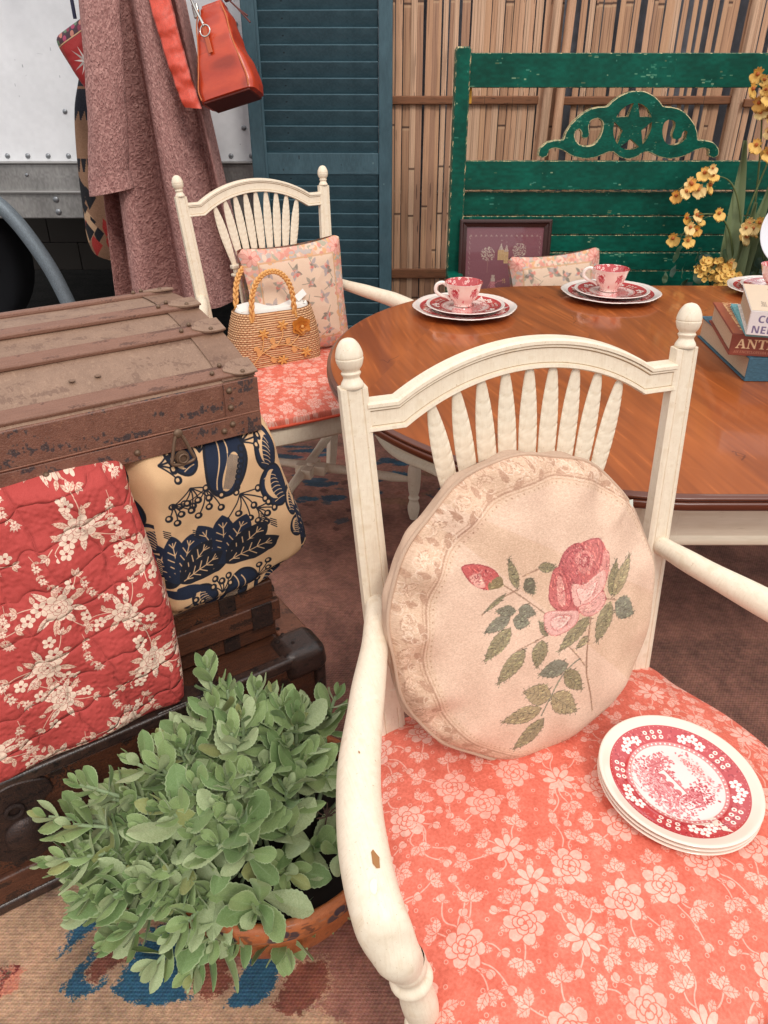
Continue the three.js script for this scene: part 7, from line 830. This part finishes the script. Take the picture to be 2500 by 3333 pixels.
// ---------------------------------------------------------------- round rose cushion on the near chair
{
  const S = 1024, [c, x] = canvas(S, S), r = rng(901), C = S / 2; x.fillStyle = 'rgb(221,188,164)'; x.fillRect(0, 0, S, S);
  // border ring: darker double lines and scroll leaves, lying off-centre to the upper left
  const bc = [C + 46, C + 26]; const rg = (rad, w, f) => { x.strokeStyle = f; x.lineWidth = w; x.beginPath(); x.arc(bc[0], bc[1], rad, 0, 7); x.stroke(); };
  x.fillStyle = 'rgb(212,176,150)'; x.beginPath(); x.rect(0, 0, S, S); x.arc(bc[0], bc[1], 452, 0, 7, true); x.fill('evenodd');
  for (let i = 0; i < 64; i++) { const a = i / 64 * 6.283; for (let k = 0; k < 3; k++) { const d = 480 + k * 22; leaf(x, bc[0] + Math.cos(a + k * 0.03) * d, bc[1] + Math.sin(a + k * 0.03) * d, a + (k - 1) * 1.1 + (i % 2 ? 1 : -1), 46, 20, ['rgb(170,128,104)', 'rgb(232,198,170)', 'rgb(184,142,116)'][k], 'rgb(160,118,96)', 1.2, 0.1, 2); } }
  rg(456, 5, 'rgb(160,118,96)'); rg(446, 3, 'rgb(190,150,124)'); rg(466, 3, 'rgb(176,134,110)'); for (let i = 0; i < 150; i++) { const a = i / 150 * 6.283; x.fillStyle = 'rgb(158,116,94)'; x.fillRect(bc[0] + Math.cos(a) * 436 - 2, bc[1] + Math.sin(a) * 436 - 2, 4, 4); }
  for (let i = 0; i < 520; i++) { const a = r() * 6.283, d = 462 + r() * 90; x.strokeStyle = ['rgb(238,214,192)', 'rgb(236,208,184)', 'rgb(178,138,114)'][i % 3]; x.lineWidth = 2.2; x.beginPath(); x.arc(bc[0] + Math.cos(a) * d, bc[1] + Math.sin(a) * d, 6 + r() * 12, r() * 6, r() * 6 + 3); x.stroke(); }
  x.fillStyle = 'rgba(214,178,151,0.25)'; x.beginPath(); x.rect(0, 0, S, S); x.arc(bc[0], bc[1], 430, 0, 7, true); x.fill('evenodd');
  // coordinates of the spray taken in cushion units: crop px (0..1659, 0..1914) -> canvas
  const k = 0.41, T = (a, b) => [C - 66 + (-279 + a * 0.445) * 1.08, C + 4 + (-274 + b * 0.379) * 1.14];
  const ST = 'rgb(148,114,92)', G1 = 'rgb(132,122,90)', G2 = 'rgb(112,114,98)', G3 = 'rgb(156,140,104)', GD = 'rgb(88,84,68)';
  const seg = (pts, w, f) => stem(x, pts.map(([a, b]) => T(a, b)), f, w);
  seg([[1180, 1560], [1100, 1300], [1070, 1150], [1090, 900], [1110, 760]], 6, ST); seg([[1060, 1120], [1000, 1020], [920, 930]], 4, ST); seg([[1020, 1060], [900, 1120], [800, 1300], [730, 1450]], 5, G2); seg([[440, 370], [600, 500], [760, 660]], 4, ST); seg([[760, 810], [640, 850], [540, 880]], 4, ST); seg([[560, 440], [420, 460], [300, 570]], 4, ST); seg([[600, 350], [700, 320], [780, 320]], 4, ST); seg([[1240, 650], [1330, 680]], 4, ST);
  const lv = (a, b, a2, b2, w, f) => { const p = T(a, b), q = T(a2, b2); const L = Math.hypot(q[0] - p[0], q[1] - p[1]); leaf(x, p[0], p[1], Math.atan2(q[1] - p[1], q[0] - p[0]), L, w * k, f, GD, 1.6, 0.10, 6); };
  lv(930, 1080, 680, 1110, 150, G2); lv(900, 1130, 1060, 1330, 150, G1); lv(800, 1310, 570, 1210, 190, G3); lv(800, 1300, 1030, 1510, 200, G3); lv(730, 1390, 410, 1430, 150, G3); lv(750, 1480, 520, 1710, 150, G1); lv(590, 880, 380, 1120, 150, G1); lv(720, 840, 680, 1060, 150, G1); lv(760, 820, 700, 690, 60, G1); lv(500, 700, 290, 920, 130, G1); lv(500, 620, 300, 710, 110, G2); lv(520, 650, 640, 700, 130, G2); lv(560, 580, 690, 640, 110, G2); lv(540, 590, 390, 560, 90, G2); lv(560, 430, 500, 200, 80, G1); lv(620, 370, 680, 500, 110, GD); lv(720, 310, 860, 340, 80, G1); lv(1100, 750, 840, 980, 130, G1); lv(1290, 640, 1350, 370, 120, G1); lv(1310, 650, 1490, 360, 130, G3); lv(1280, 680, 1150, 980, 160, G1); lv(1320, 700, 1510, 840, 190, G2); lv(1090, 900, 990, 980, 70, G3); lv(470, 450, 310, 560, 40, G1);
  // bloom
  const sp = (a, b, R0, n, cols, j) => { for (let i = 0; i < n; i++) { const p = T(a + (r() + r() - 1) * R0, b + (r() + r() - 1) * R0 * j); x.strokeStyle = cols[Math.floor(r() * cols.length)]; x.lineWidth = 1.6; x.beginPath(); x.moveTo(...p); x.lineTo(p[0] + (r() - .5) * 12, p[1] + (r() - .5) * 9); x.stroke(); } };
  const pth = (pts, f) => { x.beginPath(); pts.forEach(([a, b], i) => { const p = T(a, b); i ? x.lineTo(...p) : x.moveTo(...p); }); x.closePath(); x.fillStyle = f; x.fill(); };
  const bl = (pts, f, o) => { const cv = new THREE.CatmullRomCurve3(pts.map(([a, b]) => V(a, b, 0)), true, 'catmullrom', 0.5).getPoints(50); pth(cv.map((p) => [p.x, p.y]), f); if (o) { x.strokeStyle = o; x.lineWidth = 2.4; x.stroke(); } };
  const soft = (cl) => mix3(cl, [236, 196, 180], 0.2); const PT = [[[[860, 360], [930, 235], [1040, 200], [1075, 290], [1000, 420], [960, 580], [880, 610], [800, 540]], [152, 42, 52]], [[[1080, 215], [1150, 190], [1225, 215], [1225, 330], [1170, 420], [1100, 330]], [178, 66, 70]], [[[1240, 300], [1285, 320], [1275, 440], [1225, 560], [1150, 600], [1150, 480], [1215, 390]], [204, 112, 108]], [[[930, 300], [1000, 245], [1040, 300], [1010, 400], [1040, 480], [960, 520], [920, 420]], [166, 52, 60]], [[[1000, 300], [1060, 255], [1130, 280], [1150, 350], [1100, 430], [1030, 400]], [196, 96, 96]], [[[1035, 310], [1080, 285], [1115, 315], [1100, 370], [1055, 370]], [150, 40, 50]], [[[1060, 320], [1085, 310], [1092, 340], [1070, 352]], [214, 132, 126]], [[[825, 365], [890, 350], [925, 450], [950, 600], [900, 660], [840, 640], [785, 550]], [174, 60, 66]], [[[850, 420], [885, 410], [905, 520], [900, 610], [850, 590]], [210, 124, 118]], [[[960, 480], [1050, 500], [1150, 460], [1240, 430], [1240, 540], [1150, 630], [1030, 660], [970, 620]], [222, 160, 152]], [[[1000, 520], [1080, 540], [1170, 500], [1120, 600], [1030, 620]], [232, 188, 178]], [[[740, 665], [800, 640], [900, 660], [1010, 690], [980, 790], [840, 835], [755, 780]], [220, 158, 152]], [[[790, 700], [880, 690], [950, 720], [880, 790], [810, 780]], [234, 192, 184]], [[[1010, 660], [1110, 640], [1215, 590], [1235, 670], [1150, 740], [1060, 735]], [208, 136, 130]]];
  bl([[840, 380], [960, 220], [1060, 200], [1210, 200], [1270, 330], [1240, 540], [1130, 690], [960, 700], [830, 640], [795, 520]], 'rgb(184,84,84)');
  for (const [pts, cl0] of PT) { const cl = soft(cl0); bl(pts, rgb(cl), cl[0] > 200 ? 'rgb(190,96,96)' : 'rgb(146,48,58)'); const cx = pts.reduce((q, p) => q + p[0], 0) / pts.length, cy = pts.reduce((q, p) => q + p[1], 0) / pts.length; for (let q = 0; q < 3; q++) { const f = 0.82 - q * 0.22; const cv = new THREE.CatmullRomCurve3(pts.map(([u, v]) => V(cx + (u - cx) * f, cy + (v - cy) * f, 0)), true, 'catmullrom', 0.5).getPoints(40); x.beginPath(); cv.slice(q * 6, 26 + q * 4).forEach((p, i) => { const w = T(p.x, p.y); i ? x.lineTo(...w) : x.moveTo(...w); }); x.strokeStyle = q % 2 ? rgb(cl.map((v) => v * 0.82)) : rgb(cl.map((v) => Math.min(246, v * 1.14 + 12))); x.lineWidth = 2; x.stroke(); } }
  sp(1060, 330, 120, 140, ['rgb(140,34,44)', 'rgb(226,170,160)', 'rgb(168,52,58)'], 1); sp(900, 500, 110, 120, ['rgb(140,34,44)', 'rgb(198,100,98)'], 1.2); sp(1100, 560, 140, 120, ['rgb(236,196,184)', 'rgb(196,96,96)'], 0.7); sp(860, 730, 110, 80, ['rgb(238,200,188)', 'rgb(190,90,92)'], 0.7);
  bl([[190, 220], [280, 210], [390, 260], [440, 340], [430, 390], [330, 390], [240, 330]], 'rgb(186,72,74)', 'rgb(140,36,46)'); bl([[230, 290], [300, 280], [330, 370], [270, 360]], 'rgb(226,160,148)'); bl([[360, 350], [440, 320], [450, 390], [360, 400]], 'rgb(120,104,70)'); sp(310, 290, 90, 70, ['rgb(140,36,46)', 'rgb(224,150,140)'], 0.7);
  x.fillStyle = 'rgba(216,182,154,0.2)'; x.fillRect(0, 0, S, S);
  // counted stitches: short strokes of lighter and darker thread over leaves and petals, then a stitch grid
  { const dd = x.getImageData(0, 0, S, S).data; for (let i = 0; i < 9000; i++) { const X = Math.floor(r() * S), Y = Math.floor(r() * S), q = (Y * S + X) * 4, R0 = dd[q], G0 = dd[q + 1], B0 = dd[q + 2]; if (R0 > 195 && G0 > 165) continue; if (Math.hypot(X - bc[0], Y - bc[1]) > 425) continue; const kk = r() < 0.5 ? 1.28 : 0.76; x.strokeStyle = rgb([R0 * kk, G0 * kk + (kk > 1 ? 8 : 0), B0 * kk]); x.lineWidth = 1.6 + r(); const L = 4 + r() * 7, an = R0 > G0 * 1.4 ? 0.5 + r() * 1.2 : -0.5 + r() * 0.6; x.beginPath(); x.moveTo(X, Y); x.lineTo(X + Math.cos(an) * L, Y + Math.sin(an) * L); x.stroke(); } const q = 380, [sc, sx] = canvas(q, q); sx.drawImage(c, 0, 0, q, q); x.imageSmoothingEnabled = false; x.drawImage(sc, 0, 0, S, S); x.imageSmoothingEnabled = true; }
  // slubby weave
  const n = tileNoise(911, 256), n2 = tileNoise(912, 16); grain(x, S, S, 30, 912, (i, j, q) => (q() - .5) * 0.7 + 0.45 * Math.sin((i * 0.9 + j * 0.35) * 1.9) * Math.sin(j * 1.6) + (n(i / 4, j / 2) - .5) * 0.8 + (n2(i / 64, j / 64) - .5) * 0.5);
  const [b] = pixels(512, 512, (i, j) => { const v = 128 + 50 * Math.sin(i * PI / 2 + j * 0.4) * Math.sin(j * PI / 2) + 60 * (n(i / 3, j / 2) - .5); return [v, v, v]; });
  const m = mat({ map: ctex(c, { wrap: false }), bumpMap: ctex(b, { srgb: false, rep: [2, 2] }), bumpScale: 0.0012, roughness: 0.9, sheen: 0.25, sheenRoughness: 0.7, sheenColor: new THREE.Color(0.4, 0.32, 0.27) });
  const t = thing('round_cushion', 'round beige cushion embroidered with a red rose spray propped on the near chair', 'cushion'); const RX = 0.196, RY = 0.207;
  const out = (u) => { const a = u * 2 * PI; const w = 1 + 0.010 * Math.sin(a * 7 + 1) + 0.006 * Math.sin(a * 13); return [Math.cos(a) * RX * w, Math.sin(a) * RY * w]; };
  const fr = puffy(out, 34, 180, (s, X, Y) => 0.008 + 0.044 * Math.sqrt(clamp(1 - Math.pow(s, 2.6))), (s, X, Y) => -0.014 - 0.03 * Math.sqrt(clamp(1 - Math.pow(s, 2.6))), (X, Y) => [X / (2 * RX * 1.03) + 0.5, Y / (2 * RY * 1.03) + 0.5], (X, Y, s) => { const a = Math.atan2(Y, X); return 0.005 * fbm(X * 12, Y * 12) * (1 - s) + 0.009 * smooth(0.66, 0.9, s) * smooth(1.0, 0.92, s) * Math.sin(a * 13 + 2 + 2 * fbm(X * 6, Y * 6)) * (Math.cos(a - 2.3) > 0 ? 1 : 0.35) + 0.006 * fbm(X * 5 + 3, Y * 5); });
  part('cover', fr, m, t);
  const plain = mat({ color: '#d2b198', bumpMap: ctex(b, { srgb: false, rep: [2, 2] }), bumpScale: 0.001, roughness: 0.9 });
  part('boxing', grid(180, 10, (u, v) => { const o = out(u), q = Math.sin(v * PI), a = u * 2 * PI; const k = 1 + 0.018 * q + 0.016 * q * Math.sin(a * 16) ; return [o[0] * k, o[1] * k, lerp(-0.014, 0.008, v)]; }, true), plain, t);
  const cord = []; for (let i = 0; i <= 160; i++) { const o = out((i % 160) / 160); cord.push(V(o[0] * 1.002, o[1] * 1.002, 0.009)); } part('piping', new THREE.TubeGeometry(new THREE.CatmullRomCurve3(cord, true), 240, 0.0028, 7, true), plain, t);
  part('tag', at(box(0.006, 0.011, 0.001, 0.0003), 0.160, 0.120, 0.012), mat({ color: '#c9ccc0', roughness: 0.6 }), t);
  t.position.set(0.186, 0.702, -0.808); t.rotation.order = 'YXZ'; t.rotation.set(R(-17), R(22), R(-2));
}
// ---------------------------------------------------------------- orchid arrangement on the bench end
{
  const t = thing('orchid_arrangement', 'yellow dancing lady orchids and small blossoms in a pot on the bench', 'flowers', [1.215, 0.425, -2.72]); const r = rng(951);
  part('pot', lathe(smoothPts([[0, 0], [0.07, 0], [0.075, 0.01], [0.09, 0.12], [0.095, 0.15], [0.088, 0.155], [0.08, 0.13]], 4), 28), mat({ color: '#5b5046', roughness: 0.6 }), t);
  const stemM = mat({ color: '#5f6a3e', roughness: 0.6 }), leafM = mat({ color: '#4c6348', roughness: 0.5, side: THREE.DoubleSide }), gl = mat({ color: '#43584c', roughness: 0.55, side: THREE.DoubleSide });
  const fM = [new THREE.Color('#e0b45e'), new THREE.Color('#e8c988'), new THREE.Color('#d9a24a')].map((c) => mat({ vertexColors: true, color: c, roughness: 0.6, side: THREE.DoubleSide }));
  const pet = (L, W, bend, ruff) => grid(6, 5, (u, v) => { const w = W * Math.sin(PI * (0.12 + 0.8 * v)), X = (u - .5) * 2 * w; return [X, L * v + ruff * Math.sin(u * 12) * v, bend * v * v + ruff * Math.sin(u * 14 + v * 3) * v]; });
  const flowerG = [0, 1].map((k) => { const lip = merge([paintGeo(pet(0.020, 0.014, 0.006, 0.0022).rotateZ(PI + 0.35), 1, 1, 1), paintGeo(pet(0.020, 0.014, 0.006, 0.0022).rotateZ(PI - 0.35), 1, 1, 1)]); const small = [0.9, -0.9, 0.25, -0.25].map((a) => paintGeo(pet(0.013, 0.0045, 0.003, 0.001).rotateZ(a), 0.95, 0.86, 0.7)); const heart = paintGeo(new THREE.SphereGeometry(0.0042, 8, 6).translate(0, 0.0, 0.003), 0.55, 0.22, 0.12); return merge([lip, ...small, heart]); });
  // stems: arching sprays (local to pot); points from the photo's outline at the bench's distance
  const sprays = [[[0, 0.15, 0], [-0.01, 0.45, 0.02], [0.03, 0.72, 0.03], [0.01, 0.88, 0.05]], [[0.02, 0.15, 0], [0.06, 0.45, 0.02], [0.10, 0.66, 0.04], [0.14, 0.74, 0.05]], [[-0.01, 0.15, 0.01], [-0.03, 0.34, 0.03], [-0.10, 0.46, 0.05], [-0.19, 0.47, 0.06], [-0.23, 0.40, 0.06]], [[0, 0.15, 0.01], [-0.02, 0.42, 0.03], [-0.10, 0.575, 0.04], [-0.20, 0.585, 0.05], [-0.26, 0.55, 0.05]], [[0.03, 0.15, 0.02], [0.07, 0.30, 0.05], [0.02, 0.42, 0.07], [-0.03, 0.44, 0.07]], [[0.02, 0.15, 0.02], [0.0, 0.25, 0.06], [-0.06, 0.31, 0.08], [-0.12, 0.30, 0.09]], [[0.03, 0.15, 0.0], [0.02, 0.5, 0], [-0.04, 0.80, 0.02], [-0.07, 0.86, 0.04]], [[0.04, 0.15, 0.0], [0.09, 0.35, 0.04], [0.13, 0.44, 0.05], [0.12, 0.30, 0.07]]];
  const fl = []; sprays.forEach((s) => { part('stem', limb(s, [0.0042, 0.0034, 0.0024, 0.0016], 8, 7), stemM, t); const cv = new THREE.CatmullRomCurve3(s.map((p) => V(...p))); const L = cv.getLength(), k = Math.round(6 + L * 5); for (let i = 0; i < k; i++) { const p = cv.getPoint(lerp(0.60, 1, i / (k - 1))); const q = p.clone().add(V((r() - .5) * 0.075, (r() - .5) * 0.06, (r() - .2) * 0.04)); fl.push(q); part('flower_stalk', limb([[p.x, p.y, p.z], [q.x, q.y, q.z - 0.004]], [0.001, 0.001], 2, 5), stemM, t); } });
  for (let i = 0; i < 84; i++) { const a = r() * 6.3; fl.push(V(0.055 + Math.cos(a) * 0.12 * Math.sqrt(r()), 0.80 + (r() - .5) * 0.30, 0.05 + r() * 0.05)); }
  for (const p of fl) { const m = part('orchid_flower', flowerG[Math.floor(r() * 2)], fM[Math.floor(r() * 3)], t); m.position.copy(p); m.rotation.set((r() - .5) * 0.9 - 0.15, (r() - .5) * 1.5, (r() - .5) * 0.9); m.scale.setScalar(1.0 + r() * 0.6); }
  // strap leaves
  for (const [x, z, h, lean, w] of [[-0.045, 0.02, 0.56, -0.02, 0.030], [0.0, 0.03, 0.46, 0.05, 0.026], [0.045, 0.0, 0.50, 0.10, 0.026], [-0.02, 0.05, 0.38, 0.02, 0.022], [0.08, 0.02, 0.42, 0.06, 0.022]]) part('strap_leaf', grid(6, 20, (u, v) => { const ww = w * Math.sin(PI * (0.22 + 0.74 * v)), X = (u - .5) * 2 * ww; return [x + X + lean * v * v, 0.13 + h * v, z + 0.012 * Math.abs(u - .5) * 4 - 0.02 * v * v]; }), mat({ color: ['#7d8a64', '#66785a'][(x > 0) | 0], roughness: 0.55, side: THREE.DoubleSide }), t);
  // low cluster of small yellow blossoms and dark leaves
  const tiny = merge([0, 1, 2, 3].map((k) => paintGeo(pet(0.009, 0.0055, 0.002, 0.0006).rotateZ(k * PI / 2), 1, 1, 1)).concat([paintGeo(new THREE.SphereGeometry(0.002, 6, 5), 0.7, 0.4, 0.15)]));
  const tM = mat({ vertexColors: true, color: '#e0b25a', roughness: 0.6, side: THREE.DoubleSide });
  for (const [cx, cy, cz, n, R0] of [[-0.135, 0.315, 0.13, 46, 0.048], [-0.075, 0.275, 0.17, 30, 0.05], [0.02, 0.275, 0.17, 10, 0.03], [0.14, 0.33, 0.14, 20, 0.045]]) for (let i = 0; i < n; i++) { const a = r() * 6.3, d = Math.sqrt(r()) * R0; const m = part('small_blossom', tiny, tM, t); m.position.set(cx + Math.cos(a) * d, cy + Math.sin(a) * d * 0.8, cz + (r() - .5) * 0.03); m.rotation.set((r() - .5) * 1.2 - 0.4, (r() - .5) * 1.2, r() * 3); m.scale.setScalar(1 + r() * 0.5); }
  const broad = grid(8, 12, (u, v) => { const w = 0.030 * Math.sin(PI * Math.pow(v, 0.75)) , X = (u - .5) * 2 * w; return [X, 0.085 * v, -0.018 * v * v + 0.25 * X * X * 14 + 0.003 * Math.sin(v * 12)]; }); for (let i = 0; i < 46; i++) { const m = part('leaf', broad, i % 3 ? leafM : gl, t); const a = r() * 6.3, d = 0.05 + r() * 0.16; m.position.set(-0.05 + Math.cos(a) * d * 1.2, 0.18 + r() * 0.16, 0.06 + Math.sin(a) * d * 0.5); m.rotation.set((r() - .4) * 1.6, r() * 6.3, (r() - .5) * 1.8); m.scale.setScalar(0.45 + r() * 0.45); }
  const moss = grid(30, 10, (u, v) => { const a = u * 2 * PI; return [Math.cos(a) * 0.083 * (1 - v), 0.145 + 0.02 * v, Math.sin(a) * 0.083 * (1 - v)]; }, true); part('moss', moss, mat({ color: '#2e3a26', roughness: 1, side: THREE.DoubleSide }), t);
}
renderer.render(scene, camera);
